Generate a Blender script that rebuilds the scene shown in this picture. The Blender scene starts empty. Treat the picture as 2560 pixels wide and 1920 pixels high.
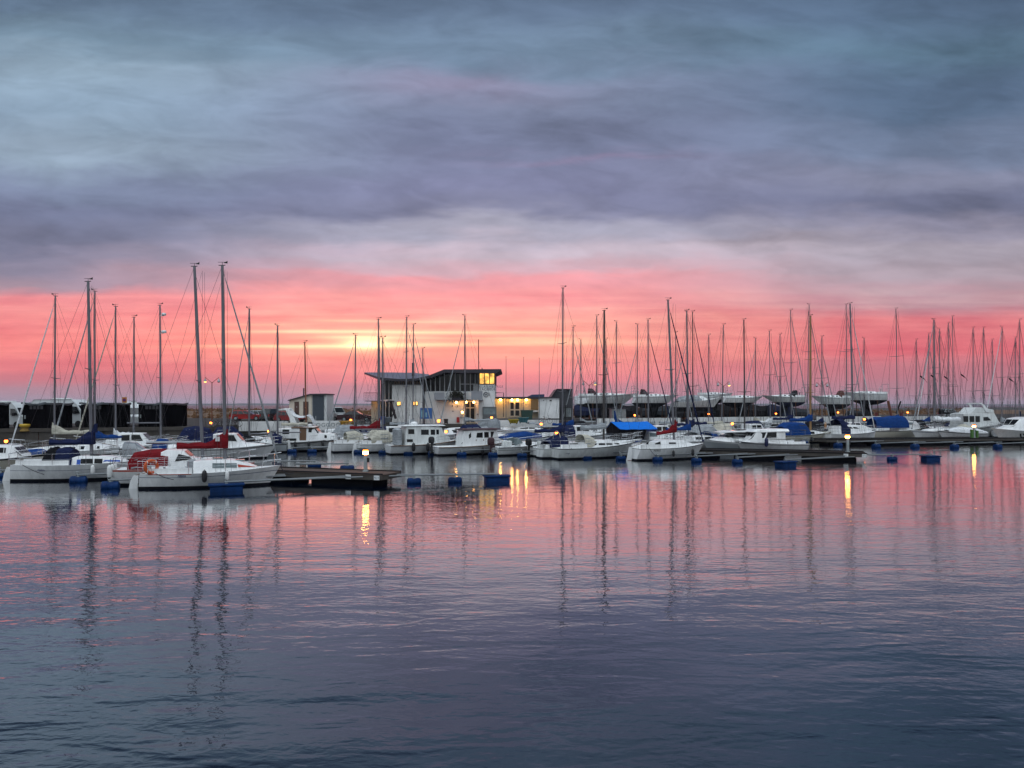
import bpy, bmesh, math, random
from math import sin, cos, pi, radians as R, sqrt, atan2
from mathutils import Vector
random.seed(7)
SC = bpy.context.scene
COL = SC.collection
# ------------------------------------------------------------------ camera
FPX, HZ, EYE = 1856.0, 1012.0, 4.2        # focal length and horizon row in pixels of the 2560 px photograph, eye height
cam = bpy.data.cameras.new('camera'); camo = bpy.data.objects.new('camera', cam); COL.objects.link(camo)
camo.location = (0, 0, EYE); camo.rotation_euler = (R(90), 0, 0)
cam.sensor_width = 36; cam.lens = 36 * FPX / 2560
cam.shift_y = (HZ - 960) / 2560
cam.clip_start = .1; cam.clip_end = 40000
SC.camera = camo
SC.view_settings.view_transform = 'Standard'; SC.view_settings.look = 'None'
SC.render.filter_size = 1.15
SC.view_settings.exposure = 0; SC.view_settings.gamma = 1
try:
    SC.cycles.use_denoising = True
    SC.cycles.sample_clamp_indirect = 4
    SC.cycles.max_bounces = 6; SC.cycles.diffuse_bounces = 2; SC.cycles.glossy_bounces = 4
    SC.cycles.caustics_reflective = False; SC.cycles.caustics_refractive = False
except Exception: pass

def lin(c):
    if isinstance(c, (int, float)): c = (c, c, c)
    return tuple((x/255/12.92 if x/255 <= .04045 else ((x/255+.055)/1.055)**2.4) for x in c)
# ------------------------------------------------------------------ sky: dusk cloud deck in the world shader
W = bpy.data.worlds.new('World'); SC.world = W; W.use_nodes = True
nt = W.node_tree; nt.nodes.clear()
def setin(s, v):
    if isinstance(v, bpy.types.NodeSocket): nt.links.new(v, s)
    else: s.default_value = v
def ma(op, a, b=None, c=None, clamp=False):
    n = nt.nodes.new('ShaderNodeMath'); n.operation = op; n.use_clamp = clamp
    setin(n.inputs[0], a)
    if b is not None: setin(n.inputs[1], b)
    if c is not None: setin(n.inputs[2], c)
    return n.outputs[0]
def add(a, b): return ma('ADD', a, b)
def mul(a, b): return ma('MULTIPLY', a, b)
def mad(a, b, c): return ma('MULTIPLY_ADD', a, b, c)
def sstep(x, lo, hi, a=0., b=1.):
    n = nt.nodes.new('ShaderNodeMapRange'); n.interpolation_type = 'SMOOTHSTEP'
    setin(n.inputs[0], x)
    for i, v in enumerate((lo, hi, a, b)): n.inputs[i+1].default_value = v
    return n.outputs[0]
def comb(x, y, z=0.):
    n = nt.nodes.new('ShaderNodeCombineXYZ')
    for i, v in enumerate((x, y, z)): setin(n.inputs[i], v)
    return n.outputs[0]
def noise(vec, detail=4., rough=.55, dist=0., scale=1.):
    n = nt.nodes.new('ShaderNodeTexNoise'); nt.links.new(vec, n.inputs['Vector'])
    n.inputs['Scale'].default_value = scale; n.inputs['Detail'].default_value = detail
    n.inputs['Roughness'].default_value = rough; n.inputs['Distortion'].default_value = dist
    return n.outputs['Fac']
def ramp(fac, stops):
    n = nt.nodes.new('ShaderNodeValToRGB'); cr = n.color_ramp; cr.interpolation = 'EASE'
    nt.links.new(fac, n.inputs[0])
    while len(cr.elements) < len(stops): cr.elements.new(1)
    for e, (p, c) in zip(cr.elements, stops):
        e.position = p; e.color = (*lin(c), 1)
    return n.outputs[0]
def mixc(f, a, b, mode='MIX'):
    n = nt.nodes.new('ShaderNodeMix'); n.data_type = 'RGBA'; n.blend_type = mode; n.clamp_result = False; n.clamp_factor = False
    setin(n.inputs[0], f)
    for s, v in ((n.inputs[6], a), (n.inputs[7], b)):
        if isinstance(v, tuple): s.default_value = (*v, 1)
        else: nt.links.new(v, s)
    return n.outputs[2]
tc = nt.nodes.new('ShaderNodeTexCoord')
sx = nt.nodes.new('ShaderNodeSeparateXYZ'); nt.links.new(tc.outputs['Generated'], sx.inputs[0])
dx, dy, dz = sx.outputs
hyp = ma('SQRT', add(mul(dx, dx), mul(dy, dy)))
den = ma('MAXIMUM', dy, mul(hyp, .5))
U = mul(ma('DIVIDE', dx, den), 1.0)            # tangent of the bearing from due "out to sea"
V = ma('DIVIDE', dz, den)                      # tangent of the elevation
U = mad(U, FPX, 1280.); V = mad(V, -FPX, HZ)   # the same in convenient units: 1 unit = 1/1856 rad
# warped coordinates
w1 = noise(comb(mul(U, 1/800), mul(V, 1/300), 3.1), 3.)
w2 = noise(comb(mul(U, 1/420), mul(V, 1/110), 9.4), 4.)
w3 = noise(comb(mul(U, 1/500), mul(V, 1/34), 5.2), 4.)
high = sstep(V, 900., 560.)                    # 1 up in the deck of cloud, 0 close to the horizon
Vw = add(V, mul(add(mul(add(w1, -.5), 90.), mul(add(w2, -.5), 165.)), mad(high, .75, .12)))
Vw = add(Vw, mul(add(w3, -.5), 30.))
fac = ma('DIVIDE', Vw, 1012., clamp=True)
def stops(l): return [(max(0, min(1, y*1.1573/1012)), c) for y, c in l]
cL = ramp(fac, stops([(0,(102,119,144)),(80,(112,130,150)),(150,(130,144,162)),(240,(126,140,160)),(330,(134,144,162)),(400,(116,120,146)),
   (455,(110,110,137)),(520,(114,110,134)),(560,(138,124,144)),(608,(166,134,148)),(640,(238,132,134)),(690,(246,134,132)),(740,(246,126,124)),(795,(232,120,124)),(815,(208,116,124)),(840,(182,130,142)),(875,(170,140,154))]))
cC = ramp(fac, stops([(0,(98,113,140)),(100,(108,124,148)),(190,(120,124,150)),(300,(118,119,148)),(400,(120,116,146)),
   (445,(122,117,144)),(490,(158,147,164)),(545,(192,166,178)),(580,(206,156,166)),(605,(232,140,146)),(650,(248,146,144)),(710,(250,156,142)),(760,(248,148,136)),(800,(250,138,136)),(818,(242,132,136)),(840,(208,130,140)),(875,(186,138,152))]))
cR = ramp(fac, stops([(0,(85,103,130)),(100,(86,108,130)),(200,(82,98,124)),(300,(106,114,140)),(380,(122,119,142)),
   (430,(108,106,132)),(480,(134,124,144)),(540,(162,144,156)),(600,(166,142,152)),(655,(186,134,142)),(700,(224,116,120)),(755,(224,106,114)),(795,(194,112,122)),(840,(176,118,130)),(875,(166,124,138))]))
sky = mixc(sstep(U, 200., 1150.), cL, cC)
sky = mixc(sstep(U, 1350., 2300.), sky, cR)
# light and dark cloud relief
n1 = noise(comb(mad(U, 1/620, mul(V, 1/900)), mul(V, 1/190), 1.7), 5., .52, .35)
Vt = mad(U, -.10, V)
n2 = noise(comb(mad(U, 1/240, mul(V, 1/420)), mul(Vt, 1/72), 4.2), 6., .58, .5)
n3 = noise(comb(mad(U, 1/110, mul(V, 1/150)), mul(Vt, 1/36), 8.8), 6., .64, .35)
n2s = sstep(n2, .30, .70)   # firmer cloud edges
rel = mad(add(n1, -.5), .60, mad(add(n2s, -.5), .30, mul(add(n3, -.5), .29)))
def blob(cu, cv, ru, rv, amp):
    a = ma('DIVIDE', add(U, -cu + 0.), ru); b = ma('DIVIDE', add(Vw, -cv + 0.), rv)
    return mul(ma('EXPONENT', mul(add(mul(a, a), mul(b, b)), -1.)), amp)
tot = mul(rel, mad(high, .75, .12))
for bl in [(1760,105,240,34,-.20),(1480,330,280,70,-.16),(2440,505,190,40,-.24),(1850,608,250,20,-.26),(2350,575,120,18,-.18),(150,590,260,30,-.18),
           (2450,120,140,120,-.22),(560,265,330,40,.12),(120,380,180,60,.08),(40,40,330,110,-.10),(2540,40,330,130,-.14),(1250,300,520,60,-.08),(1120,215,240,40,.05),(330,235,160,26,-.08),(640,150,260,30,-.06),(420,160,130,26,.14),(760,330,180,40,.14),(80,230,180,40,.10),(2100,110,160,40,.12),
           (700,520,420,26,-.14),(1900,400,300,40,-.06),(1000,560,240,18,.12),(1500,560,300,26,.10),(2380,580,200,14,.12),(2250,668,220,12,-.13),(300,420,240,26,-.06)]:
    tot = add(tot, blob(*bl))
sky = mixc(1., sky, comb(*[mad(high, .14, add(tot, 1.))]*3), 'MULTIPLY')
# thin streaks low down
hs = nt.nodes.new('ShaderNodeHueSaturation'); nt.links.new(sky, hs.inputs['Color']); nt.links.new(mad(high, -.09, 1.), hs.inputs['Saturation']); sky = hs.outputs[0]
st1 = noise(comb(mul(U, 1/700), mul(V, 1/15), 7.7), 3., .6)
st2 = noise(comb(mul(U, 1/330), mul(V, 1/40), 2.2), 4., .6)
low = mul(sstep(V, 690., 780.), sstep(V, 960., 880.))
st3 = noise(comb(mul(U, 1/300), mul(V, 1/85), 6.1), 4., .55, .4)
strk = mad(mul(add(mul(add(st1, -.5), .42), add(mul(add(st2, -.5), .75), mul(add(st3, -.5), .65))), low), 1., 1.)
sky = mixc(1., sky, comb(mad(add(strk, -1.), .6, 1.02), mad(add(strk, -1.), 1.5, 1.10), mad(add(strk, -1.), 1.0, 1.06)), 'MULTIPLY')
def glow(col, items, v=V):
    global sky
    t = None
    for cu, cv, ru, rv, a in items:
        p = ma('DIVIDE', add(U, -cu + 0.), ru); q = ma('DIVIDE', add(v, -cv + 0.), rv)
        g = mul(ma('EXPONENT', mul(add(mul(p, p), mul(q, q)), -1.)), a)
        t = g if t is None else add(t, g)
    sky = mixc(t, sky, col, 'ADD')
Vs = add(V, mul(add(w3, -.5), 12.))
glow((.30, .10, .03), [(910, 850, 420, 100, .46), (1330, 862, 260, 46, .5), (620, 845, 260, 40, .35)])
glow((.55, .42, .16), [(915, 860, 46, 13, 2.2), (915, 856, 130, 26, .5)], Vs)
glow((.62, .58, .24), [(990,829,240,5,.55),(760,828,160,4,.4),(900,843,110,5,.5),(1230,832,220,4,.25),(760,866,240,4.5,.75),(1060,862,180,6,.5),(1370,855,190,9,.35),(880,803,100,4,.32),(1090,804,110,4,.25),(650,812,120,4,.2),(1250,846,240,4,.25)], Vs)
glow((.10, .02, .03), [(1130,215,260,40,.6),(1480,392,260,12,.5),(900,620,260,18,.4)], Vw)
zen = sstep(V, 130., -260., 1., .26)   # unseen sky above the frame, darkened to deepen the near water's reflection
sky = mixc(1., sky, comb(zen, mul(zen, 1.04), mul(zen, 1.1)), 'MULTIPLY')
# unseen part of the dome: brightness added overhead and behind to light the boats
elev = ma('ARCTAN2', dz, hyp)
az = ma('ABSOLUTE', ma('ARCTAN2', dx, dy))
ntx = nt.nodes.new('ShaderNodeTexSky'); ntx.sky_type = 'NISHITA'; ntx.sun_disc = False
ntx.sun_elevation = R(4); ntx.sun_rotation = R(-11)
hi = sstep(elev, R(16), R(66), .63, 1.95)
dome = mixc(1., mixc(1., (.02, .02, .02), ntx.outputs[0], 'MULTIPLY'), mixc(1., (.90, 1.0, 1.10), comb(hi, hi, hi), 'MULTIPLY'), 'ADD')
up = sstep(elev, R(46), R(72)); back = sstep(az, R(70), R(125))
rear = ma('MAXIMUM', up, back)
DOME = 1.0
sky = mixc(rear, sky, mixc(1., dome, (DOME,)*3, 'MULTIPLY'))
bg = nt.nodes.new('ShaderNodeBackground'); out = nt.nodes.new('ShaderNodeOutputWorld')
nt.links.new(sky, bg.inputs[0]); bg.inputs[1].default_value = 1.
W.cycles.sampling_method = 'MANUAL'; W.cycles.sample_map_resolution = 512
nt.links.new(bg.outputs[0], out.inputs[0])
# ------------------------------------------------------------------ the sun, almost gone behind the cloud bank
sl = bpy.data.lights.new('sun', 'SUN'); so = bpy.data.objects.new('sun', sl); COL.objects.link(so)
sl.energy = .012; sl.angle = R(40); sl.color = (1, .55, .35)
so.rotation_euler = (R(-86), 0, R(11.5)); so.location = (0, 0, 60)
# ------------------------------------------------------------------ helpers
_mats = {}
def mat(name, col, rough=.5, metal=0., var=.12, scale=3., bump=0., emit=None, emitw=1., coat=0., alpha=1., trans=0., ior=1.45, stretch=None, spec=.5):
    if name in _mats: return _mats[name]
    m = bpy.data.materials.new(name); m.use_nodes = True; t = m.node_tree
    p = t.nodes['Principled BSDF']
    p.inputs['Roughness'].default_value = rough; p.inputs['Metallic'].default_value = metal
    p.inputs['Coat Weight'].default_value = coat; p.inputs['Specular IOR Level'].default_value = spec
    p.inputs['IOR'].default_value = ior
    p.inputs['Transmission Weight'].default_value = trans
    p.inputs['Alpha'].default_value = alpha
    tcn = t.nodes.new('ShaderNodeTexCoord')
    n = t.nodes.new('ShaderNodeTexNoise'); n.inputs['Scale'].default_value = scale; n.inputs['Detail'].default_value = 5
    n.inputs['Roughness'].default_value = .65
    vec = tcn.outputs['Object']
    if stretch:
        mp = t.nodes.new('ShaderNodeMapping'); mp.inputs['Scale'].default_value = stretch
        t.links.new(vec, mp.inputs[0]); vec = mp.outputs[0]
    t.links.new(vec, n.inputs['Vector'])
    mr = t.nodes.new('ShaderNodeMapRange'); mr.inputs[1].default_value = .25; mr.inputs[2].default_value = .75
    mr.inputs[3].default_value = 1 - var; mr.inputs[4].default_value = 1 + var*.6
    t.links.new(n.outputs['Fac'], mr.inputs[0])
    mx = t.nodes.new('ShaderNodeMix'); mx.data_type = 'RGBA'; mx.blend_type = 'MULTIPLY'; mx.inputs[0].default_value = 1
    mx.inputs[6].default_value = (*col, 1)
    t.links.new(mr.outputs[0], mx.inputs[7])
    t.links.new(mx.outputs[2], p.inputs['Base Color'])
    if bump:
        b = t.nodes.new('ShaderNodeBump'); b.inputs['Strength'].default_value = bump; b.inputs['Distance'].default_value = .05
        t.links.new(n.outputs['Fac'], b.inputs['Height']); t.links.new(b.outputs[0], p.inputs['Normal'])
    if emit:
        p.inputs['Emission Color'].default_value = (*emit, 1); p.inputs['Emission Strength'].default_value = emitw
    _mats[name] = m
    return m
class MB:
    """collects geometry for ONE mesh object"""
    def __init__(s): s.v = []; s.f = []; s.m = []
    def vs(s, pts):
        i = len(s.v); s.v += [tuple(p) for p in pts]; return list(range(i, i+len(pts)))
    def face(s, pts, m=0):
        s.f.append(s.vs(pts)); s.m.append(m); return s
    def box(s, x0, x1, y0, y1, z0, z1, m=0, bev=0.):
        if bev:
            b = bev
            r = []
            for z, k in ((z0, b), (z0+b, 0), (z1-b, 0), (z1, b)):
                r.append([(x0+k+b*.6,y0+k,z),(x1-k-b*.6,y0+k,z),(x1-k,y0+k+b*.6,z),(x1-k,y1-k-b*.6,z),(x1-k-b*.6,y1-k,z),(x0+k+b*.6,y1-k,z),(x0+k,y1-k-b*.6,z),(x0+k,y0+k+b*.6,z)])
            return s.loft(r, m, True, True, True)
        p = [(x0,y0,z0),(x1,y0,z0),(x1,y1,z0),(x0,y1,z0),(x0,y0,z1),(x1,y0,z1),(x1,y1,z1),(x0,y1,z1)]
        i = s.vs(p)
        for q in ((0,3,2,1),(4,5,6,7),(0,1,5,4),(1,2,6,5),(2,3,7,6),(3,0,4,7)):
            s.f.append([i[k] for k in q]); s.m.append(m)
        return s
    def loft(s, rings, m=0, closed=True, cap0=False, cap1=False, mf=None):
        ids = [s.vs(r) for r in rings]; n = len(rings[0])
        for a in range(len(ids)-1):
            for k in range(n if closed else n-1):
                q = [ids[a][k], ids[a][(k+1) % n], ids[a+1][(k+1) % n], ids[a+1][k]]
                s.f.append(q); s.m.append(mf(a, k) if mf else m)
        if cap0: s.f.append(list(reversed(ids[0]))); s.m.append(m)
        if cap1: s.f.append(list(ids[-1])); s.m.append(m)
        return s
    def tube(s, path, r, n=5, m=0, caps=True):
        path = [Vector(p) for p in path]
        rr = r if isinstance(r, (list, tuple)) else [r]*len(path)
        rings = []
        for i, p in enumerate(path):
            d = (path[min(i+1, len(path)-1)] - path[max(i-1, 0)])
            d = d.normalized() if d.length > 1e-9 else Vector((0, 0, 1))
            a = d.cross(Vector((0, 0, 1)) if abs(d.z) < .9 else Vector((1, 0, 0))).normalized(); b = d.cross(a)
            rings.append([p + (a*cos(2*pi*k/n) + b*sin(2*pi*k/n))*rr[i] for k in range(n)])
        return s.loft(rings, m, True, caps, caps)
    def prism(s, poly, y0, y1, m=0, axis='y'):
        f = (lambda a, b, c: (a, c, b)) if axis == 'y' else ((lambda a, b, c: (a, b, c)) if axis == 'z' else (lambda a, b, c: (c, a, b)))
        return s.loft([[f(a, b, y0) for a, b in poly], [f(a, b, y1) for a, b in poly]], m, True, True, True)
    def lathe(s, prof, c=(0,0,0), n=10, m=0, axis='z'):
        rings = []
        for r, z in prof:
            ring = []
            for k in range(n):
                a, b = r*cos(2*pi*k/n), r*sin(2*pi*k/n)
                ring.append({'z': (c[0]+a, c[1]+b, c[2]+z), 'x': (c[0]+z, c[1]+a, c[2]+b), 'y': (c[0]+a, c[1]+z, c[2]+b)}[axis])
            rings.append(ring)
        return s.loft(rings, m, True, True, True)
    def torus(s, c, R0, r, n=16, k=6, axis='y', m=0, a0=0, a1=2*pi):
        rings = []
        for i in range(n):
            a = a0 + (a1-a0)*i/n
            ring = []
            for j in range(k):
                b = 2*pi*j/k; q = R0 + r*cos(b); w = r*sin(b)
                ring.append({'y': (c[0]+q*cos(a), c[1]+w, c[2]+q*sin(a)), 'x': (c[0]+w, c[1]+q*cos(a), c[2]+q*sin(a)), 'z': (c[0]+q*cos(a), c[1]+q*sin(a), c[2]+w)}[axis])
            rings.append(ring)
        rings.append(rings[0])
        return s.loft(rings, m)
    def build(s, name, mats, parent=None, smooth=False, loc=None, rotz=0.):
        me = bpy.data.meshes.new(name); me.from_pydata(s.v, [], s.f)
        if not isinstance(mats, (list, tuple)): mats = [mats]
        for m in mats: me.materials.append(m)
        for p, mi in zip(me.polygons, s.m): p.material_index = min(mi, len(mats)-1)
        bm = bmesh.new(); bm.from_mesh(me)
        bmesh.ops.remove_doubles(bm, verts=bm.verts, dist=1e-4)
        bmesh.ops.recalc_face_normals(bm, faces=bm.faces)
        if smooth:
            for f in bm.faces: f.smooth = True
            for e in bm.edges:
                if len(e.link_faces) == 2 and e.calc_face_angle(0) > R(38): e.smooth = False
        bm.to_mesh(me); bm.free()
        o = bpy.data.objects.new(name, me); COL.objects.link(o)
        if parent: o.parent = parent
        if loc: o.location = loc
        if rotz: o.rotation_euler = (0, 0, rotz)
        return o
def tag(o, label=None, cat=None, group=None, kind=None):
    if label: o['label'] = label
    if cat: o['category'] = cat
    if group: o['group'] = group
    if kind: o['kind'] = kind
    return o
def thing(name, label, cat, loc=(0,0,0), rz=0., group=None):
    o = bpy.data.objects.new(name, None); COL.objects.link(o); o.empty_display_size = .3
    o.location = loc; o.rotation_euler = (0, 0, rz)
    return tag(o, label, cat, group)
def structure(name, mb, mats, smooth=False): return tag(mb.build(name, mats, None, smooth), kind='structure')
def copy_tree(o, parent=None):
    c = o.copy(); COL.objects.link(c); c.parent = parent
    for ch in o.children: copy_tree(ch, c)
    return c
def at(px, py, Y): return Vector(((px-1280)/FPX*Y, Y, EYE + (HZ-py)/FPX*Y))
def wX(px, Y): return (px-1280)/FPX*Y
def wZ(py, Y): return EYE + (HZ-py)/FPX*Y
def YW(yw): return EYE*FPX/(yw-HZ)            # distance of a point on the water seen in row yw
def letters(name, txt, size, loc, rot, m, parent, extrude=.004, align='LEFT', spacing=1.):
    c = bpy.data.curves.new(name, 'FONT'); c.body = txt; c.size = size; c.extrude = extrude; c.align_x = align; c.space_character = spacing; c.resolution_u = 3
    tmp = bpy.data.objects.new(name+'_tmp', c); COL.objects.link(tmp)
    bpy.context.view_layer.update()
    me = bpy.data.meshes.new_from_object(tmp.evaluated_get(bpy.context.evaluated_depsgraph_get()))
    bpy.data.objects.remove(tmp); bpy.data.curves.remove(c)
    me.materials.clear(); me.materials.append(m); me.name = name
    o = bpy.data.objects.new(name, me); COL.objects.link(o)
    o.location = loc; o.rotation_euler = rot
    if parent: o.parent = parent
    return o
# ------------------------------------------------------------------ materials (real-world base colours)
white = mat('gelcoat', (.77,.78,.78), .3, var=.22, scale=1.6, coat=.15, stretch=(2.2,2.2,.5))
white2 = mat('gelcoat_aged', (.66,.68,.67), .38, var=.30, scale=1.6, stretch=(2.2,2.2,.5))
cream = mat('gelcoat_cream', (.66,.62,.52), .35, var=.10, scale=1.2)
greyhull = mat('gelcoat_grey', (.42,.45,.47), .32, var=.12, scale=1.2)
deckw = mat('deck_paint', (.80,.82,.82), .5, var=.10, scale=4.)
navyhull = mat('hull_navy', (.012,.018,.05), .25, var=.1)
blackhull = mat('hull_black', (.012,.012,.014), .4, var=.1)
redhull = mat('antifoul_red', (.16,.02,.015), .7)
antif = mat('antifoul', (.012,.014,.02), .75, var=.3, spec=.12)
antifb = mat('antifoul_navy', (.012,.02,.06), .75, var=.3, spec=.12)
stripe_n = mat('stripe_navy', (.015,.03,.11), .35)
stripe_b = mat('stripe_blue', (.02,.09,.42), .35)
stripe_r = mat('stripe_red', (.45,.05,.02), .35)
stripe_k = mat('stripe_dark', (.02,.02,.022), .4)
glass = mat('dark_glass', (.008,.009,.011), .08, var=.2, spec=.3)
glassl = mat('pale_glass', (.16,.20,.21), .08, var=.3)
clear = mat('clear_vinyl', (.22,.24,.26), .15, var=.3, scale=5)
alu = mat('aluminium', (.30,.31,.33), .4, .5, var=.12)
mastw = mat('mast_white', (.155,.155,.175), .45, .15)
mastd = mat('mast_dark', (.05,.045,.045), .45)
mastbrown = mat('mast_varnished', (.20,.07,.03), .3)
steel = mat('stainless', (.55,.56,.58), .25, .9)
wire = mat('wire', (.05,.05,.055), .5, .3)
rope = mat('rope', (.04,.04,.05), .9, spec=.12)
c_navy = mat('canvas_navy', (.012,.018,.06), .85, var=.45, scale=3, stretch=(1,1,2.5), bump=1., spec=.12)
c_black = mat('canvas_black', (.008,.008,.011), .85, var=.3, scale=4, bump=.4, spec=.12)
c_blue = mat('canvas_blue', (.006,.042,.18), .8, var=.45, scale=3, stretch=(1,1,2.5), bump=1., spec=.12)
c_bright = mat('canvas_bright_blue', (.008,.15,.60), .7, var=.15, scale=3, bump=.3, spec=.12)
c_red = mat('canvas_red', (.17,.009,.014), .85, var=.45, scale=3, stretch=(1,1,2.5), bump=1., spec=.12)
c_beige = mat('canvas_beige', (.46,.44,.37), .85, var=.45, scale=3, stretch=(1,1,2.5), bump=1., spec=.12)
c_grey = mat('canvas_grey', (.30,.32,.34), .85, var=.45, scale=3, stretch=(1,1,2.5), bump=1., spec=.12)
c_white = mat('canvas_white', (.70,.72,.74), .8, var=.45, scale=3, stretch=(1,1,2.5), bump=1., spec=.12)
teak = mat('teak', (.14,.075,.04), .6, var=.3, scale=8)
orange = mat('lifebuoy_orange', (.55,.09,.02), .5)
plastic_k = mat('black_plastic', (.012,.012,.014), .4)
rubber = mat('rubber', (.02,.02,.022), .8, spec=.12)
floatb = mat('float_blue', (.003,.028,.11), .55, var=.6, scale=2.5, spec=.15)
concrete = mat('concrete', (.085,.076,.068), .85, var=.35, scale=1.6, bump=.5, spec=.12)
deckc = mat('pontoon_deck', (.10,.075,.066), .8, var=.35, scale=5, stretch=(6,.6,1), spec=.12)
deckd = mat('pontoon_deck_dark', (.018,.015,.014), .8, var=.35, scale=5, stretch=(6,.6,1), spec=.12)  # same decking in a much darker tone for the farther pontoons
dark = mat('dark_underside', (.006,.006,.007), .9, spec=.12)
asphalt = mat('asphalt', (.055,.052,.050), .9, var=.35, scale=2., spec=.12)
paintw = mat('wall_white', (.76,.76,.75), .7, var=.20, scale=.9)
timberk = mat('black_timber', (.004,.004,.005), .85, var=.3, scale=2, spec=0.)
zinc = mat('galvanised', (.33,.37,.38), .45, .6, var=.2)
porch_bulb = mat('porch_bulb', (1,.8,.5), .4, emit=(1,.48,.11), emitw=62.)
bulb = mat('lamp_bulb', (1,.8,.5), .4, emit=(1,.44,.10), emitw=34.)
# ------------------------------------------------------------------ water
def water_mat(name, s1, a1, s2, a2, s3, a3, rough, base=(.0005,.005,.016), lee=False):
    m = bpy.data.materials.new(name); m.use_nodes = True; t = m.node_tree; p = t.nodes['Principled BSDF']
    p.inputs['Base Color'].default_value = (*base, 1); p.inputs['Roughness'].default_value = rough; p.inputs['IOR'].default_value = 1.42
    p.inputs['Coat Weight'].default_value = 1. if lee else 0.; p.inputs['Coat IOR'].default_value = 1.5; p.inputs['Coat Roughness'].default_value = .02
    tcn = t.nodes.new('ShaderNodeTexCoord')
    def layer(sc, stx, sty, rot, det, dist):
        mp = t.nodes.new('ShaderNodeMapping'); mp.inputs['Scale'].default_value = (stx, sty, 1); mp.inputs['Rotation'].default_value = (0, 0, R(rot))
        t.links.new(tcn.outputs['Object'], mp.inputs[0])
        n = t.nodes.new('ShaderNodeTexNoise'); n.inputs['Scale'].default_value = sc; n.inputs['Detail'].default_value = det
        n.inputs['Roughness'].default_value = .5; n.inputs['Distortion'].default_value = dist
        t.links.new(mp.outputs[0], n.inputs['Vector']); return n.outputs['Fac']
    def M(op, a, b):
        n = t.nodes.new('ShaderNodeMath'); n.operation = op
        for i, v in enumerate((a, b)):
            if isinstance(v, bpy.types.NodeSocket): t.links.new(v, n.inputs[i])
            else: n.inputs[i].default_value = v
        return n.outputs[0]
    patch = layer(.05, 1, 1, 20, 2, 0)
    mr = t.nodes.new('ShaderNodeMapRange'); t.links.new(patch, mr.inputs[0])
    mr.inputs[1].default_value = .35; mr.inputs[2].default_value = .65; mr.inputs[3].default_value = .38; mr.inputs[4].default_value = 1.25
    h = M('MULTIPLY', layer(s1, .32, 1, 6, 1.5, .3), a1)
    h = M('ADD', h, M('MULTIPLY', layer(s2, .38, 1, -9, 2, .4), a2))
    rip = M('MULTIPLY', M('MULTIPLY', layer(s3, .6, 1, 14, 2, .3), a3), mr.outputs[0])
    h = M('MULTIPLY', h, mr.outputs[0])
    if lee:   # the water lies calmer in the lee of the pontoons
        sp = t.nodes.new('ShaderNodeSeparateXYZ'); t.links.new(tcn.outputs['Object'], sp.inputs[0])
        lr = t.nodes.new('ShaderNodeMapRange'); lr.interpolation_type = 'SMOOTHSTEP'; t.links.new(sp.outputs[1], lr.inputs[0])
        for i, v in enumerate((8., 25., 1.0, .34)): lr.inputs[i+1].default_value = v
        h = M('MULTIPLY', h, lr.outputs[0])
    h = M('ADD', h, rip)
    b = t.nodes.new('ShaderNodeBump'); b.inputs['Strength'].default_value = 1; b.inputs['Distance'].default_value = 1
    t.links.new(h, b.inputs['Height']); t.links.new(b.outputs[0], p.inputs['Normal']); t.links.new(b.outputs[0], p.inputs['Coat Normal'])
    return m
wm = water_mat('harbour_water', .45, .075, 1.7, .032, 6.5, .0068, .02, lee=True)
sm = water_mat('open_water', .2, 2.6, .8, .55, 2., .12, .3)
mb = MB(); mb.face([(-700,-60,0),(700,-60,0),(700,330,0),(-700,330,0)])
structure('harbour_water', mb, wm)
mb = MB(); mb.face([(-16000,330,-.004),(16000,330,-.004),(16000,15000,-.004),(-16000,15000,-.004)])
structure('open_sea', mb, sm)
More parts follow.
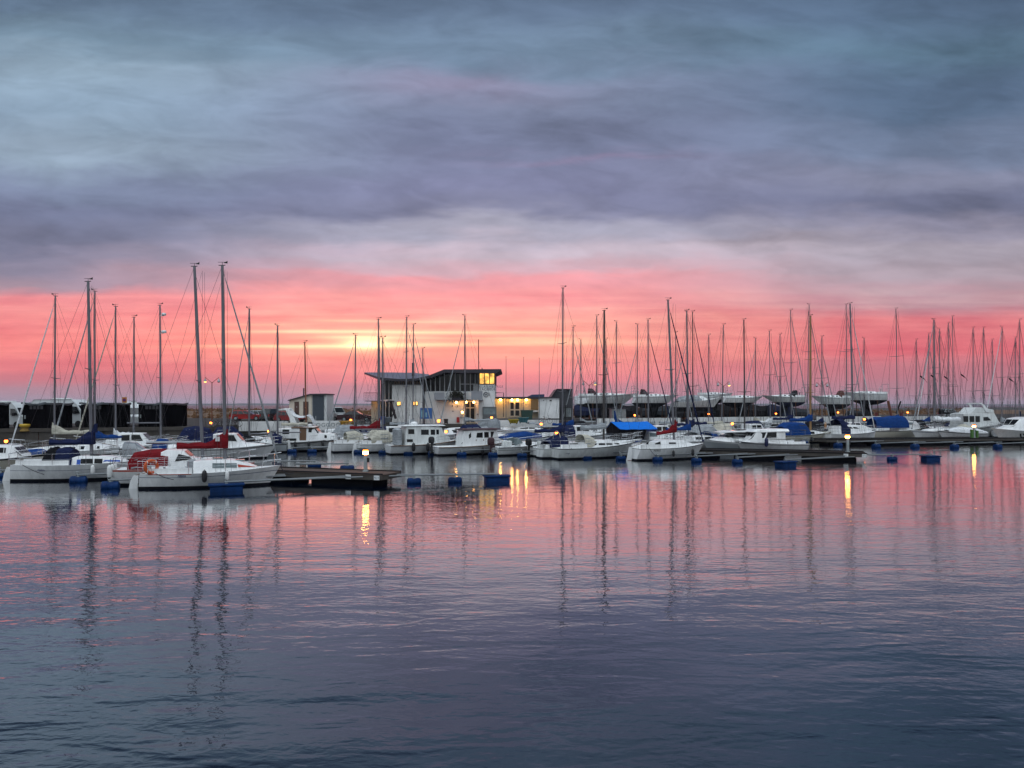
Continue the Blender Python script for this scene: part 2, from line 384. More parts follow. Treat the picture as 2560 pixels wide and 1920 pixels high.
# ------------------------------------------------------------------ boat builder
class Boat:
    """local axes: x from the transom (0) to the stem (L), z = 0 at the waterline; px/py arguments are rows and columns of the photograph"""
    def __init__(s, name, label, cat, group, xs, xb, yw=None, h=0., Y=None, beam=None, L=None, z0=0., F=.8, Fb=None):
        s.Y = Y if Y else YW(yw); s.h = R(h); s.c = cos(s.h); s.s = sin(s.h); s.z0 = z0
        s.X = wX(xs, s.Y); s.xs = xs
        s.L = L if L else s.tx(xb)
        s.B = beam or max(1.9, s.L*.33)
        s.F = F; s.Fb = Fb or F*1.3
        s.near = -1 if s.c > 0 else 1
        s.o = thing(name, label, cat, (s.X, s.Y, z0), s.h, group)
    def tx(s, px, y=0.):
        k = (px-1280)/FPX
        return (k*(s.Y + y*s.c) - s.X + y*s.s)/(s.c - k*s.s)
    def tz(s, t, py, y=0.): return wZ(py, s.Y + t*s.s + y*s.c) - s.z0
    def half(s, t):
        u = max(0., min(1., t/s.L)); w = s.sw
        return s.B/2*(w + (1-w)*sin(pi/2*u/.45)) if u < .45 else s.B/2*max(0., 1-((u-.45)/.55)**2.3)
    def dz(s, t):
        u = max(0., min(1., t/s.L)); return s.F + (s.Fb-s.F)*u**1.5 - s.sag*sin(pi*u)
    def hull(s, mats=None, bands=(), sw=.68, rake=.12, tr=.0, draft=.35, sag=.06, boot=.13, deck=None, full=1., name='hull', keel=None, rocker=0.):  # antifoul shows above the water, also standing in for the hull's shadow line
        """mats: body, antifoul, then one per band (f0, f1 as fractions of the freeboard)"""
        s.sw = sw; s.sag = sag; s.tr = tr; s.rake = rake; s.draft = draft; s.boot = boot
        mats = list(mats or [white, antif]); deck = deck or deckw
        n = 16; ts = [i/n for i in range(n+1)]; ts[-1] = .995
        fr = sorted(set([0., .25, .5, .75, .93, 1.] + [f for b in bands for f in b[:2]]))
        body = len(mats); rings = []
        for u in ts:
            t = u*s.L; zs = s.dz(t); b = s.half(t)
            col = []
            dr = draft*max(.03, 1-rocker*abs(2*u-.92)**2.4)
            for z in [-dr, -dr*.45, min(0., boot-.02)]+[boot + f*(zs-boot) for f in fr]:
                q = (z+dr)/(zs+dr); p = (.46 + .42*u**2.2)/full
                y = b*max(q, .0)**p
                x0 = tr*(1-q) if tr >= 0 else -tr*q
                xl = s.L*(1-rake*(1-q))
                col.append((x0 + u*(xl-x0), y, z))
            rings.append(col)
        nl = len(rings[0])
        def mf(k):
            if k < 3: return 1
            zc = (fr[k-3]+fr[k-2])/2
            for i, b in enumerate(bands):
                if b[0] <= zc <= b[1] and (len(b) < 3): return 2+i
            return 0
        mb = MB()
        dm = len(mats)
        for a in range(len(rings)-1):
            for k in range(nl-1):
                for sg in (1, -1):
                    q = [(x, y*sg, z) for x, y, z in (rings[a][k], rings[a+1][k], rings[a+1][k+1], rings[a][k+1])]
                    mb.face(q if sg < 0 else q[::-1], mf(k))
            # deck with a low toe rail
            r0, r1 = rings[a][-1], rings[a+1][-1]
            e = .05
            for sg in (1, -1):
                mb.face([(r0[0], r0[1]*sg, r0[2]), (r1[0], r1[1]*sg, r1[2]), (r1[0], max(0, r1[1]-.04)*sg, r1[2]), (r0[0], max(0, r0[1]-.04)*sg, r0[2])], 0)
                mb.face([(r0[0], max(0, r0[1]-.04)*sg, r0[2]), (r1[0], max(0, r1[1]-.04)*sg, r1[2]), (r1[0], max(0, r1[1]-.05)*sg, r1[2]-e), (r0[0], max(0, r0[1]-.05)*sg, r0[2]-e)], 0)
            mb.face([(r0[0], max(0, r0[1]-.05), r0[2]-e), (r1[0], max(0, r1[1]-.05), r1[2]-e), (r1[0], -max(0, r1[1]-.05), r1[2]-e), (r0[0], -max(0, r0[1]-.05), r0[2]-e)], dm)
        for k in range(nl-1):
            a, b = rings[0][k], rings[0][k+1]
            mb.face([(a[0], a[1], a[2]), (a[0], -a[1], a[2]), (b[0], -b[1], b[2]), (b[0], b[1], b[2])], mf(k))
        if keel:
            kx0, kx1, kd, km = keel
            for i in range(1):
                prof = [(kx0, -draft*.8), (kx1, -draft*.8), (kx1-.25, -kd), (kx0+.15, -kd)]
                mb.prism([(a*s.L if a < 1.5 else a, z) for a, z in prof], -.11, .11, 1)
        s.deck = deck
        o = mb.build(name, mats+[deck], s.o, True); s.hullo = o
        return o
    # --- superstructure: stations along the boat (x, base half width, top half width, top z); sides lean in
    def house(s, name, st, m=None, mats=None, zb=None, parent=None, round_=.06):
        s.st = st; s.zb = zb
        rings = []
        for x, hb, ht, zt in st:
            z0 = (zb if zb is not None else s.dz(x)-.06)
            r = min(round_, max(.005, (zt-z0)*.3), ht*.4)
            rings.append([(x, -hb, z0), (x, -ht, zt-r), (x, -(ht-r*.8), zt-r*.2), (x, -ht*.4, zt), (x, ht*.4, zt), (x, ht-r*.8, zt-r*.2), (x, ht, zt-r), (x, hb, z0)])
        mb = MB(); mb.loft(rings, 0, True, True, True)
        o = mb.build(name, [m or white], parent or s.o, True); s.cab = o
        return o
    def side(s, x, f, sg, off=.012):
        st = s.st
        for a, b in zip(st, st[1:]):
            if a[0] <= x <= b[0]: break
        else: (a, b) = (st[0], st[1]) if x < st[0][0] else (st[-2], st[-1])
        q = 0 if b[0] == a[0] else (x-a[0])/(b[0]-a[0])
        hb, ht, zt = (a[i]+(b[i]-a[i])*q for i in (1, 2, 3)); z0 = s.zb if s.zb is not None else s.dz(x)-.06
        return (x, sg*(hb+(ht-hb)*f+off), z0+(zt-z0)*f)
    def swin(s, polys, m=None, name='window', parent=None, off=.014, frame=None):
        """polys: lists of (x, f) on the cabin side; built on both sides as one part per polygon"""
        for pl in polys:
            for sg in (-1, 1):
                mb = MB()
                outer = [Vector(s.side(x, f, sg, off)) for x, f in pl]
                inner = [Vector(s.side(x, f, sg, -.01)) for x, f in pl]
                mb.face(outer)
                for i in range(len(outer)):
                    j = (i+1) % len(outer)
                    mb.face([outer[i], outer[j], inner[j], inner[i]])
                mb.build(name, [m or glass], parent or s.cab)
    def fwin(s, i, f0, f1, w=.85, n=2, m=None, off=.015, parent=None, name='windscreen'):
        """panes in the sloping face between stations i and i+1"""
        a, b = s.st[i], s.st[i+1]
        z0 = s.zb if s.zb is not None else s.dz(a[0])-.06
        def pt(q, v):
            x = a[0]+(b[0]-a[0])*q; hw = (a[2]+(b[2]-a[2])*q)*w; z = a[3]+(b[3]-a[3])*q
            return Vector((x + (off if b[0] > a[0] else -off)*.6, v*hw, z+off))
        for k in range(n):
            v0 = -1 + 2*k/n + .04; v1 = -1 + 2*(k+1)/n - .04
            mb = MB(); mb.face([pt(f0, v0), pt(f0, v1), pt(f1, v1), pt(f1, v0)]); mb.build(name, [m or glass], parent or s.cab)
    def pcabin(s, prof, wf=.62, tf=.86, m=None, name='cabin', wmax=None, zb=None):
        """profile given as (px, py) pairs along the top, drawn on the boat's centre line"""
        st = []
        for px, py in prof:
            t = s.tx(px); hb = min(s.half(t)*wf, wmax or 9); st.append((t, max(hb, .12), max(hb*tf, .1), s.tz(t, py)))
        st.sort()
        return s.house(name, st, m, zb=zb)
    def pwin(s, rects, m=None, name='window'):
        """rects or polygons given in photograph pixels on the near side of the last house"""
        for r in rects:
            pts = r if isinstance(r[0], (tuple, list)) else [(r[0], r[1]), (r[2], r[1]), (r[2], r[3]), (r[0], r[3])]
            pl = []
            for px, py in pts:
                y = s.near*s.B*.3; t = s.tx(px, y)
                for _ in range(3):
                    p0 = s.side(t, .5, s.near); y = p0[1]; t = s.tx(px, y)
                z = s.tz(t, py, y); b = s.side(t, 0, s.near); c = s.side(t, 1, s.near)
                pl.append((t, max(.03, min(.97, (z-b[2])/max(.05, c[2]-b[2])))))
            s.swin([pl], m, name)
    # --- rig
    def mast(s, t, ztop, lean=0., r=.065, m=None, zbase=None, spread=(.55,), sl=.95, vane=True, radar=None):
        s.mt = t; s.mz = ztop; s.lean = lean; zb = zbase if zbase is not None else s.dz(t)-.05
        mm = m or mastw; s.mb0 = zb
        mb = MB(); rings = []
        for q in (0, .4, .8, 1):
            x = t+lean*q; z = zb+(ztop-zb)*q; rr = r*(1-.25*max(0, q-.5)*2)
            rings.append([(x+rr*1.35*cos(2*pi*k/8), rr*sin(2*pi*k/8), z) for k in range(8)])
        mb.loft(rings, 0, True, True, True)
        o = mb.build('mast', [mm], s.o, True); s.masto = o; s.sp = []
        for q in spread:
            x = t+lean*q; z = zb+(ztop-zb)*q; mb = MB()
            for sg in (-1, 1): mb.tube([(x, 0, z), (x-.06, sg*sl, z+.06)], [.034, .02], 5)
            mb.build('spreader', [mm], o); s.sp.append((x-.06, sl, z+.06))
        if vane:
            mb = MB(); x = t+lean
            mb.tube([(x, 0, ztop), (x, 0, ztop+.16)], .012, 4); mb.tube([(x-.22, .08, ztop+.17), (x+.2, -.07, ztop+.17)], .011, 4)
            mb.prism([(x+.06, ztop+.12), (x+.26, ztop+.1), (x+.26, ztop+.24)], -.075, -.06)
            mb.tube([(x-.18, 0, ztop), (x+.15, 0, ztop+.02)], .022, 4)
            mb.build('wind_vane', [plastic_k], o)
        if radar:
            for z, rr in radar:
                mb = MB(); q = (z-zb)/(ztop-zb); x = t+lean*q+.3
                mb.lathe([(rr*.8, 0), (rr, .05), (rr, .16), (rr*.7, .22)], (x, 0, z), 10); mb.box(t+lean*q, x, -.04, .04, z-.05, z)
                mb.build('radar', [white], o, True)
        return o
    def rig(s, fs=1., bow=None, jib=None, jr=.05, jm=None, back=True, thin=None):
        thin = thin or .0075*max(1., s.Y/58)
        """stays: fs = fraction of the mast height where the forestay meets it"""
        zb = s.mb0; zt = zb+(s.mz-zb)*fs; xf = s.mt+s.lean*fs; bow = bow if bow else s.L*.985
        mb = MB(); zd = s.dz(bow)
        if not jib: mb.tube([(xf, 0, zt), (bow, 0, zd)], thin*1.2, 3)
        if back: mb.tube([(s.mt+s.lean, 0, s.mz), (.15, 0, s.dz(0))], thin, 3)
        w = s.half(s.mt)*.97; z0 = s.dz(s.mt)
        for sg in (-1, 1):
            pts = [(xf, 0, zt)] + [(x, sg*l, z) for x, l, z in reversed(s.sp)] + [(s.mt-.1, sg*w, z0)]
            mb.tube(pts, thin, 3)
            if s.sp:
                x, l, z = s.sp[0]; mb.tube([(x, 0, z-.1), (s.mt-.35, sg*w, z0)], thin, 3)
                mb.tube([(x, 0, z-.1), (s.mt+.4, sg*w*.96, z0)], thin, 3)
        mb.tube([(s.mt-.02, .09, s.mz-.2), (s.mt-.1, .1, zb+.3)], thin, 3)
        mb.tube([(s.mt+.1, -.08, s.mz-.3), (s.mt+.14, -.1, zb+.3)], thin, 3); mb.tube([(s.mt-.05, 0, zb+(s.mz-zb)*.97), (max(.3, s.mt-s.L*.34), 0, zb+.9)], thin*.8, 3)
        mb.build('rigging', [wire], s.o)
        if jib:
            mb = MB(); P = Vector((xf, 0, zt)); Q = Vector((bow, 0, zd+.1)); D = Q-P
            mb.tube([P, P+D*.06], .012, 4)
            mb.tube([P+D*.06, P+D*.12, P+D*.5, P+D*.85, P+D*.93, Q], [jr*.5, jr*.7, jr*.95, jr*1.25, jr*.9, .03], 6)
            mb.lathe([(.03, 0), (.10, .02), (.10, .12), (.03, .14)], (Q.x, 0, Q.z), 8)
            mb.build('furled_jib', [jm or c_grey], s.o, True)
    def boom(s, t1, z, m=None, z1=None, r=.055):
        mb = MB(); z1 = z if z1 is None else z1; s.bt = t1; s.bz = z; s.bz1 = z1
        x0 = s.mt - (.09 if t1 < s.mt else -.09)
        mb.tube([(x0, 0, z), (t1, 0, z1)], r, 8)
        mb.tube([(t1+.3, 0, z1), (t1+.1, 0, z1-.7)], .008, 3)
        mb.build('boom', [m or mastw], s.o, True)
    def cover(s, m, hmast=.75, hend=.2, w=.16, up=.0, sagb=.07):
        """canvas over the stowed mainsail, tall at the mast"""
        rings = []; n = 9; x0 = s.mt+.14 if s.bt < s.mt else s.mt-.14
        for i in range(n+1):
            q = i/n; x = x0+(s.bt-x0)*q; zb = s.bz+(s.bz1-s.bz)*q
            h = hend+(hmast-hend)*max(0, 1-q*2.2)**1.6 + .04*sin(q*17+s.mt); ww = w*(1.15-.55*q)
            rings.append([(x, -ww*.7, zb-sagb), (x, -ww, zb+h*.22), (x, -ww*.62, zb+h*.62), (x, 0, zb+h), (x, ww*.62, zb+h*.62), (x, ww, zb+h*.22), (x, ww*.7, zb-sagb)])
        mb = MB(); mb.loft(rings, 0, True, True, True)
        if up:
            z = s.bz+hmast*.6
            mb.loft([[(x0+.02+a, b, zz) for a, b in ((-.16, -.1), (.12, -.1), (.12, .1), (-.16, .1))] if k == 0 else [(x0+.1+a, b, zz) for a, b in ((-.08, -.07), (.06, -.07), (.06, .07), (-.08, .07))] for k, zz in ((0, z), (1, z+up))], 0, True, True, True)
        o = mb.build('sail_cover', [m], s.o, True); return o
    # --- canvas, rails, fittings
    def canopy(s, name, st, m, wins=(), wm=None, parent=None, legs=False):
        """arched canvas: st = (x, half width, base z, top z)"""
        rings = []
        for x, w, z0, z1 in st:
            rings.append([(x, -w, z0), (x, -w*.95, z0+(z1-z0)*.55), (x, -w*.72, z0+(z1-z0)*.88), (x, -w*.3, z1), (x, w*.3, z1), (x, w*.72, z0+(z1-z0)*.88), (x, w*.95, z0+(z1-z0)*.55), (x, w, z0)])
        mb = MB(); mb.loft(rings, 0, False)
        inner = [[(x, y*.97, z-.03*(1 if z > min(p[2] for p in r)+.02 else 0)) for x, y, z in r] for r in rings]
        mb.loft([r for r in inner], 0, False)
        mb.loft([rings[0], inner[0]], 0, False); mb.loft([rings[-1], inner[-1]], 0, False)
        o = mb.build(name, [m], parent or s.o, True)
        for (xa, xb, f0, f1) in wins:
            def pt(x, f, sg):
                for a, b in zip(st, st[1:]):
                    if a[0] <= x <= b[0]: break
                q = (x-a[0])/max(1e-6, b[0]-a[0]); w, z0, z1 = (a[i]+(b[i]-a[i])*q for i in (1, 2, 3))
                y = w*(1-.05*f/.55) if f < .55 else w*(.95-.23*(f-.55)/.33)
                return (x, sg*(y+.015), z0+(z1-z0)*f)
            for sg in (-1, 1):
                wb = MB(); wb.face([pt(xa, f0, sg), pt(xb, f0, sg), pt(xb, f1, sg), pt(xa, f1, sg)]); wb.build('window', [wm or clear], o)
        return o
    def pcanopy(s, name, pts, m, wf=.8, base=None, wins=(), wm=None):
        st = []
        for px, py in sorted(pts, key=lambda p: s.tx(p[0])):
            t = s.tx(px); st.append((t, s.half(t)*wf, base if base is not None else s.dz(t)-.02, s.tz(t, py)))
        return s.canopy(name, st, m, wins, wm)
    def rails(s, pul=True, push=True, guard=True, hgt=.6, p0=.86, g0=.06, m=None):
        mm = m or steel
        def rim(t, up, inset=.07): return (t, (s.half(t)-inset if s.half(t) > inset else .02), s.dz(t)+up)
        if pul:
            mb = MB(); t0 = p0*s.L; tm = .95*s.L
            path = [rim(t0, 0)] + [rim(t0+.1, hgt)] + [rim(tm, hgt*1.05)] + [(s.L*1.0, .12, s.dz(s.L)+hgt*1.08)]
            full = path + [(x, -y, z) for x, y, z in reversed(path)]
            mb.tube(full, .014, 5)
            for sg in (1, -1):
                a = rim(tm, 0); b = rim(tm, hgt*1.05); mb.tube([(a[0], a[1]*sg, a[2]), (b[0], b[1]*sg, b[2])], .012, 4)
                a = rim(t0+.05, hgt*.5); b = rim(tm, hgt*.52); mb.tube([(a[0], a[1]*sg, a[2]), (b[0], b[1]*sg, b[2]), (s.L, .1*sg, s.dz(s.L)+hgt*.5)], .01, 4)
            mb.build('pulpit', [mm], s.o)
        if push:
            mb = MB(); t0 = .11*s.L
            path = [rim(t0, 0), rim(t0-.08, hgt), rim(.06, hgt)]
            mb.tube(path + [(x, -y, z) for x, y, z in reversed(path)], .014, 5)
            path = [rim(t0-.05, hgt*.5), rim(.05, hgt*.5)]
            mb.tube(path + [(x, -y, z) for x, y, z in reversed(path)], .010, 4)
            for sg in (1, -1):
                a = rim(.08, 0); b = rim(.06, hgt); mb.tube([(a[0], a[1]*sg, a[2]), (b[0], b[1]*sg, b[2])], .012, 4)
            mb.build('pushpit', [mm], s.o)
        if guard:
            mb = MB(); n = max(3, int((p0-.12)*s.L/1.5)); ts = [s.L*(.11+(p0-.11)*i/n) for i in range(n+1)]
            for sg in (1, -1):
                P = [rim(t, hgt) for t in ts]
                for f in (1., .5): mb.tube([(x, y*sg, z-(1-f)*hgt) for x, y, z in P], .007, 3)
                for x, y, z in P[1:-1]: mb.tube([(x, y*sg, z-hgt), (x, y*sg, z)], .013, 4)
            mb.build('guard_rail', [mm], s.o)
    def rudder(s, m=None, w=.42, up=.25, dn=.45, tiller=True, mlow=None):
        mb = MB(); z = s.F
        mb.prism([(-.03, z+up), (-w*.5, z+up), (-w*.75, z*.5), (-w*1.1, -dn), (-w*.2, -dn), (-.05, 0)], -.03, .03, 0)
        if tiller: mb.tube([(-w*.3, 0, z+up), (.9, 0, z+up+.25)], .022, 5, 1)
        mb.build('rudder', [m or white, teak], s.o)
    def outboard(s, y=0., m=None, x=-.28, z=None, k=1., name='outboard_motor'):
        z = s.F*.75 if z is None else z
        mb = MB()
        mb.loft([[(x+a*k*f, y+b*k*f, z+c*k) for a, b in ((-.22,-.16),(.2,-.17),(.24,0),(.2,.17),(-.22,.16),(-.27,0))] for c, f in ((0,.75),(.1,1),(.38,1.02),(.5,.8),(.56,.5))], 0, True, True, True)
        mb.box(x-.07*k, x+.1*k, y-.06*k, y+.06*k, z-.75*k, z+.02)
        mb.box(x-.2*k, x+.18*k, y-.1*k, y+.1*k, z-.62*k, z-.58*k); mb.box(x+.05, x+.34, y-.08, y+.08, z-.15*k, z-.02)
        mb.lathe([(.02,-.25*k),(.07*k,-.15*k),(.07*k,.15*k),(.03,.2*k)], (x, y, z-.78*k), 8, 0, 'x')
        mb.build(name, [m or plastic_k], s.o, True)
    def stripe(s, t0, t1, f0, f1, m, name='stripe', n=8):
        """painted band on both topsides, a sheet that follows the hull"""
        mb = MB(); dr = s.draft
        def pt(t, f, sg):
            u = t/s.L; zs = s.dz(t); z = s.boot+f*(zs-s.boot); q = (z+dr)/(zs+dr); p = .46+.42*u**2.2
            x0 = s.tr*(1-q) if s.tr >= 0 else -s.tr*q
            return (x0+u*(s.L*(1-s.rake*(1-q))-x0), sg*(s.half(t)*q**p+.008), z)
        for i in range(n):
            a = t0+(t1-t0)*i/n; b = t0+(t1-t0)*(i+1)/n
            for sg in (1, -1): mb.face([pt(a, f0, sg), pt(b, f0, sg), pt(b, f1, sg), pt(a, f1, sg)])
        mb.build(name, [m], s.hullo)
    def rubrail(s, m, f=.97, r=.035, name='rubbing_strake', t0=0.):
        mb = MB()
        for sg in (1, -1):
            P = []
            for i in range(15):
                t = t0+(s.L*.99-t0)*i/14; P.append((t, sg*(s.half(t)+.012), .1+f*(s.dz(t)-.1)))
            mb.tube(P, r, 5)
        mb.build(name, [m], s.o)
    def hatch(s, spots, m=None, name='hatch', size=.45):
        for t, y in spots:
            st = s.st; zt = None
            for a, b in zip(st, st[1:]):
                if a[0] <= t <= b[0]: zt = a[3]+(b[3]-a[3])*(t-a[0])/max(1e-6, b[0]-a[0])
            if zt is None: zt = s.dz(t)-.05
            mb = MB(); mb.box(t-size/2, t+size/2, y-size/2, y+size/2, zt-.02, zt+.06, 0, .015)
            mb.build(name, [m or glass], s.cab if hasattr(s, 'cab') else s.o)
    def winch(s, spots):
        for t, y in spots:
            mb = MB(); mb.lathe([(.075,0),(.05,.05),(.05,.11),(.07,.16)], (t, y, s.dz(t)+.18), 8); mb.build('winch', [steel], s.o, True)
    def coaming(s, t0, t1, hgt=.28, wf=.86, m=None):
        mb = MB()
        for sg in (1, -1):
            P = [t0+(t1-t0)*i/4 for i in range(5)]
            mb.loft([[(t, sg*s.half(t)*wf, s.dz(t)-.06), (t, sg*(s.half(t)*wf-.05), s.dz(t)+hgt), (t, sg*(s.half(t)*wf-.2), s.dz(t)+hgt), (t, sg*(s.half(t)*wf-.25), s.dz(t)-.06)] for t in P], 0, True, True, True)
        mb.build('coaming', [m or white], s.o, True)
    def name_mark(s, txt, px, py, size, m):
        y = s.near*s.B*.45; t = s.tx(px, y)
        u = t/s.L; hb = s.half(t); z = s.tz(t, py, y)
        dr = s.draft; zs = s.dz(t); q = (z+dr)/(zs+dr); p = .46+.42*u**2.2; y = s.near*(hb*q**p+.03); t = s.tx(px, y)
        dydx = (s.half(t+.3)-s.half(t-.3))/.6*s.near
        letters('boat_name', txt, size, (t, y, z), (R(90), 0, atan2(dydx, 1) if s.near < 0 else pi+atan2(dydx, 1)), m, s.hullo)
def sail_auto(label, mast, top, Y, h, L=7.2, cover=None, lean_px=0, jib=None, jm=None, hullm=None, band=None, hood=None, group='sailing boats moored in the marina', F=.82, fs=.97, spread=(.55,), cab=.34, mm=None, boom_z=None, r=.052, frac=.58, radar=None, tent=None, rud=True, beam=None, name='sailing_boat', rails=True, bz_px=None, boom_len=.36, wins=True, sl=1.1, up=.0, hm=.75, vane=True):
    """a sailing boat of which the photograph shows little more than the rig; placed by its mast"""
    c, s_ = cos(R(h)), sin(R(h)); tm = L*frac; k = (mast-1280)/FPX
    pick = (int(mast)*7) % 10
    if hood is None and pick < 7 and Y > 60: hood = (c_navy, c_grey, c_beige, c_black, c_navy, c_blue, c_grey)[pick]
    # mast foot at distance Y: the transom lies tm behind it
    Xm, Ym = k*Y, Y
    Ys = Ym - tm*s_; Xs = Xm - tm*c
    b = Boat(name, label, 'sailing boat', group, Xs/Ys*FPX+1280, None, h=h, Y=Ys, L=L, beam=beam or L*.33, F=F)
    b.hull([hullm or white2, antif, band or stripe_n], bands=[(.80, .90)] if band is not None else [(.82, .85)], tr=-.18 if L > 7 else .12)
    zc = b.dz(L*.5)+cab
    b.house('cabin', [(L*.30, b.half(L*.3)*.62, b.half(L*.3)*.52, zc-.02), (L*.46, b.half(L*.46)*.64, b.half(L*.46)*.54, zc), (L*.62, b.half(L*.62)*.6, b.half(L*.62)*.5, zc-.04), (L*.78, b.half(L*.78)*.5, b.half(L*.78)*.38, b.dz(L*.78)+.06)])
    if wins: b.swin([[(L*.36, .3), (L*.47, .3), (L*.47, .8), (L*.36, .8)], [(L*.5, .3), (L*.6, .35), (L*.6, .78), (L*.5, .8)]])
    b.coaming(L*.05, L*.3)
    zt = wZ(top, Y)
    lean = lean_px/FPX*Y*(1 if c > 0 else -1)
    b.mast(tm, zt, lean, r, mm, zc-.05, spread, sl, vane, radar)
    b.rig(fs, jib=jib, jm=jm)
    bz = boom_z if boom_z else (wZ(bz_px, Y) if bz_px else zc+.75)
    b.boom(tm-L*boom_len, bz, mm)
    if cover: b.cover(cover, hm, up=up)
    if hood: b.canopy('sprayhood', [(L*.26, b.half(L*.3)*.7, b.dz(L*.3)+.1, zc+.62), (L*.33, b.half(L*.3)*.7, b.dz(L*.3)+.1, zc+.58), (L*.42, b.half(L*.3)*.62, zc-.05, zc+.02)], hood, [(L*.27, L*.325, .35, .75)])
    if tent: b.canopy('cockpit_tent', [(L*.02, b.half(L*.1)*.8, b.dz(0), zc+.45), (L*.15, b.half(L*.15)*.85, b.dz(0), zc+.6), (L*.3, b.half(L*.3)*.75, b.dz(0), zc+.6)], tent, [(L*.05, L*.13, .3, .7), (L*.17, L*.28, .3, .7)])
    if rails: b.rails()
    if rud: b.rudder()
    return b
# ------------------------------------------------------------------ land
QZ = 1.9
def qedge(x): return 90 + .43*x
mb = MB(); xs = [-112, -80, -50, -25, 0, 25, 50, 80, 120, 260]
far = {x: max(qedge(x)+45, 128) for x in xs}
for a, b in zip(xs, xs[1:]): mb.face([(a, qedge(a), QZ), (b, qedge(b), QZ), (b, far[b], QZ), (a, far[a], QZ)])
structure('quay_ground', mb, asphalt)
mb = MB()
for a, b in zip(xs, xs[1:]):
    n = max(1, int((b-a)/5))
    for i in range(n):
        u, v = a+(b-a)*i/n, a+(b-a)*(i+1)/n
        mb.face([(u, qedge(u), -1.5), (v-.06, qedge(v-.06), -1.5), (v-.06, qedge(v-.06), QZ-.28), (u, qedge(u), QZ-.28)])
        mb.face([(v-.06, qedge(v)+.05, -1.5), (v, qedge(v)+.05, -1.5), (v, qedge(v)+.05, QZ-.28), (v-.06, qedge(v)+.05, QZ-.28)])
    mb.loft([[(x, qedge(x)-.12, QZ-.28), (x, qedge(x)-.12, QZ+.06), (x, qedge(x)+.6, QZ+.06), (x, qedge(x)+.6, QZ-.05)] for x in (a, b)], 0, False)
structure('quay_wall', mb, concrete)
drygrass = mat('dry_grass', (.20,.105,.05), .95, var=.5, scale=.25, bump=.6)
fieldm = mat('field_soil', (.135,.080,.046), .95, var=.5, scale=.08, bump=.5)
mb = MB(); nx, ny = 44, 12
def fz(x, y): return 1.86 + .35*sin(x*.11+y*.05)*sin(y*.07) + .18*sin(x*.4+1) + (.5 if y > 200 else 0)*(.5+.5*sin(x*.05))
rows = []
for j in range(ny+1):
    row = []
    for i in range(nx+1):
        x = -330+ (i/nx)*760; y0 = max(qedge(max(-112, min(260, x)))+45, 128)-.5; y = y0 + (318-y0 if x < 60 else max(40, 330-y0))*j/ny
        row.append((x, y, (fz(x, y) if 0 < j < ny else (1.82 if j == 0 else -.5))))
    rows.append(row)
mb.loft(rows, 0, False)
structure('grass_field', mb, fieldm, True)
mb = MB(); rg = random.Random(3)
for i in range(5200):
    y = rg.uniform(131, 300); x = rg.uniform(-.75, .62)*y
    if y < max(qedge(max(-112, min(260, x)))+46, 129): continue
    z = fz(x, y)-.05; h = rg.uniform(.25, .75); w = rg.uniform(.25, .7)
    for k in range(3):
        a = rg.uniform(0, pi); dx_, dy_ = cos(a)*w, sin(a)*w; lx = rg.uniform(-.3, .3)
        mb.face([(x-dx_, y-dy_, z), (x+dx_, y+dy_, z), (x+lx+dx_*.2, y+dy_*.2, z+h)])
tag(mb.build('dry_grass', drygrass), 'rust brown dry grass growing over the field behind the car park', 'grass', kind='stuff')
# stone breakwater on the right and the far coast
stone = mat('breakwater_stone', (.07,.065,.065), .9, var=.5, scale=.5, bump=1.)
mb = MB(); rows = []; rg = random.Random(5)
for i in range(90):
    x = 75+i*4.; y = 262+.06*x
    rows.append([(x, y-6, 1.3), (x, y-3+rg.uniform(-.5,.5), 2.1+rg.uniform(0,.4)), (x, y, 3.0+rg.uniform(-.25,.35)), (x, y+3, 2.5), (x, y+7, -.5)])
mb.loft(rows, 0, False); structure('breakwater', mb, stone)
coastm = mat('coast_woods', (.045,.055,.045), .95, var=.4, scale=.004)
mb = MB(); rows = []; rg = random.Random(11); hh = 22.
for i in range(260):
    x = -6500+i*50.; hh += rg.uniform(-3.2, 3.2); hh = max(9, min(30, hh)); k = 1 if x < 900 else max(.35, 1-(x-900)/2500)
    rows.append([(x, 5600, -1), (x, 5650, hh*k*.8), (x, 5900, hh*k), (x, 6400, hh*k*.9), (x, 6600, -1)])
mb.loft(rows, 0, False); structure('far_coast', mb, coastm)

# ------------------------------------------------------------------ buildings
def pb(mb, name, mats, root, parent=None, smooth=False):
    o = mb.build(name, mats, parent or root, smooth)
    if not parent: o.location = [-c for c in root.location]
    return o
fascia = mat('roof_fascia', (.035,.030,.040), .5, var=.2)
roofm = mat('roof_metal', (.11,.125,.17), .42, .3, var=.15, scale=.6)
mull = mat('mullion_white', (.50,.50,.52), .5)
darkwall = mat('dark_cladding', (.022,.018,.024), .6, var=.3)
def litmat(name, col, w, sc, lo=.25):
    m = bpy.data.materials.new(name); m.use_nodes = True; t = m.node_tree; p = t.nodes['Principled BSDF']
    p.inputs['Base Color'].default_value = (.1,.06,.03,1); p.inputs['Roughness'].default_value = .15
    tcn = t.nodes.new('ShaderNodeTexCoord'); n = t.nodes.new('ShaderNodeTexNoise'); n.inputs['Scale'].default_value = sc; n.inputs['Detail'].default_value = 3
    t.links.new(tcn.outputs['Object'], n.inputs['Vector'])
    mr = t.nodes.new('ShaderNodeMapRange'); mr.inputs[1].default_value = .36; mr.inputs[2].default_value = .62; mr.inputs[3].default_value = w*lo; mr.inputs[4].default_value = w
    t.links.new(n.outputs['Fac'], mr.inputs[0]); t.links.new(mr.outputs[0], p.inputs['Emission Strength'])
    p.inputs['Emission Color'].default_value = (*col, 1); return m
litwin = litmat('lit_window', (1.,.52,.10), 1.9, 1.6)
CY = 90.
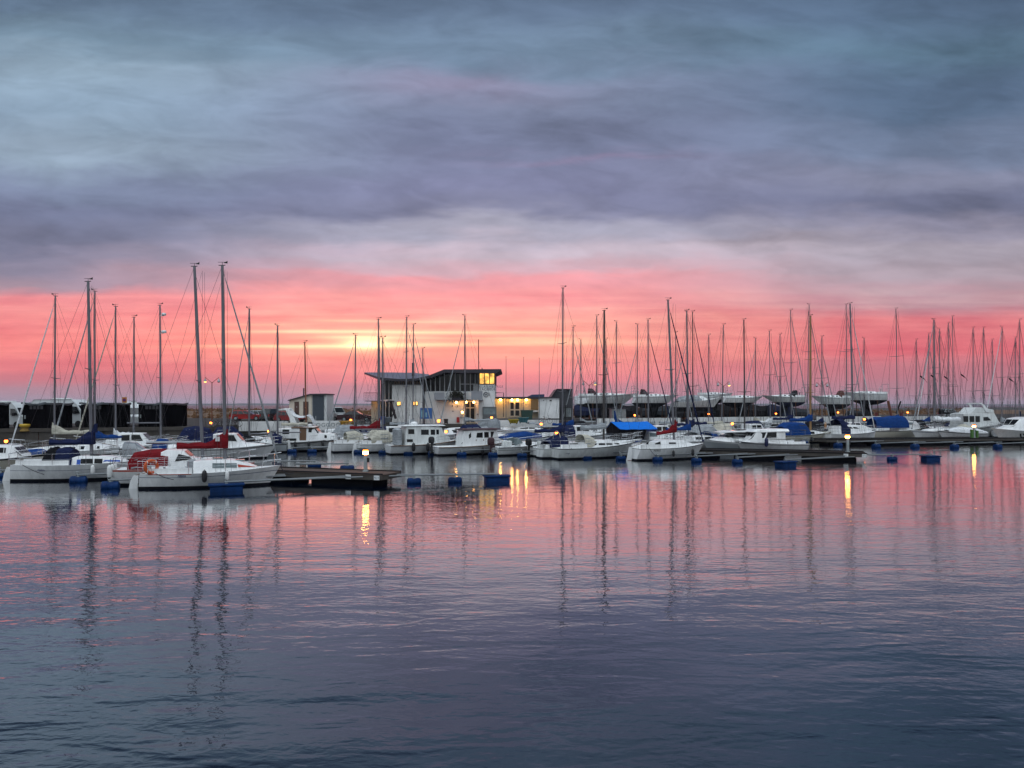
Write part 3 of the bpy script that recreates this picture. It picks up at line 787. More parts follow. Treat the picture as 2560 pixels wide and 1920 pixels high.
def cx(px, Y=CY): return wX(px, Y)
def cz(py, Y=CY): return wZ(py, Y)
def lamp_ball(root, parent, name, p, r=.11, m=None):
    mb = MB(); mb.lathe([(.02,-r),(r*.75,-r*.7),(r,0),(r*.75,r*.7),(.02,r)], p, 8)
    o = pb(mb, name, m or bulb, root, parent, True); return o
def wbox(mb, x0, x1, y0, y1, Ya, Yb, Yref=None, m=0):
    """box between photograph columns x0..x1 and rows y0..y1 measured on the plane Ya, from depth Ya to Yb"""
    mb.box(cx(x0, Yref or Ya), cx(x1, Yref or Ya), Ya, Yb, cz(y1, Yref or Ya), cz(y0, Yref or Ya), m)
club = thing('clubhouse', 'white two storey harbour clubhouse with butterfly roof, glazed upper floor and lit corner room', 'building', (cx(1100), CY, QZ))
wall = MB(); wbox(wall, 980, 1056.6, 963, 1062, 90, 99)
wall_o = pb(wall, 'wall', paintw, club)
w2_ = MB(); wbox(w2_, 1062, 1197, 979, 1062, 90.4, 99)
wall2 = pb(w2_, 'wall', paintw, club)
w3_ = MB(); wbox(w3_, 1197.4, 1237, 961, 1062, 89.8, 99)
wall3 = pb(w3_, 'wall', paintw, club)
for q in ((1056.9, 1061.7, 938, 1062, 90.9, 98), (952, 979.6, 944, 1000, 91, 98), (958, 979.6, 1003, 1062, 91, 98)):
    g = MB(); wbox(g, *q); pb(g, 'dark_cladding', darkwall, club)
# glazing
g = MB(); g.prism([(cx(1062), cz(978.6)), (cx(1196.8), cz(978.6)), (cx(1196.8), cz(930)), (cx(1112), cz(930)), (cx(1062), cz(946))], 90.9, 98)
gl = pb(g, 'window', glass, club)
mu = MB()
for px in (1063.5, 1075, 1086.5, 1098, 1110, 1124, 1136.5, 1149, 1162, 1175, 1187, 1195):
    top = 946-(px-1062)/50*16 if px < 1112 else 930
    mu.box(cx(px)-.045, cx(px)+.045, 90.78, 90.9, cz(978.3), cz(top))
mu.box(cx(1150), cx(1196), 90.76, 90.9, cz(960.4), cz(959)); mu.box(cx(1062), cx(1197), 90.7, 90.9, cz(979.2), cz(977.6))
pb(mu, 'mullions', mull, club, gl).location = (0, 0, 0)
g = MB(); wbox(g, 953.5, 979, 946, 998, 90.9, 90.98); gl2 = pb(g, 'window', glass, club)
mu = MB()
for px in (953, 959.5, 969.5, 979.3): mu.box(cx(px)-.04, cx(px)+.04, 90.8, 90.95, cz(998), cz(946))
mu.box(cx(952), cx(981), 90.7, 90.97, cz(1002), cz(998.5)); pb(mu, 'mullions', mull, club, gl2).location = (0, 0, 0)
g = MB(); wbox(g, 953.5, 979, 1005, 1046, 90.9, 90.98); gl2 = pb(g, 'window', glass, club)
mu = MB()
for px in (953, 961, 970, 979): mu.box(cx(px)-.04, cx(px)+.04, 90.8, 90.95, cz(1060), cz(1003))
pb(mu, 'mullions', mull, club, gl2).location = (0, 0, 0)
w4_ = MB(); wbox(w4_, 928, 951.8, 1003, 1062, 91, 97); pb(w4_, 'wall', mat('wall_cream', (.50,.44,.34), .7, var=.15), club)
# clerestory strip over the left block, with the backs of chairs showing
g = MB(); wbox(g, 980.2, 1056, 948, 962.8, 90.5, 98); gl3 = pb(g, 'window', glass, club)
mu = MB()
for i in range(9):
    px = 985+i*7.6+(i % 3)
    for d in (0, 4.2): mu.box(cx(px+d)-.025, cx(px+d)+.025, 90.42, 90.5, cz(962.6), cz(954))
    mu.box(cx(px)-.02, cx(px+4.2)+.02, 90.42, 90.5, cz(955), cz(953.4))
pb(mu, 'chair_backs', mat('chair_wood', (.30,.17,.10), .6), club, gl3).location = (0, 0, 0)
# panel joint and trims
g = MB()
for px in (995, 1017, 1040): g.box(cx(px)-.02, cx(px)+.02, 89.97, 90.02, cz(1060), cz(965))
g.box(cx(980), cx(1057), 89.9, 90.05, cz(963.4), cz(961.6)); pb(g, 'panel_joints', mat('joint_grey', (.36,.37,.38), .7), club)
# roofs
def slab(corners, th, m=0):
    mb = MB(); top = [tuple(c) for c in corners]; bot = [(x, y, z-th) for x, y, z in corners]
    mb.loft([bot, top], m, True, True, True, None); return mb
r1 = MB()
fr_ = [(cx(948, 88.6), 88.6, cz(943.5, 88.6)), (cx(1000, 88.6), 88.6, cz(947.5, 88.6)), (cx(1040, 88.6), 88.6, cz(946, 88.6)), (cx(1074, 88.6), 88.6, cz(938.5, 88.6))]
bk_ = [(cx(911, 100), 100, cz(931, 100)), (cx(985, 100), 100, cz(931, 100)), (cx(1035, 100), 100, cz(932, 100)), (cx(1072, 100), 100, cz(935.5, 100))]
r1.loft([bk_, fr_], 0, False); r1.loft([fr_, [(x, y, z-.30) for x, y, z in fr_]], 1, False); r1.loft([[(x, y, z-.30) for x, y, z in fr_], [(x, y, z-.22) for x, y, z in bk_]], 1, False)
r1.face([bk_[0], fr_[0], (fr_[0][0], fr_[0][1], fr_[0][2]-.3), (bk_[0][0], bk_[0][1], bk_[0][2]-.22)], 1)
roof1 = pb(r1, 'roof', [roofm, fascia], club)
r2 = MB(); pts = [(1071, 939), (1110, 923.4), (1253, 922.6), (1253, 926.5), (1238, 933), (1112, 931.5), (1071, 947)]
r2.prism([(cx(a, 88.8), cz(b, 88.8)) for a, b in pts], 88.8, 99.6)
roof2 = pb(r2, 'roof', [fascia], club)
g = MB(); wbox(g, 1029.5, 1035, 907, 944, 93, 93.4); pb(g, 'chimney', darkwall, club, None)
g = MB(); g.tube([(cx(1195), 92, cz(925)), (cx(1194.3), 92, cz(845))], .06, 5); pb(g, 'antenna', mat('antenna_red', (.20,.05,.05), .5), club)
g = MB(); g.prism([(cx(1201), cz(924)), (cx(1206), cz(924)), (cx(1203.6), cz(916.5))], 92, 92.3); pb(g, 'roof_vent', fascia, club)
# lit corner room
g = MB(); wbox(g, 1199, 1236.2, 933.2, 959.4, 89.9, 90.1); lw = pb(g, 'lit_window', litwin, club)
mu = MB()
for px in (1198.6, 1211.5, 1224, 1236.4): mu.box(cx(px)-.05, cx(px)+.05, 89.8, 90.0, cz(960), cz(932.5))
mu.box(cx(1197), cx(1238), 89.72, 90.05, cz(961.2), cz(959.6)); pb(mu, 'window_frame', mat('frame_brown', (.09,.05,.035), .5), club, lw).location = (0, 0, 0)
g = MB(); wbox(g, 1196, 1238, 932, 961, 90.12, 98); pb(g, 'dark_cladding', darkwall, club)
# lettering and emblem
inkm = mat('sign_ink', (.08,.09,.12), .6)
t1 = letters('sign_lettering', 'KLAISHBORGS', .40, (cx(1197.8), 89.785, cz(969.6)), (R(90), 0, 0), inkm, club, spacing=1.18)
t2 = letters('sign_lettering', 'YACHT', .40, (cx(1198.2), 89.785, cz(976.2)), (R(90), 0, 0), inkm, club, spacing=1.18); t3 = letters('sign_lettering', 'CLUB', .40, (cx(1216.5), 89.785, cz(976.2)), (R(90), 0, 0), inkm, club, spacing=1.18)
for t in (t1, t2, t3): t.location = [a-b for a, b in zip(t.location, club.location)]
g = MB(); g.torus((cx(1215), 89.77, cz(986.5)), .27, .045, 20, 5, 'y', 0, R(60), R(400))
a, z = cx(1215), cz(986.5)
for q in ([(-.12,.1),(-.06,-.03),(.0,.08),(.06,-.03),(.12,.1)], [(-.13,.0),(.0,-.08),(.13,.02)]): g.tube([(a+u, 89.77, z+v) for u, v in q], .03, 4)
g.tube([(cx(1222), 89.77, cz(981)), (cx(1224.4), 89.77, cz(988.5)), (cx(1223.6), 89.77, cz(990))], .035, 4); pb(g, 'emblem', inkm, club)
# balconies
rail = mat('balcony_panel', (.32,.33,.36), .5, var=.1)
def balcony(x0, x1, ytop, ybot, Ya, Yb, pm, panel=True):
    mb = MB(); wbox(mb, x0, x1, ybot-1.6, ybot, Ya, Yb); o = pb(mb, 'balcony', fascia, club)
    r = MB(); r.box(cx(x0), cx(x1), Ya, Ya+.06, cz(ytop)-.04, cz(ytop)+.02)
    n = int((cx(x1)-cx(x0))/.14)
    for i in range(n+1):
        x = cx(x0)+(cx(x1)-cx(x0))*i/n; r.box(x-.012, x+.012, Ya+.01, Ya+.04, cz(ybot-1.6), cz(ytop))
    if panel: r.box(cx(x0)+.02, cx(x1)-.02, Ya+.045, Ya+.065, cz(ybot-2.2), cz(ytop+1.2))
    rr = pb(r, 'railing', pm, club, o); rr.location = (0, 0, 0)
balcony(912, 946, 982, 1003.5, 89.4, 91, mat('rail_red', (.22,.09,.09), .5), False)
balcony(1088, 1113, 981.5, 1001, 88.9, 90.4, rail); balcony(1180, 1207, 978, 1001.5, 88.6, 89.8, rail)
g = MB(); wbox(g, 1113.2, 1179, 999, 1001.5, 89.2, 90.4); pb(g, 'canopy', fascia, club)
g = MB(); rg = random.Random(4)
for i in range(420):
    x = cx(1142)+rg.gauss(0, .42); y = 89.8+rg.uniform(-.3,.4); z = cz(991)+rg.gauss(0, .28); s_ = .13; a = rg.uniform(0, pi)
    g.face([(x-s_*cos(a), y-s_*sin(a), z), (x+s_*cos(a), y+s_*sin(a), z), (x+rg.uniform(-.1,.1), y, z+s_*1.4)])
plm = mat('plant_dark', (.035,.035,.025), .8, var=.4)
pl = thing('potted_plant', 'dark bushy plant on the balcony ledge of the clubhouse', 'plant', (cx(1142), 89.8, cz(999)))
pb(g, 'foliage', plm, pl); g = MB(); g.box(cx(1130), cx(1154), 89.5, 90.1, cz(999), cz(994)); pb(g, 'planter', darkwall, pl)
g = MB(); g.box(cx(1180)-.04, cx(1180)+.04, 88.7, 88.75, cz(1001), cz(978)); pb(g, 'post', mull, club)
g = MB(); wbox(g, 1183, 1196, 961, 978, 90.2, 90.7); pb(g, 'awning', c_grey, club)
# ground floor doors and openings
g = MB(); wbox(g, 1164, 1186.5, 1003.5, 1057, 90.34, 90.6); dr = pb(g, 'door', glass, club)
mu = MB()
for px in (1163.6, 1175, 1187): mu.box(cx(px)-.06, cx(px)+.06, 90.25, 90.42, cz(1060), cz(1003))
for py in (1003, 1019.5, 1057): mu.box(cx(1163), cx(1187.5), 90.27, 90.42, cz(py)-.06, cz(py)+.06)
pb(mu, 'door_frame', mat('frame_cream', (.48,.42,.32), .5), club, dr).location = (0, 0, 0)
g = MB(); wbox(g, 1057.4, 1061.4, 1003.5, 1013.5, 90.75, 90.95); pb(g, 'vent', plastic_k, club)
g = MB(); wbox(g, 1206.5, 1241, 1017, 1051, 89.2, 89.78); kk = pb(g, 'display_case', mat('case_grey', (.10,.11,.115), .4, var=.2), club)
g = MB(); wbox(g, 1209, 1239, 1021, 1036, 89.17, 89.21); pb(g, 'pane', glassl, club, kk).location = (0, 0, 0)
for (a, b, c, d) in ((1141.6, 1148.4, 1043, 1056),):
    g = MB(); wbox(g, a, b, c, d, 90.2, 90.4); pb(g, 'red_cabinet', mat('cabinet_red', (.35,.02,.02), .4), club)
for a, b in ((1130, 1015), (1142.5, 1016), (1131, 1028), (1193, 1036)):
    g = MB(); wbox(g, a, a+2.4, b-1.2, b+1.2, 90.3, 90.42); pb(g, 'meter_box', plastic_k, club)
g = MB(); wbox(g, 1150.5, 1157, 1026, 1043, 90.1, 90.4); pb(g, 'notice_box', zinc, club)
# outside stair of dark timber
g = MB(); g.tube([(cx(979), 89.6, cz(1008)), (cx(992), 89.2, cz(1046))], .16, 4); g.tube([(cx(990), 89.2, cz(1024)), (cx(980), 89.4, cz(1046))], .08, 4); g.box(cx(972), cx(986), 89, 90, cz(1004), cz(1001.5)); pb(g, 'stair', darkwall, club)
for px, py, yy in ((995, 1009, 89.8), (999, 1008.5, 89.8), (1034, 1008.5, 89.8), (1041.5, 1008.5, 89.8)):
    g = MB(); wbox(g, px-2.6, px+2.6, py-5, py+5, 89.86, 89.99); o = pb(g, 'wall_lamp', plastic_k, club)
    g = MB(); wbox(g, px-1.9, px+1.9, py-4, py+4, 89.8, 89.87); pb(g, 'lamp_glass', mat('amber_glass', (1,.6,.2), .4, emit=(1,.48,.10), emitw=2.6), club, o).location = (0, 0, 0)
for px, py, yy in ((1141, 1006, 89.9), (1165.5, 1005.5, 90.05), (1184.5, 1005.5, 89.9), (1156, 1030.5, 90.0), (948, 1008, 90.4)):
    g = MB(); g.box(cx(px, yy)-.06, cx(px, yy)+.06, yy, yy+.35, cz(py, yy)+.08, cz(py, yy)+.14); o = pb(g, 'wall_lamp', plastic_k, club)
    lamp_ball(club, o, 'lamp_globe', (cx(px, yy), yy, cz(py, yy)), .13).location = (0, 0, 0)
# annexe
AY = 92.
ann = thing('annexe', 'low white annexe with lamplit porch and glazed double door beside the clubhouse', 'building', (cx(1310, AY), AY, QZ))
wa = MB(); wbox(wa, 1239, 1346, 997, 1046, AY+.9, AY+7, AY); wallA = pb(wa, 'wall', mat('wall_porch', (.60,.54,.42), .7, var=.12), ann)
wa = MB(); wbox(wa, 1346.4, 1398, 995.5, 1046, AY, AY+7, AY); pb(wa, 'wall', paintw, ann)
ro = MB(); wbox(ro, 1238, 1346.2, 992.2, 997, AY-.4, AY+7, AY); wbox(ro, 1346.2, 1400, 992.6, 995.3, AY-.2, AY+7.2, AY); pb(ro, 'roof', fascia, ann)
for q in ((1288.5, 1298.5), (1276, 1284.5)):
    d = MB(); wbox(d, q[0], q[1], 1006, 1040, AY+.8, AY+.92, AY); dd = pb(d, 'door', glass, ann)
d = MB()
for px in (1274.6, 1286.4, 1300): d.box(cx(px, AY)-.08, cx(px, AY)+.08, AY+.72, AY+.9, cz(1041, AY), cz(1003, AY))
for py in (1004.5, 1024.5, 1041): d.box(cx(1274, AY), cx(1300.6, AY), AY+.74, AY+.9, cz(py, AY)-.07, cz(py, AY)+.07)
pb(d, 'door_frame', mat('frame_white_warm', (.60,.55,.46), .5), ann, dd).location = (0, 0, 0)
d = MB(); wbox(d, 1327.5, 1345, 998.5, 1024, AY+.6, AY+.88, AY); pb(d, 'window', mat('dim_window', (.08,.06,.03), .2, emit=(.5,.3,.1), emitw=.12), ann)
d = MB(); wbox(d, 1324, 1347, 1026, 1030, AY+.3, AY+.9, AY); pb(d, 'sill', paintw, ann)
for px in (1251, 1280, 1294, 1316):
    g = MB(); g.box(cx(px, AY)-.05, cx(px, AY)+.05, AY+.3, AY+.5, cz(997.6, AY), cz(996.8, AY)); o = pb(g, 'porch_lamp', plastic_k, ann)
    lamp_ball(ann, o, 'lamp_globe', (cx(px, AY), AY+.45, cz(999.6, AY)), .125, porch_bulb).location = (0, 0, 0)
g = MB(); wbox(g, 1374, 1379, 1000, 1003, AY-.05, AY+.02, AY); wbox(g, 1358, 1360, 1000, 1002, AY-.05, AY+.02, AY); pb(g, 'vent', plastic_k, ann)
g = MB(); g.tube([(cx(1239, AY), AY-.3, cz(982, AY)), (cx(1259, AY), AY-.3, cz(982, AY)), (cx(1259, AY), AY-.3, cz(1042, AY))], .05, 5); pb(g, 'downpipe', fascia, ann)
o = thing('solar_panel', 'dark blue tilted panel on the roof of the lamplit annexe', 'panel', (cx(1338, 94), 94, cz(992, 94)))
g = MB(); g.prism([(cx(1318, 94), cz(992, 94)), (cx(1330, 94), cz(986.5, 94)), (cx(1361, 94), cz(985.5, 94)), (cx(1361, 94), cz(992, 94))], 94, 97); pb(g, 'panel', mat('panel_blue', (.03,.05,.12), .3), o)
barn = thing('gabled_shed', 'dark grey shed with sloping gable behind the white annexe', 'building', (cx(1405, 97), 97, QZ))
g = MB(); g.prism([(cx(1378, 97), cz(994, 97)), (cx(1392, 97), cz(974, 97)), (cx(1430, 97), cz(974, 97)), (cx(1430, 97), cz(1050, 97)), (cx(1378, 97), cz(1050, 97))], 97, 104); pb(g, 'wall', mat('shed_grey', (.05,.052,.06), .7, var=.2), barn)
g = MB(); g.prism([(cx(1376, 97), cz(994.5, 97)), (cx(1391.5, 97), cz(972.3, 97)), (cx(1431, 97), cz(972.3, 97)), (cx(1431, 97), cz(974, 97)), (cx(1392.4, 97), cz(974, 97)), (cx(1378, 97), cz(994.5, 97))], 96.7, 104.3); pb(g, 'roof', fascia, barn)
kio = thing('kiosk', 'small open kiosk with thin posts beside the white annexe', 'kiosk', (cx(1420, 93), 93, QZ))
g = MB(); wbox(g, 1393, 1432, 1012.5, 1014.5, 93, 96); pb(g, 'roof', fascia, kio)
for px in (1396, 1414, 1430):
    g = MB(); g.box(cx(px, 93)-.07, cx(px, 93)+.07, 93.1, 93.25, QZ, cz(1014.5, 93)); pb(g, 'post', plastic_k, kio)
g = MB(); wbox(g, 1412, 1431, 1020, 1042, 94, 95); pb(g, 'counter', zinc, kio)
# toilet hut with mono-pitch roof
HY = 100.
hut = thing('service_hut', 'small cream hut with sloping roof, two brown doors and a slate grey end', 'building', (cx(768, HY), HY, QZ))
g = MB(); g.prism([(cx(723, HY), cz(1060, HY)), (cx(779.5, HY), cz(1060, HY)), (cx(779.5, HY), cz(987, HY)), (cx(723, HY), cz(999, HY))], HY, HY+4); pb(g, 'wall', mat('hut_cream', (.66,.60,.50), .7, var=.12), hut)
g = MB(); wbox(g, 779.8, 816, 986.5, 1060, HY+.15, HY+4, HY); pb(g, 'wall', mat('hut_white', (.74,.75,.75), .7), hut)
g = MB(); wbox(g, 782, 809.5, 987.5, 1050, HY, HY+.2, HY); pb(g, 'shutter', mat('slate', (.055,.07,.09), .6, var=.2), hut)
g = MB(); g.prism([(cx(721, HY), cz(1000, HY)), (cx(776, HY), cz(984.5, HY)), (cx(818, HY), cz(984, HY)), (cx(818, HY), cz(986.4, HY)), (cx(776, HY), cz(987, HY)), (cx(721, HY), cz(1002, HY))], HY-.3, HY+4.3); pb(g, 'roof', fascia, hut)
for a, b in ((736, 747.5), (758, 771)):
    g = MB(); wbox(g, a, b, 1004, 1042, HY-.05, HY+.05); o = pb(g, 'door', mat('door_brown', (.10,.055,.045), .5), hut)
    g = MB(); wbox(g, (a+b)/2-.6, (a+b)/2+.6, 1016, 1019, HY-.08, HY-.04); pb(g, 'door_sign', mull, hut, o).location = (0, 0, 0)
g = MB(); g.tube([(cx(754, HY), HY+1, cz(990, HY)), (cx(754, HY), HY+1, cz(970, HY))], .09, 6); pb(g, 'flue', fascia, hut)
# black storage sheds with slack roof tarpaulins
tarp = mat('tarpaulin_dark', (.05,.058,.066), .55, var=.3, scale=1.5)
def black_shed(x0, x1, y0, y1, Y, label):
    """front from x0 to the corner, then the receding right side up to x1"""
    xm = x0+(x1-x0)*.56; a, b = cx(x0, Y), cx(xm, Y); D = b/((x1-1280)/FPX)-Y
    rt = thing('storage_shed', label, 'shed', ((a+b)/2, Y, QZ), 0, 'black storage sheds on the left quay')
    g = MB(); zt = cz(y0+3, Y); g.box(a, b, Y, Y+D, QZ, zt); n = 9
    for i in range(n+1): x = a+(b-a)*i/n; g.box(x-.02, x+.02, Y-.03, Y, QZ, zt)
    for i in range(n+1): y = Y+D*i/n; g.box(b, b+.03, y-.02, y+.02, QZ, zt)
    pb(g, 'wall', timberk, rt)
    rows = []
    for j in range(9):
        q = j/8; rows.append([(a-.12+(b-a+.24)*i/10, Y-.14+(D+.2)*q, zt+.20-.16*sin(pi*i/10)**.8-.10*sin(pi*q)+.05*sin(i*1.7+j)) for i in range(11)])
    g = MB(); g.loft(rows, 0, False)
    g.loft([rows[0], [(x, y-.01, z-.10-.07*abs(sin(x*2.1))) for x, y, z in rows[0]]], 0, False)
    side = [r[-1] for r in rows]; g.loft([side, [(x+.01, y, z-.12-.10*abs(sin(y*1.9))) for x, y, z in side]], 0, False)
    pb(g, 'roof', tarp, rt)
    g = MB()
    for i in range(4):
        px = x0+(xm-x0)*.25+i*(xm-x0)*.13
        g.box(cx(px, Y), cx(px+(xm-x0)*.09, Y), Y-.055, Y-.03, cz(y0+15, Y), cz(y0+7, Y))
    pb(g, 'vent', mat('vent_grey', (.035,.035,.042), .5), rt)
    g = MB(); g.box(a+.15, a+.25, Y-.08, Y, QZ+.95, QZ+1.3); pb(g, 'latch', zinc, rt)
black_shed(-45, 22, 1008, 1090, 69.5, 'black storage shed cut by the left picture edge, left of a parked camper van')
black_shed(58, 180, 1008, 1090, 71., 'black storage shed with a yellow mooring bollard in front of its left corner')
black_shed(203, 325, 1008, 1090, 73., 'black storage shed right of the white high roofed camper van')
black_shed(347, 467, 1008, 1088, 76., 'black storage shed at the right end of the row, next to the brown field')

# ------------------------------------------------------------------ quay parapets
parm = mat('parapet_white', (.70,.70,.69), .75, var=.25, scale=.8, bump=.2)
def parapet(x0, x1, h, label, off=-.35, th=.3, m=None, zb=1.45):
    X0 = (x0-1280)/FPX; X1 = (x1-1280)/FPX
    a = 90*X0/(1-.43*X0); b = 90*X1/(1-.43*X1)
    g = MB(); n = max(1, int((b-a)/4))
    for i in range(n):
        u, v = a+(b-a)*i/n, a+(b-a)*(i+1)/n-.03
        g.loft([[(u, qedge(u)+off, zb), (u, qedge(u)+off, QZ+h), (u, qedge(u)+off+th, QZ+h), (u, qedge(u)+off+th, zb)], [(v, qedge(v)+off, zb), (v, qedge(v)+off, QZ+h), (v, qedge(v)+off+th, QZ+h), (v, qedge(v)+off+th, zb)]], 0, True, True, True)
    ob = g.build('parapet_wall', [m or parm]); tag(ob, label, 'wall'); return ob
parapet(600, 722, .55, 'low white quay wall in front of the red estate car')
pw = parapet(786, 853, .55, 'low white quay wall with grey graffiti in front of the cream hut')
gx = (792-1280)/FPX; gx = 90*gx/(1-.43*gx); gr = letters('graffiti', 'OGGOG', .62, (gx, qedge(gx)-.37, QZ-.10), (R(90), 0, atan2(.43, 1)), mat('graffiti_grey', (.20,.23,.24), .7), pw, spacing=1.15)
parapet(966, 1010, .35, 'short dark quay wall in front of the left block of the clubhouse', m=mat('wall_dark', (.045,.042,.042), .8, var=.2))
parapet(1245, 1398, .45, 'white quay wall in front of the lamplit annexe', off=-.2)
parapet(1490, 1700, .55, 'white quay wall below the stored yachts behind the bright blue tarpaulin')
parapet(1722, 2010, .6, 'long white quay wall between the bright blue tarpaulin and the wooden mast')
parapet(2040, 2200, .55, 'white quay wall below the two overlapping stored yachts')
parapet(2225, 2360, .5, 'white quay wall at the right, below the silver hatchback')
for x0, x1, lb in ((538, 596, 'plain concrete kerb block left of the red estate car'),):
    parapet(x0, x1, .2, lb, m=concrete)
# ------------------------------------------------------------------ vehicles
carglass = mat('car_glass', (.015,.018,.02), .05, coat=.5)
tyre = mat('tyre', (.012,.012,.013), .8)
tail = mat('tail_red', (.30,.01,.01), .3)
def car(name, label, px, Y, rot, L, W, H, paint, kind='estate', z=QZ, group='cars parked on the quay', lights=False):
    rt = thing(name, label, 'car' if kind != 'van' else 'van', (wX(px, Y), Y, z), R(rot), group)
    hl, hw = L/2, W/2; sh = {'estate': .62, 'suv': .60, 'hatch': .60, 'van': .58, 'saloon': .64}[kind]
    zs = H*sh
    prof = {'estate': [(-hl,.28),(-hl,.55),(-hl*.98,zs*.92),(-hl*.9,zs),(hl*.35,zs*.99),(hl*.86,zs*.86),(hl*.98,zs*.62),(hl,.28)]}.get(kind, [(-hl,.28),(-hl,.5),(-hl*.99,zs*.95),(-hl*.94,zs),(hl*.42,zs),(hl*.86,zs*.88),(hl*.99,zs*.6),(hl,.28)])
    b = MB()
    b.loft([[(x*.985, -hw*.92, zz+.02) for x, zz in prof], [(x, -hw, zz) for x, zz in prof], [(x, hw, zz) for x, zz in prof], [(x*.985, hw*.92, zz+.02) for x, zz in prof]], 0, True, True, True)
    r0, r1, f0, f1 = {'estate': (-.93,-.74,.02,.38), 'suv': (-.95,-.82,.05,.36), 'hatch': (-.95,-.72,.1,.5), 'van': (-.97,-.92,.42,.66), 'saloon': (-.72,-.34,.05,.40)}[kind]
    top = H
    cab = [[(hl*r0, -hw*.94, zs-.03), (hl*f1, -hw*.94, zs-.03), (hl*f1, hw*.94, zs-.03), (hl*r0, hw*.94, zs-.03)],
           [(hl*r1, -hw*.78, top-.04), (hl*f0, -hw*.78, top-.04), (hl*f0, hw*.78, top-.04), (hl*r1, hw*.78, top-.04)],
           [(hl*(r1+.03), -hw*.70, top), (hl*(f0-.05), -hw*.70, top), (hl*(f0-.05), hw*.70, top), (hl*(r1+.03), hw*.70, top)]]
    b.loft(cab, 0, True, False, True)
    body = b.build('body', [paint], rt, True)
    w = MB()
    def sp(x, f, sg):
        u0 = r0+(r1-r0)*f; u1 = f1+(f0-f1)*f
        return (hl*(u0+(u1-u0)*x), sg*(hw*(.94-.16*f)+.012), zs-.03+(top-.04-zs+.03)*f)
    cuts = [(.04,.33),(.36,.64),(.67,.94)] if kind in ('estate','suv','hatch') else ([(.08,.5),(.54,.93)] if kind == 'saloon' else [(.70,.97)])
    for a, c in cuts:
        for sg in (1, -1): w = MB(); w.face([sp(a,.12,sg), sp(c,.12,sg), sp(c,.9,sg), sp(a,.9,sg)]); w.build('window', [carglass], rt)
    for (u0, u1, s2) in ((f1, f0, 1), (r0, r1, -1)):
        if kind == 'van' and s2 == -1: continue
        P = lambda f, v: (hl*(u0+(u1-u0)*f)+s2*.015, v*hw*(.94-.16*f)*.92, zs-.03+(top-.04-zs+.03)*f+.01)
        w = MB(); w.face([P(.1,-1), P(.1,1), P(.9,1), P(.9,-1)]); w.build('windscreen' if s2 == 1 else 'rear_window', [carglass], rt)
    rw = min(.34, H*.22)
    for x in (-hl*.60, hl*.62):
        for sg in (1, -1):
            m_ = MB(); m_.lathe([(rw*.6,-.1),(rw,-.08),(rw,.08),(rw*.6,.1)], (x, sg*(hw-.1), rw), 14, 0, 'y'); wl = m_.build('wheel', [tyre], rt, True)
            m_ = MB(); m_.lathe([(.03,-.012),(rw*.6,-.012),(rw*.58,.012),(.03,.012)], (x, sg*(hw+.012), rw), 10, 0, 'y'); m_.build('rim', [zinc], wl)
    for sg in (1, -1):
        m_ = MB(); m_.box(hl*.93, hl*.995+.01, sg*hw*.62-.16, sg*hw*.62+.16, zs*.62, zs*.78)
        m_.build('headlight', [mat('headlamp_on', (1,.8,.6), .3, emit=(1,.42,.1), emitw=9.) if lights else mat('headlamp', (.5,.5,.5), .1)], rt)
        m_ = MB(); m_.box(-hl-.012, -hl*.97, sg*hw*.8-.1, sg*hw*.8+.1, zs*.6, zs*.92); m_.build('tail_light', [tail], rt)
        m_ = MB(); m_.box(hl*.30, hl*.38, sg*(hw+.02)-.07, sg*(hw+.02)+.07, zs-.02, zs+.12, 0, .02); m_.build('mirror', [plastic_k], rt)
    m_ = MB(); m_.box(hl*.97, hl+.015, -hw*.8, hw*.8, .26, .42); m_.box(-hl-.015, -hl*.97, -hw*.8, hw*.8, .28, .45); m_.build('bumper', [plastic_k], rt)
    return rt
def paint(n, c): return mat('car_paint_'+n, c, .25, .1, var=.06, coat=.6)
car('parked_car', 'red estate car with dark roof rails parked behind the white quay wall', 619, 108, 2, 4.8, 1.8, 1.5, paint('red', (.34,.018,.016)))
car('parked_car', 'silver car half hidden behind the red estate car', 652, 113, 4, 4.3, 1.75, 1.45, paint('silver', (.35,.38,.40)), 'hatch')
car('parked_car', 'black off-road car with red tail lights, right of the red estate car', 686, 107, 70, 4.4, 1.85, 1.75, paint('black', (.012,.012,.014)), 'suv')
car('parked_car', 'red hatchback parked in front of the cream hut', 726, 99.2, -20, 4.1, 1.75, 1.45, paint('red_b', (.26,.02,.02)), 'hatch')
car('parked_van', 'white delivery van parked right of the cream hut', 834, 106, -38, 4.6, 1.85, 2.0, paint('white', (.62,.64,.64)), 'van')
car('parked_car', 'dark maroon saloon car parked left of the clubhouse', 890, 103, 4, 5.0, 1.85, 1.45, paint('maroon', (.045,.006,.010)), 'saloon')
car('parked_car', 'silver hatchback on the far right quay with glowing headlights', 2374, 141, 12, 3.9, 1.7, 1.55, paint('silver_b', (.40,.44,.47)), 'hatch', lights=True)
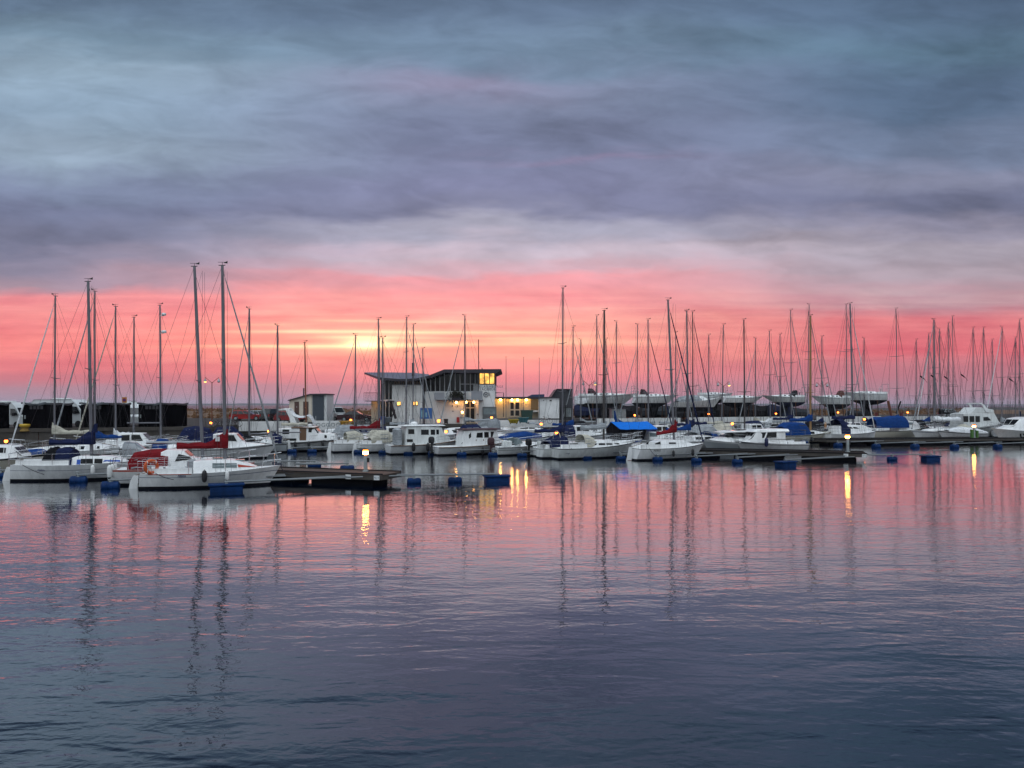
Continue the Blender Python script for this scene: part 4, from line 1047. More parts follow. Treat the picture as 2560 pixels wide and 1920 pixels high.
def camper(label, px, Y, rot, H=2.9, L=5.6, nose=1):
    rt = thing('camper_van', label, 'camper van', (wX(px, Y), Y, QZ), R(rot), 'camper vans behind the black sheds')
    hw = 1.02; b = MB(); hl = L/2
    prof = [(-hl,.4),(-hl,H*.9),(-hl+.3,H),(hl*.42,H),(hl*.62,H*.82),(hl*.80,H*.52),(hl*.98,H*.42),(hl,.4)]
    b.loft([[(x*.98, -hw*.93, zz*.99) for x, zz in prof], [(x, -hw, zz) for x, zz in prof], [(x, hw, zz) for x, zz in prof], [(x*.98, hw*.93, zz*.99) for x, zz in prof]], 0, True, True, True)
    b.build('body', [mat('camper_white', (.62,.65,.66), .35, var=.1)], rt, True)
    w = MB()
    for sg in (1, -1):
        w.face([(hl*.40, sg*(hw+.01), H*.50), (hl*.74, sg*(hw+.01), H*.50), (hl*.62, sg*(hw+.01), H*.74), (hl*.40, sg*(hw+.01), H*.76)]); w.build('window', [carglass], rt); w = MB()
        w.face([(-hl*.6, sg*(hw+.01), H*.55), (-hl*.1, sg*(hw+.01), H*.55), (-hl*.1, sg*(hw+.01), H*.78), (-hl*.6, sg*(hw+.01), H*.78)]); w.build('window', [carglass], rt); w = MB()
    w.face([(hl*.645, -hw*.85, H*.79), (hl*.645, hw*.85, H*.79), (hl*.815, hw*.9, H*.53), (hl*.815, -hw*.9, H*.53)])
    w.build('windscreen', [carglass], rt)
    for x in (-hl*.55, hl*.66):
        for sg in (1, -1):
            m_ = MB(); m_.lathe([(.2,-.1),(.34,-.08),(.34,.08),(.2,.1)], (x, sg*(hw-.1), .34), 12, 0, 'y'); m_.build('wheel', [tyre], rt, True)
    for sg in (1, -1):
        m_ = MB(); m_.box(hl*.55, hl*.62, sg*(hw+.12)-.1, sg*(hw+.12)+.1, H*.48, H*.6, 0, .02); m_.build('mirror', [plastic_k], rt)
        m_ = MB(); m_.box(hl*.93, hl+.01, sg*hw*.7-.17, sg*hw*.7+.17, H*.33, H*.40); m_.build('headlight', [mat('headlamp', (.5,.5,.5), .1)], rt)
    m_ = MB(); m_.box(-hl*.4, hl*.1, -.5, .5, H-.01, H+.14, 0, .05); m_.build('roof_box', [white2], rt)
    return rt
camper('pale camper van with dark windscreen between the two leftmost black sheds', 26, 73.5, -12, 2.55, 5.2)
camper('white high roofed camper van between two black sheds, its roof above them', 166, 77.5, -8, 2.85, 6.4)
camper('white camper van mostly hidden by the two right hand black sheds', 330, 80.5, -60, 2.5, 5.4)

# ------------------------------------------------------------------ street furniture
brownp = mat('lamp_post_brown', (.16,.05,.025), .6)
def street_lamp(px, ytop, Y, label, lit=(0, 1), w=.95, lean=0):
    rt = thing('street_lamp', label, 'street lamp', (wX(px, Y), Y, QZ), R(6), 'twin street lamps on the quay')
    zt = wZ(ytop, Y)-QZ; g = MB(); g.tube([(0,0,0), (0,0,1), (lean,0,zt)], [.10,.075,.055], 7); g.build('post', [brownp], rt, True)
    for k, sg in enumerate((-1, 1)):
        g = MB(); g.tube([(lean,0,zt-.15), (lean+sg*w*.55,0,zt+.32), (lean+sg*w,0,zt+.68), (lean+sg*w,0,zt+.5)], .035, 5); a = g.build('arm', [brownp], rt, True)
        g = MB(); g.lathe([(.05,.5),(.10,.42),(.17,.2),(.24,.08),(.24,.05)], (lean+sg*w,0,zt), 10); g.build('shade', [zinc], a, True)
        g = MB(); g.lathe([(.02,-.10),(.14,-.05),(.20,.04),(.18,.08)], (lean+sg*w,0,zt), 10)
        g.build('lamp_glass', [mat('street_bulb', (1,.8,.4), .3, emit=(1,.55,.12), emitw=4.) if lit[k] else glassl], a, True)
street_lamp(530, 955, 108, 'twin street lamp rising from the brown field right of the black sheds', (1, 0))
street_lamp(1473, 962, 118, 'twin street lamp with its lit right lamp above the leftmost stored yacht')
street_lamp(1809, 964, 122, 'twin street lamp above the stored yachts left of the dark slender mast')
street_lamp(2055, 966, 126, 'unlit twin street lamp with a small flag behind the wooden mast', (0, 0))
lantern = mat('lantern_glow', (1,.75,.4), .4, emit=(1,.17,.013), emitw=10.)
lantern_core = mat('lantern_core', (1,.75,.4), .4, emit=(1,.45,.09), emitw=46.)
def bollard_lamp(p, label, h=1.0, m=None, r=.13, cat='lamp post', green=False, rot=0.):
    rt = thing('bollard_lamp', label, cat, p, rot, 'lit bollard lamps along the pontoons')
    g = MB(); g.loft([[(a*q, b*q, z) for a, b in ((-.09,-.09),(.09,-.09),(.09,.09),(-.09,.09))] for z, q in ((0,1.5),(.06,1.5),(.08,1.),(h-.32,.85))], 0, True, True, True)
    g.build('post', [m or zinc], rt)
    g = MB(); g.lathe([(.05,h-.32),(r*.9,h-.27),(r,h-.14),(r*.85,h-.05),(.04,h-.02)], (0,0,0), 10); g.m = [1 if 10 <= i < 20 else 0 for i in range(len(g.m))]; g.build('lantern', [lantern, lantern_core], rt, True)
    g = MB(); g.lathe([(r*1.05,h-.03),(r*1.1,h),(.03,h+.05)], (0,0,0), 10); g.build('cap', [plastic_k], rt, True)
    g = MB(); g.box(.08, .2, -.07, .07, h*.42, h*.62); g.build('socket_box', [mat('socket_green', (.03,.12,.03), .5) if green else plastic_k], rt)
    if green:
        g = MB(); g.box(-.36, -.10, -.15, .12, 0, h*.62, 0, .02); g.box(.22, .42, -.15, .12, 0, h*.55, 0, .02); g.build('service_box', [mat('box_green', (.06,.16,.03), .5)], rt)
    return rt
def quay_lamp(px, py, Y, label, m=None, zbase=QZ, group='small lit lamps on the quay', r=.13):
    """low lit lamp on a short post"""
    z = wZ(py, Y); rt = thing('quay_lamp', label, 'lamp post', (wX(px, Y), Y, zbase), 0, group)
    g = MB(); g.tube([(0,0,0), (0,0,z-zbase-.1)], .05, 6); g.build('post', [zinc], rt)
    g = MB(); g.lathe([(.03,-r),(r*.8,-r*.7),(r,0),(r*.8,r*.7),(.03,r)], (0,0,z-zbase), 9); g.build('lantern', [lantern], rt, True)
    g = MB(); g.lathe([(r*.9,r*.75),(r*.95,r*.95),(.02,r*1.2)], (0,0,z-zbase), 9); g.build('cap', [plastic_k], rt, True)
quay_lamp(527, 1057, 82, 'small lit lamp on the quay just left of the mast with the red sail cover')
quay_lamp(877, 1050, 83.5, 'lit lamp above the yellow skip left of the clubhouse')
quay_lamp(1587, 1038, 98.8, 'lit lamp on the quay just above the bright blue tarpaulin')
quay_lamp(1772, 1035, 102.8, 'lit lamp lighting a patch of the long white quay wall')
quay_lamp(1940, 1034, 107.6, 'small lit lamp by the grey sail cover left of the wooden mast')
quay_lamp(2095, 1031, 112, 'lit lamp on the quay under the overlapping stored yachts')
quay_lamp(2269, 1031, 118, 'lit lamp on the quay right of the blue covered cabin boat')
quay_lamp(1097, 1052, 87, 'bright low lamp against the white clubhouse wall left of the door', r=.2)
# red cabinets on the wall at the right
for px in (2190, 2253):
    Y = 114 if px < 2200 else 117
    g = MB(); g.box(wX(px, Y)-.17, wX(px, Y)+.17, Y-.2, Y+.1, QZ, wZ(1032, Y)); g.box(wX(px, Y)-.2, wX(px, Y)+.2, Y-.22, Y+.12, wZ(1032, Y), wZ(1031, Y))
    tag(g.build('red_cabinet', [mat('cabinet_red2', (.12,.012,.012), .5)]), 'dark red cabinet on the quay %s the blue covered cabin boat' % ('just left of' if px < 2200 else 'just right of'), 'cabinet')
# mooring bollard
X = wX(62, 70.2); g = thing('mooring_bollard', 'yellow mooring bollard on the quay edge at the far left', 'bollard', (X, 70.2, QZ))
m_ = MB(); m_.lathe([(.42,0),(.40,.12),(.34,.18),(.33,.40)], (0,0,-.2), 12); m_.build('base', [mat('bollard_yellow_dirty', (.25,.15,.03), .6, var=.4)], g, True)
m_ = MB(); m_.lathe([(.34,.40),(.46,.46),(.47,.60),(.40,.68),(.05,.70)], (0,0,-.2), 12); m_.build('cap', [mat('bollard_yellow', (.48,.30,.02), .5, var=.25)], g, True)
# traffic sign
sg_ = thing('traffic_sign', 'orange square no parking sign on a pole above the black sheds', 'sign', (wX(312, 79), 79, QZ))
m_ = MB(); m_.tube([(0,0,0), (0,0,wZ(993,79)-QZ)], .04, 6); m_.build('pole', [zinc], sg_)
zc = wZ(1000, 79)-QZ; m_ = MB(); m_.box(-.25,.25,-.08,-.05,zc-.30,zc+.30); bd = m_.build('board', [mat('sign_orange', (.42,.17,.02), .5)], sg_)
m_ = MB(); m_.lathe([(.17,-.012),(.17,.0),(.02,.0)], (0,-.085,zc), 16, 0, 'y'); m_.build('disc', [mat('sign_blue', (.02,.03,.20), .5)], bd)
m_ = MB(); m_.torus((0,-.1,zc), .165, .025, 16, 4, 'y'); m_.box(-.02,.02,-.11,-.098,zc-.15,zc+.15); m_.build('ring', [mat('sign_red', (.30,.02,.02), .5)], bd)
# map board, skips, bins
def board(px0, px1, py0, py1, Y, label, m, name='information_board'):
    rt = thing(name, label, 'sign', (wX((px0+px1)/2, Y), Y, QZ)); w = (wX(px1, Y)-wX(px0, Y))/2; z0, z1 = wZ(py1, Y)-QZ, wZ(py0, Y)-QZ
    m_ = MB(); m_.box(-w, w, -.05, .05, z0, z1); b = m_.build('board', [m], rt)
    m_ = MB(); m_.box(-w*.85, -w*.35, -.065, -.05, z0+.15, z1-.25); m_.box(-w*.15, w*.15, -.065, -.05, z0+.2, z0+.75); m_.build('map', [mat('map_pale', (.22,.42,.52), .5, var=.4, scale=3)], b)
    for sg in (-1, 1):
        m_ = MB(); m_.box(sg*w-.05, sg*w+.05, .06, .14, 0, z1); m_.build('post', [zinc], rt)
board(1051, 1080, 1020, 1047, 88.6, 'blue harbour map board standing in front of the white clubhouse', mat('board_blue', (.04,.13,.36), .4))
def skip(px0, px1, py0, py1, Y, label, m, lid=None, cat='skip'):
    rt = thing('skip_container', label, cat, (wX((px0+px1)/2, Y), Y, wZ(py1, Y))); w = (wX(px1, Y)-wX(px0, Y))/2; h = wZ(py0, Y)-wZ(py1, Y)
    m_ = MB(); m_.loft([[(-w*.72,-.6,.1),(w*.72,-.6,.1),(w*.72,.6,.1),(-w*.72,.6,.1)], [(-w,-.8,h),(w,-.8,h),(w,.8,h),(-w,.8,h)]], 0, True, True, True)
    m_.box(-w-.04, w+.04, -.84, .84, h, h+.08); m_.build('tub', [m], rt)
    m_ = MB()
    for q in (-.5, 0, .5): m_.box(w*q-.04, w*q+.04, -.86, -.6, .12, h); 
    m_.build('rib', [m], rt)
    m_ = MB(); m_.box(-w*.7, -w*.5, -.5, .5, 0, .12); m_.box(w*.5, w*.7, -.5, .5, 0, .12); m_.build('foot', [plastic_k], rt)
skip(1271, 1297, 1050, 1060, 87.5, 'yellow skip in front of the annexe next to the teal one', mat('skip_yellow', (.32,.25,.01), .5, var=.3))
skip(1295, 1321, 1045, 1058, 88.6, 'teal skip in front of the annexe behind the yellow one', mat('skip_teal', (.03,.13,.16), .5, var=.3))
skip(853, 886, 1054, 1066, 81.4, 'yellow skip lit by a lamp left of the clubhouse', mat('skip_amber', (.42,.22,.02), .5, var=.3))
def bin_(px, py0, Y, label, m, w=.3):
    rt = thing('wheeled_bin', label, 'bin', (wX(px, Y), Y, QZ)); h = wZ(py0, Y)-QZ
    m_ = MB(); m_.loft([[(-w*.8,-w*.8,.08),(w*.8,-w*.8,.08),(w*.8,w*.8,.08),(-w*.8,w*.8,.08)], [(-w,-w,h-.1),(w,-w,h-.1),(w,w,h-.1),(-w,w,h-.1)]], 0, True, True, True); m_.build('body', [m], rt)
    m_ = MB(); m_.box(-w*1.06, w*1.06, -w*1.06, w*1.06, h-.1, h, 0, .03); m_.build('lid', [m], rt)
    for s_ in (-1, 1): m_ = MB(); m_.lathe([(.1,-.03),(.1,.03)], (s_*w*.8, w*.8, .1), 10, 0, 'x'); m_.build('wheel', [tyre], rt)
bin_(1317, 1025, 91.6, 'dark green bin beside the annexe door', mat('bin_green', (.02,.05,.04), .5), .75)
bin_(968, 1043, 85.2, 'grey bin in front of the left end of the clubhouse', mat('bin_grey', (.12,.14,.16), .5), .4)
bin_(955, 1041, 84.6, 'blue bin in front of the left end of the clubhouse', mat('bin_blue', (.01,.05,.25), .5), .3)
bin_(1115, 1047, 88.8, 'small dark bin against the white clubhouse wall beneath the lamp', mat('bin_dark', (.02,.02,.02), .5), .24)
def bicycle(px, Y, rot, label, m):
    rt = thing('bicycle', label, 'bicycle', (wX(px, Y), Y, QZ), R(rot), 'bicycles parked on the quay')
    for x in (-.52, .52):
        g = MB(); g.torus((x,0,.34), .32, .022, 16, 4, 'y'); w = g.build('wheel', [tyre], rt)
        g = MB()
        for k in range(6): a = pi*k/6; g.tube([(x-.31*cos(a),0,.34-.31*sin(a)), (x+.31*cos(a),0,.34+.31*sin(a))], .005, 3)
        g.build('spokes', [steel], w)
    g = MB()
    for a, b in (((-.52,.34),(-.05,.30)), ((-.05,.30),(-.16,.80)), ((-.52,.34),(-.15,.74)), ((-.15,.74),(.36,.80)), ((-.05,.30),(.38,.70)), ((.36,.92),(.52,.34))): g.tube([(a[0],0,a[1]), (b[0],0,b[1])], .02, 5)
    g.build('frame', [m], rt)
    g = MB(); g.tube([(.28,-.28,1.0), (.38,-.15,.98), (.37,0,.94), (.38,.15,.98), (.28,.28,1.0)], .016, 5); g.build('handlebar', [steel], rt)
    g = MB(); g.loft([[(-.34,-.09,.83),(-.34,.09,.83),(-.34,.09,.88),(-.34,-.09,.88)], [(-.04,-.03,.84),(-.04,.03,.84),(-.04,.03,.87),(-.04,-.03,.87)]], 0, True, True, True); g.build('saddle', [plastic_k], rt)
bk = mat('bike_dark', (.02,.02,.03), .4)
bicycle(1364, 90.6, 8, 'dark bicycle leaning by the white quay wall of the annexe', bk)
bicycle(548, 75.6, 20, 'leftmost of the dark bicycles near the brown field', bk); bicycle(566, 76.2, 24, 'dark bicycle in the middle of the bicycles near the brown field', bk); bicycle(584, 76.9, 18, 'rightmost of the dark bicycles near the brown field', bk)
bicycle(908, 83., 15, 'bicycle just above the maroon sail cover, left of the clubhouse', bk); bicycle(930, 83.8, 20, 'bicycle between the maroon sail cover and the blue bin', bk)
def flagpole(px, ytop, Y, label):
    rt = thing('flagpole', label, 'flagpole', (wX(px, Y), Y, QZ), 0, 'flagpoles before the annexe'); z = wZ(ytop, Y)-QZ
    g = MB(); g.tube([(0,0,0), (0,0,z)], [.055,.022], 6); g.build('pole', [mastw], rt)
    g = MB(); g.lathe([(.02,-.05),(.06,0),(.02,.06)], (0,0,z+.04), 8); g.build('finial', [brownp], rt, True)
    g = MB(); g.tube([(.05,0,1.), (.05,0,z*.98)], .005, 3); g.build('halyard', [wire], rt)
flagpole(1265, 893, 91.4, 'white flagpole nearest the clubhouse, in front of the annexe porch')
flagpole(1309, 895, 91.4, 'white flagpole right of the annexe double door')
flagpole(1348, 896, 91.4, 'white flagpole at the right end of the lamplit annexe porch')
# bunting flags on thin staffs at the right
for px, py, Y, lb in ((2300, 938, 96, 'leftmost of the dark pennants streaming at the right'), (2327, 936, 98, 'dark pennant just left of the leaning mast at right'), (2360, 939, 101, 'small dark pennant between two close masts at right'), (2402, 934, 97, 'dark pennant right of the flybridge yacht roof lamp'), (2522, 944, 100, 'rightmost dark pennant near the picture edge')):
    rt = thing('pennant', lb, 'flag', (wX(px, Y), Y, 0.9), 0, 'dark pennants on thin staffs')
    z = wZ(py, Y)-.9; g = MB(); g.tube([(0,0,0), (0,0,z+.25)], .016, 5); g.build('staff', [wire], rt)
    g = MB(); rows = []
    for i in range(7): q = i/6; rows.append([(q*.95, .07*sin(q*7), z-q*.85+.10*sin(q*5)), (q*.97, .07*sin(q*7+.5), z-q*.85-.16+.13*q+.10*sin(q*5)), (q*.97-.01, .02+.07*sin(q*7+.5), z-q*.85-.16+.13*q)])
    g.loft(rows, 0, True, True, True); g.build('cloth', [c_black], rt)

# ------------------------------------------------------------------ pontoons
def pontoon(name, x, y, ang, L, w, label, zt=.58, th=.28, dm=None):
    rt = thing(name, label, 'pontoon', (x, y, 0), R(ang), 'floating pontoons')
    g = MB(); n = int(L/.16)
    g.box(.02, L-.02, -w/2+.02, w/2-.02, zt-th, zt-.04); g.build('edge_beam', [concrete], rt)
    g = MB()
    for i in range(n): g.box(i*L/n, (i+1)*L/n-.012, -w/2, w/2, zt-.04, zt)
    g.build('deck', [dm or deckc], rt)
    g = MB()
    for s_ in (-1, 1): g.box(.0, L, s_*(w/2-.06)-.05, s_*(w/2-.06)+.05, zt+.001, zt+.06)
    g.build('kerb', [rubber], rt)
    k = int(L/5); 
    for i in range(k):
        g = MB(); g.box(i*L/k+.7, (i+1)*L/k-.5, -w/2+.25, w/2-.25, -.4, zt-th-.01, 0, .08); g.build('float', [dark], rt)
    return rt
# pontoon frames: end nearest the camera, running away to the left
P1 = (-6.35, 39.25); P2 = (26.75, 56.2); P3 = (wX(2250, 80), 80)
A1, A2 = 160., 160.
pontoon('pontoon', P1[0], P1[1], A1, 30, 2.1, 'near left pontoon with a lit lamp and white number plates on its side')
pontoon('pontoon', P2[0], P2[1], A2, 50, 2.7, 'middle right pontoon with a lit lamp and white number plates on its side', dm=deckd)
pontoon('pontoon', P3[0]+34, P3[1]+6, 190., 44, 2.4, 'far right pontoon with a green service post and lit lamp', dm=deckd)
def plate(x, y, ang, w, h, z, txt, label, arrow):
    o = thing('number_sign', label, 'sign', (x, y, z), R(ang), 'berth number plates on the pontoon ends')
    g = MB(); g.box(-w/2, w/2, -.02, .0, -h/2, h/2); g.build('plate', [mat('plate_white', (.72,.74,.75), .5)], o)
    letters('number', txt, h*.62, (-.16*w if arrow < 0 else -w*.42, -.023, -h*.22), (R(90), 0, 0), inkm, o, .002)
    s_ = arrow; g = MB(); g.prism([(s_*w*.26, -h*.2), (s_*w*.42, 0), (s_*w*.26, h*.2)], -.026, -.021); g.build('arrow', [inkm], o)
def endpos(P, A, off, out=.05):
    a = R(A); return (P[0]-cos(a)*out - sin(a)*off, P[1]-sin(a)*out + cos(a)*off)
def onp(P, A, d, off): a = R(A); return (P[0]+cos(a)*d - sin(a)*off, P[1]+sin(a)*d + cos(a)*off)
for P, A, w, tx, lb, ds in ((P1, A1, 2.1, ('93', '92'), 'near left', (.28, 1.98)), (P2, A2, 2.7, ('61', '60'), 'middle right', (.2, 1.45))):
    for s_, t_, d_ in ((1, tx[1], ds[0]), (-1, tx[0], ds[1])):
        x, y = onp(P, A, d_, w/2+.035)
        plate(x, y, A-180, .32, .23, .43, t_, 'white number plate on the %s end of the %s pontoon side' % ('right' if s_ > 0 else 'left', lb), 1 if s_ > 0 else -1)
x, y = wX(914, 40.2), 40.2
bollard_lamp((x, y, .58), 'brightly lit lamp post on the near left pontoon end', 1.22, None, .16)
x, y = wX(2119, 57.0), 57.0
bollard_lamp((x, y, .58), 'lit lamp post on the end of the middle right pontoon', 1.35, None, .17)
x, y = wX(2435, 81.5), 81.5
bollard_lamp((x, y, .58), 'lit lamp with green service boxes on the far right pontoon', 1.45, None, .17, green=True)
for px, py, Y, lb in ((15, 1103, 62, 'lit lamp at the far left behind the grey cabin cruiser'), (672, 1078, 72, 'lit lamp behind the stern of the white cruiser with a brown door'),
                      (875, 1076, 74, 'lit lamp above the white transom left of the maroon sail cover'), (1115, 1079, 71, 'lit lamp right of the cream wheelhouse boat'), (1229, 1044, 85, 'lit lamp above the clear plastic canopy boat'),
                      (1353, 1060, 80, 'lit lamp right of the long white sloop below the annexe'), (1391, 1081, 66, 'bright lit lamp above the navy cockpit cover right of the long white sloop'),
                      (1831, 1059, 76, 'small lit lamp behind the grey sport boat with a hardtop'), (2110, 1063, 84, 'lit lamp on the white sloop pontoon above the middle right lamp post'), (2161, 1048, 92, 'lit lamp just left of the blue covered cabin boat')):
    zb = .5; quay_lamp(px, py, Y, lb, None, zb, 'lit lamps on the pontoons among the boats', .14)

# mooring booms with blue floats
boomm = mat('boom_galvanised', (.17,.185,.195), .55, .2, var=.25, scale=2)
def mooring_boom(pxf, yw, L, h, label, fs=(.9, .55, .42), big=False, floats2=(), zb=.42):
    Y = YW(yw); rt = thing('mooring_boom', label, 'mooring boom', (wX(pxf, Y), Y, 0), R(h), 'mooring booms with blue floats')
    for s_ in (-1, 1):
        g = MB(); g.tube([(-.1, s_*.06, zb), (L*.5, s_*.16, zb+.02), (L, s_*.42, zb+.04)], .045, 6); g.build('beam', [boomm], rt)
    g = MB()
    for i in range(1, 6): q = i/6; g.tube([(L*q, -.06-.33*q, zb), (L*q, .06+.33*q, zb)], .025, 4)
    g.build('cross_bar', [boomm], rt)
    for x in (0,)+tuple(floats2):
        a, b, c = fs if x == 0 else (.75, .5, .4)
        g = MB()
        if big and x == 0:
            g.box(-a/2, a/2, -b/2, b/2, -.18, c-.05, 0, .05); g.box(-a/2-.08, a/2+.08, -b/2-.04, b/2+.04, c-.05, c+.04, 0, .015)
        else:
            r = c*.5; g.lathe([(r*.55,-a/2),(r*.95,-a/2+.06),(r,-a*.17),(r*.93,-a*.15),(r*.93,a*.15),(r,a*.17),(r*.95,a/2-.06),(r*.55,a/2)], (x, 0, .10), 12, 0, 'x')
        g.build('float', [floatb], rt, True)
        g = MB(); g.box(x-.06, x+.06, -.09, .09, .2, zb+.03); g.build('bracket', [zinc], rt)
    g = MB(); g.torus((-.05, 0, zb+.1), .07, .015, 10, 4, 'y'); g.build('ring', [zinc], rt)
B1, B2 = 23., 27.
mooring_boom(566, 1226, 6.6, 22, 'mooring boom with a big boxy blue float at the bow of the red covered sloop', (1.5, .8, .30), True)
mooring_boom(446, 1219, 5.2, 20, 'mooring boom whose blue float lies under the red covered sloop', (.85, .5, .5))
mooring_boom(276, 1221, 4.5, 20, 'mooring boom with a dark float left of the red hooded boat', (.85, .55, .55))
mooring_boom(196, 1206, 4.6, 20, 'mooring boom with blue float beneath the navy covered sloop cabin', (.85, .5, .5))
mooring_boom(122, 1201, 4.6, 20, 'mooring boom with blue float beneath the stern of the navy covered sloop', (.8, .5, .5))
mooring_boom(2, 1194, 4.6, 20, 'mooring boom with blue float at the left picture edge')
# booms on the right side of the near pontoon: built pointing back to it
def boom_r(pxf, yw, L, h, label, **k): return mooring_boom(pxf, yw, L, h+180, label, **k)
boom_r(1242, 1204, 6.4, 12, 'mooring boom with a big boxy blue float reaching right from the near pontoon', fs=(1.3,.75,.32), big=True, floats2=(2.3, 4.5))
boom_r(868, 1175, 3.2, 14, 'short mooring boom with blue float behind the near pontoon lamp')
boom_r(786, 1168, 3.0, 14, 'short mooring boom with blue float left of the near pontoon lamp')
for px, yw, L, lb in ((669, 1131, 3, 'at the stern of the white cruiser with a brown door'), (730, 1131, 3, 'amidships of the white cruiser with a brown door'), (780, 1131, 3, 'forward under the white cruiser with a brown door'),
        (896, 1133, 4, 'between the two white round transoms'), (958, 1134, 4.5, 'at the stern of the cream wheelhouse boat'), (1020, 1136, 4.5, 'under the cream wheelhouse boat'), (1082, 1137, 4.5, 'left of the maroon roofed boat outboard'),
        (1154, 1139, 4.5, 'under the maroon roofed cruiser'), (1232, 1140, 4.5, 'below the maroon outboard motor'), (1305, 1142, 4.5, 'left of the second outboard motor'), (1384, 1144, 4.5, 'at the stern of the sloop with dark strip windows'),
        (1467, 1147, 5, 'under the sloop with dark strip windows'), (1552, 1150, 5, 'left of the rounded white transom sloop'), (1644, 1152, 5, 'under the sloop with a small red sail cover'), (1741, 1155, 5.4, 'at the bow of the sloop with a small red sail cover'), (1843, 1158, 5.6, 'right of the grey sport boat')):
    mooring_boom(px, yw, L, 27, 'boom with blue float '+lb, (.8, .5, .42))
mooring_boom(1964, 1165, 6.4, 27, 'mooring boom with a big boxy blue float reaching the middle right pontoon end', (1.3,.75,.3), True)
boom_r(2326, 1150, 5.6, 6, 'mooring boom with boxy blue float right of the middle right pontoon', fs=(1.15,.7,.3), big=True, floats2=(3.1,))
for px, yw, L, lb in ((2095, 1116, 6, 'just left of the middle right lamp post'), (2190, 1119, 6.5, 'left of the cabin boat with a blue cover'), (2287, 1119, 6.5, 'under the cabin boat with a blue cover'), (2386, 1120, 6.5, 'left of the green service boxes'), (2494, 1120, 6.5, 'under the flybridge yacht at right'), (2010, 1109, 5, 'under the cream sloop with blue hood')):
    mooring_boom(px, yw, L, 24, 'boom with blue float '+lb, (.85, .5, .55))
# ------------------------------------------------------------------ boats, front rows in detail
G1 = 'sailing boats moored in the marina'; G2 = 'motor boats moored in the marina'
# --- the white sloop with the red sail cover at the near pontoon
A = Boat('sailing_boat', 'white sloop with red sail cover and red stripes, nearest boat at the near pontoon', 'sailing boat', G1, 347, 703, 1221, 16, beam=2.5, F=.78, Fb=1.02)
A.hull([white, antif, stripe_n], bands=[(.70, .735)], sw=.52, tr=-.16, rake=.13, draft=.5)
A.pcabin([(488,1151), (520,1148), (575,1147), (604,1152), (642,1165)], wf=.66, tf=.84)
A.pwin([(531,1158,561,1170), (564,1158,592,1169)], glassl); A.pwin([[(594,1161), (640,1166.5), (596,1168)]], stripe_r, 'stripe')
A.hatch([(A.tx(545), 0), (A.tx(600), 0)], glassl); A.coaming(.5, A.tx(486), .26)
g = MB(); a, b = A.tx(470), A.tx(490); g.box(a, b, -.42, .42, .62, A.tz(a, 1150), 0, .05); g.build('companionway_cover', [c_grey], A.o)
A.stripe(.4, A.tx(482), .93, 1.0, stripe_r)
tm = A.tx(563); A.mast(tm, A.tz(tm, 664), -.14, .066, mastw, A.dz(tm)+.3, (.52,), .62)
A.rig(.985, jib=True, jr=.05, jm=c_grey); A.boom(A.tx(442), A.tz(tm, 1117), mastw, A.tz(A.tx(442), 1119)); A.cover(c_red, .98, .24, .17)
x = tm-.35; z = A.bz+.42
for y in (-.2125, .2125): g = MB(); g.box(x-.10, x+.10, y-.0075, y+.0075, z-.12, z+.12); g.build('sail_badge', [mat('badge_white', (.6,.6,.6), .6)], A.o)
A.rails(hgt=.62, g0=.1); A.rudder(white, .5, -.12, .4); A.winch([(1.3, .75), (1.3, -.75), (2.3, .8), (2.3, -.8)])
A.name_mark('Albina', 444, 1192.5, .16, stripe_n)
g = MB(); g.tube([(-.05, .25, .1), (-.42, .25, .1)], .03, 5); g.box(-.45, -.25, .1, .4, .0, .35); g.build('motor_bracket', [zinc], A.o)
# --- motor sailer behind it: red hood, white wheelhouse
B = Boat('motor_sailer', 'white motor sailer with red cockpit hood and slanted black wheelhouse window', 'motor sailer', G2, 291, 640, 1212, 16, beam=2.5, F=.86, Fb=1.1)
B.hull([white, antif, stripe_r], bands=[(.86, .97)], sw=.72, tr=.10, rake=.12, draft=.45)
x0, x1, x2, x3, x4 = (B.tx(p) for p in (409, 422, 462, 484, 600)); hw = B.B*.36
B.house('wheelhouse', [(x0, hw, hw*.9, B.tz(x0, 1128)), (x1, hw, hw*.88, B.tz(x1, 1122)), (x2, hw, hw*.84, B.tz(x2, 1124)), (x3, hw*.95, hw*.8, B.tz(x3, 1143)), (x4, hw*.75, hw*.6, B.tz(x4, 1153))])
B.pwin([[(437,1154), (446,1135), (473,1134), (479,1144), (466,1150)]]); B.fwin(2, .15, .85, .85, 2)
B.hatch([(B.tx(520), 0), (B.tx(560), 0)], white)
B.pcanopy('cockpit_hood', [(326,1148), (338,1131), (375,1123.5), (412,1122), (427,1126)], c_red, .84, .55, [(B.tx(336), B.tx(352), .32, .7), (B.tx(376), B.tx(404), .30, .68)])
tm = B.tx(507); B.mast(tm, B.tz(tm, 667), -.42, .068, mastw, B.tz(tm, 1146), (.40,), .95)
B.rig(.97, bow=B.tx(628)); B.boom(B.tx(366), B.tz(tm, 1105), alu, B.tz(B.tx(366), 1107), .075)
B.rails(hgt=.6); B.rudder(white2, .35, -.3, .4, False)
for q in (468, 540): B.winch([(B.tx(q), .7)])
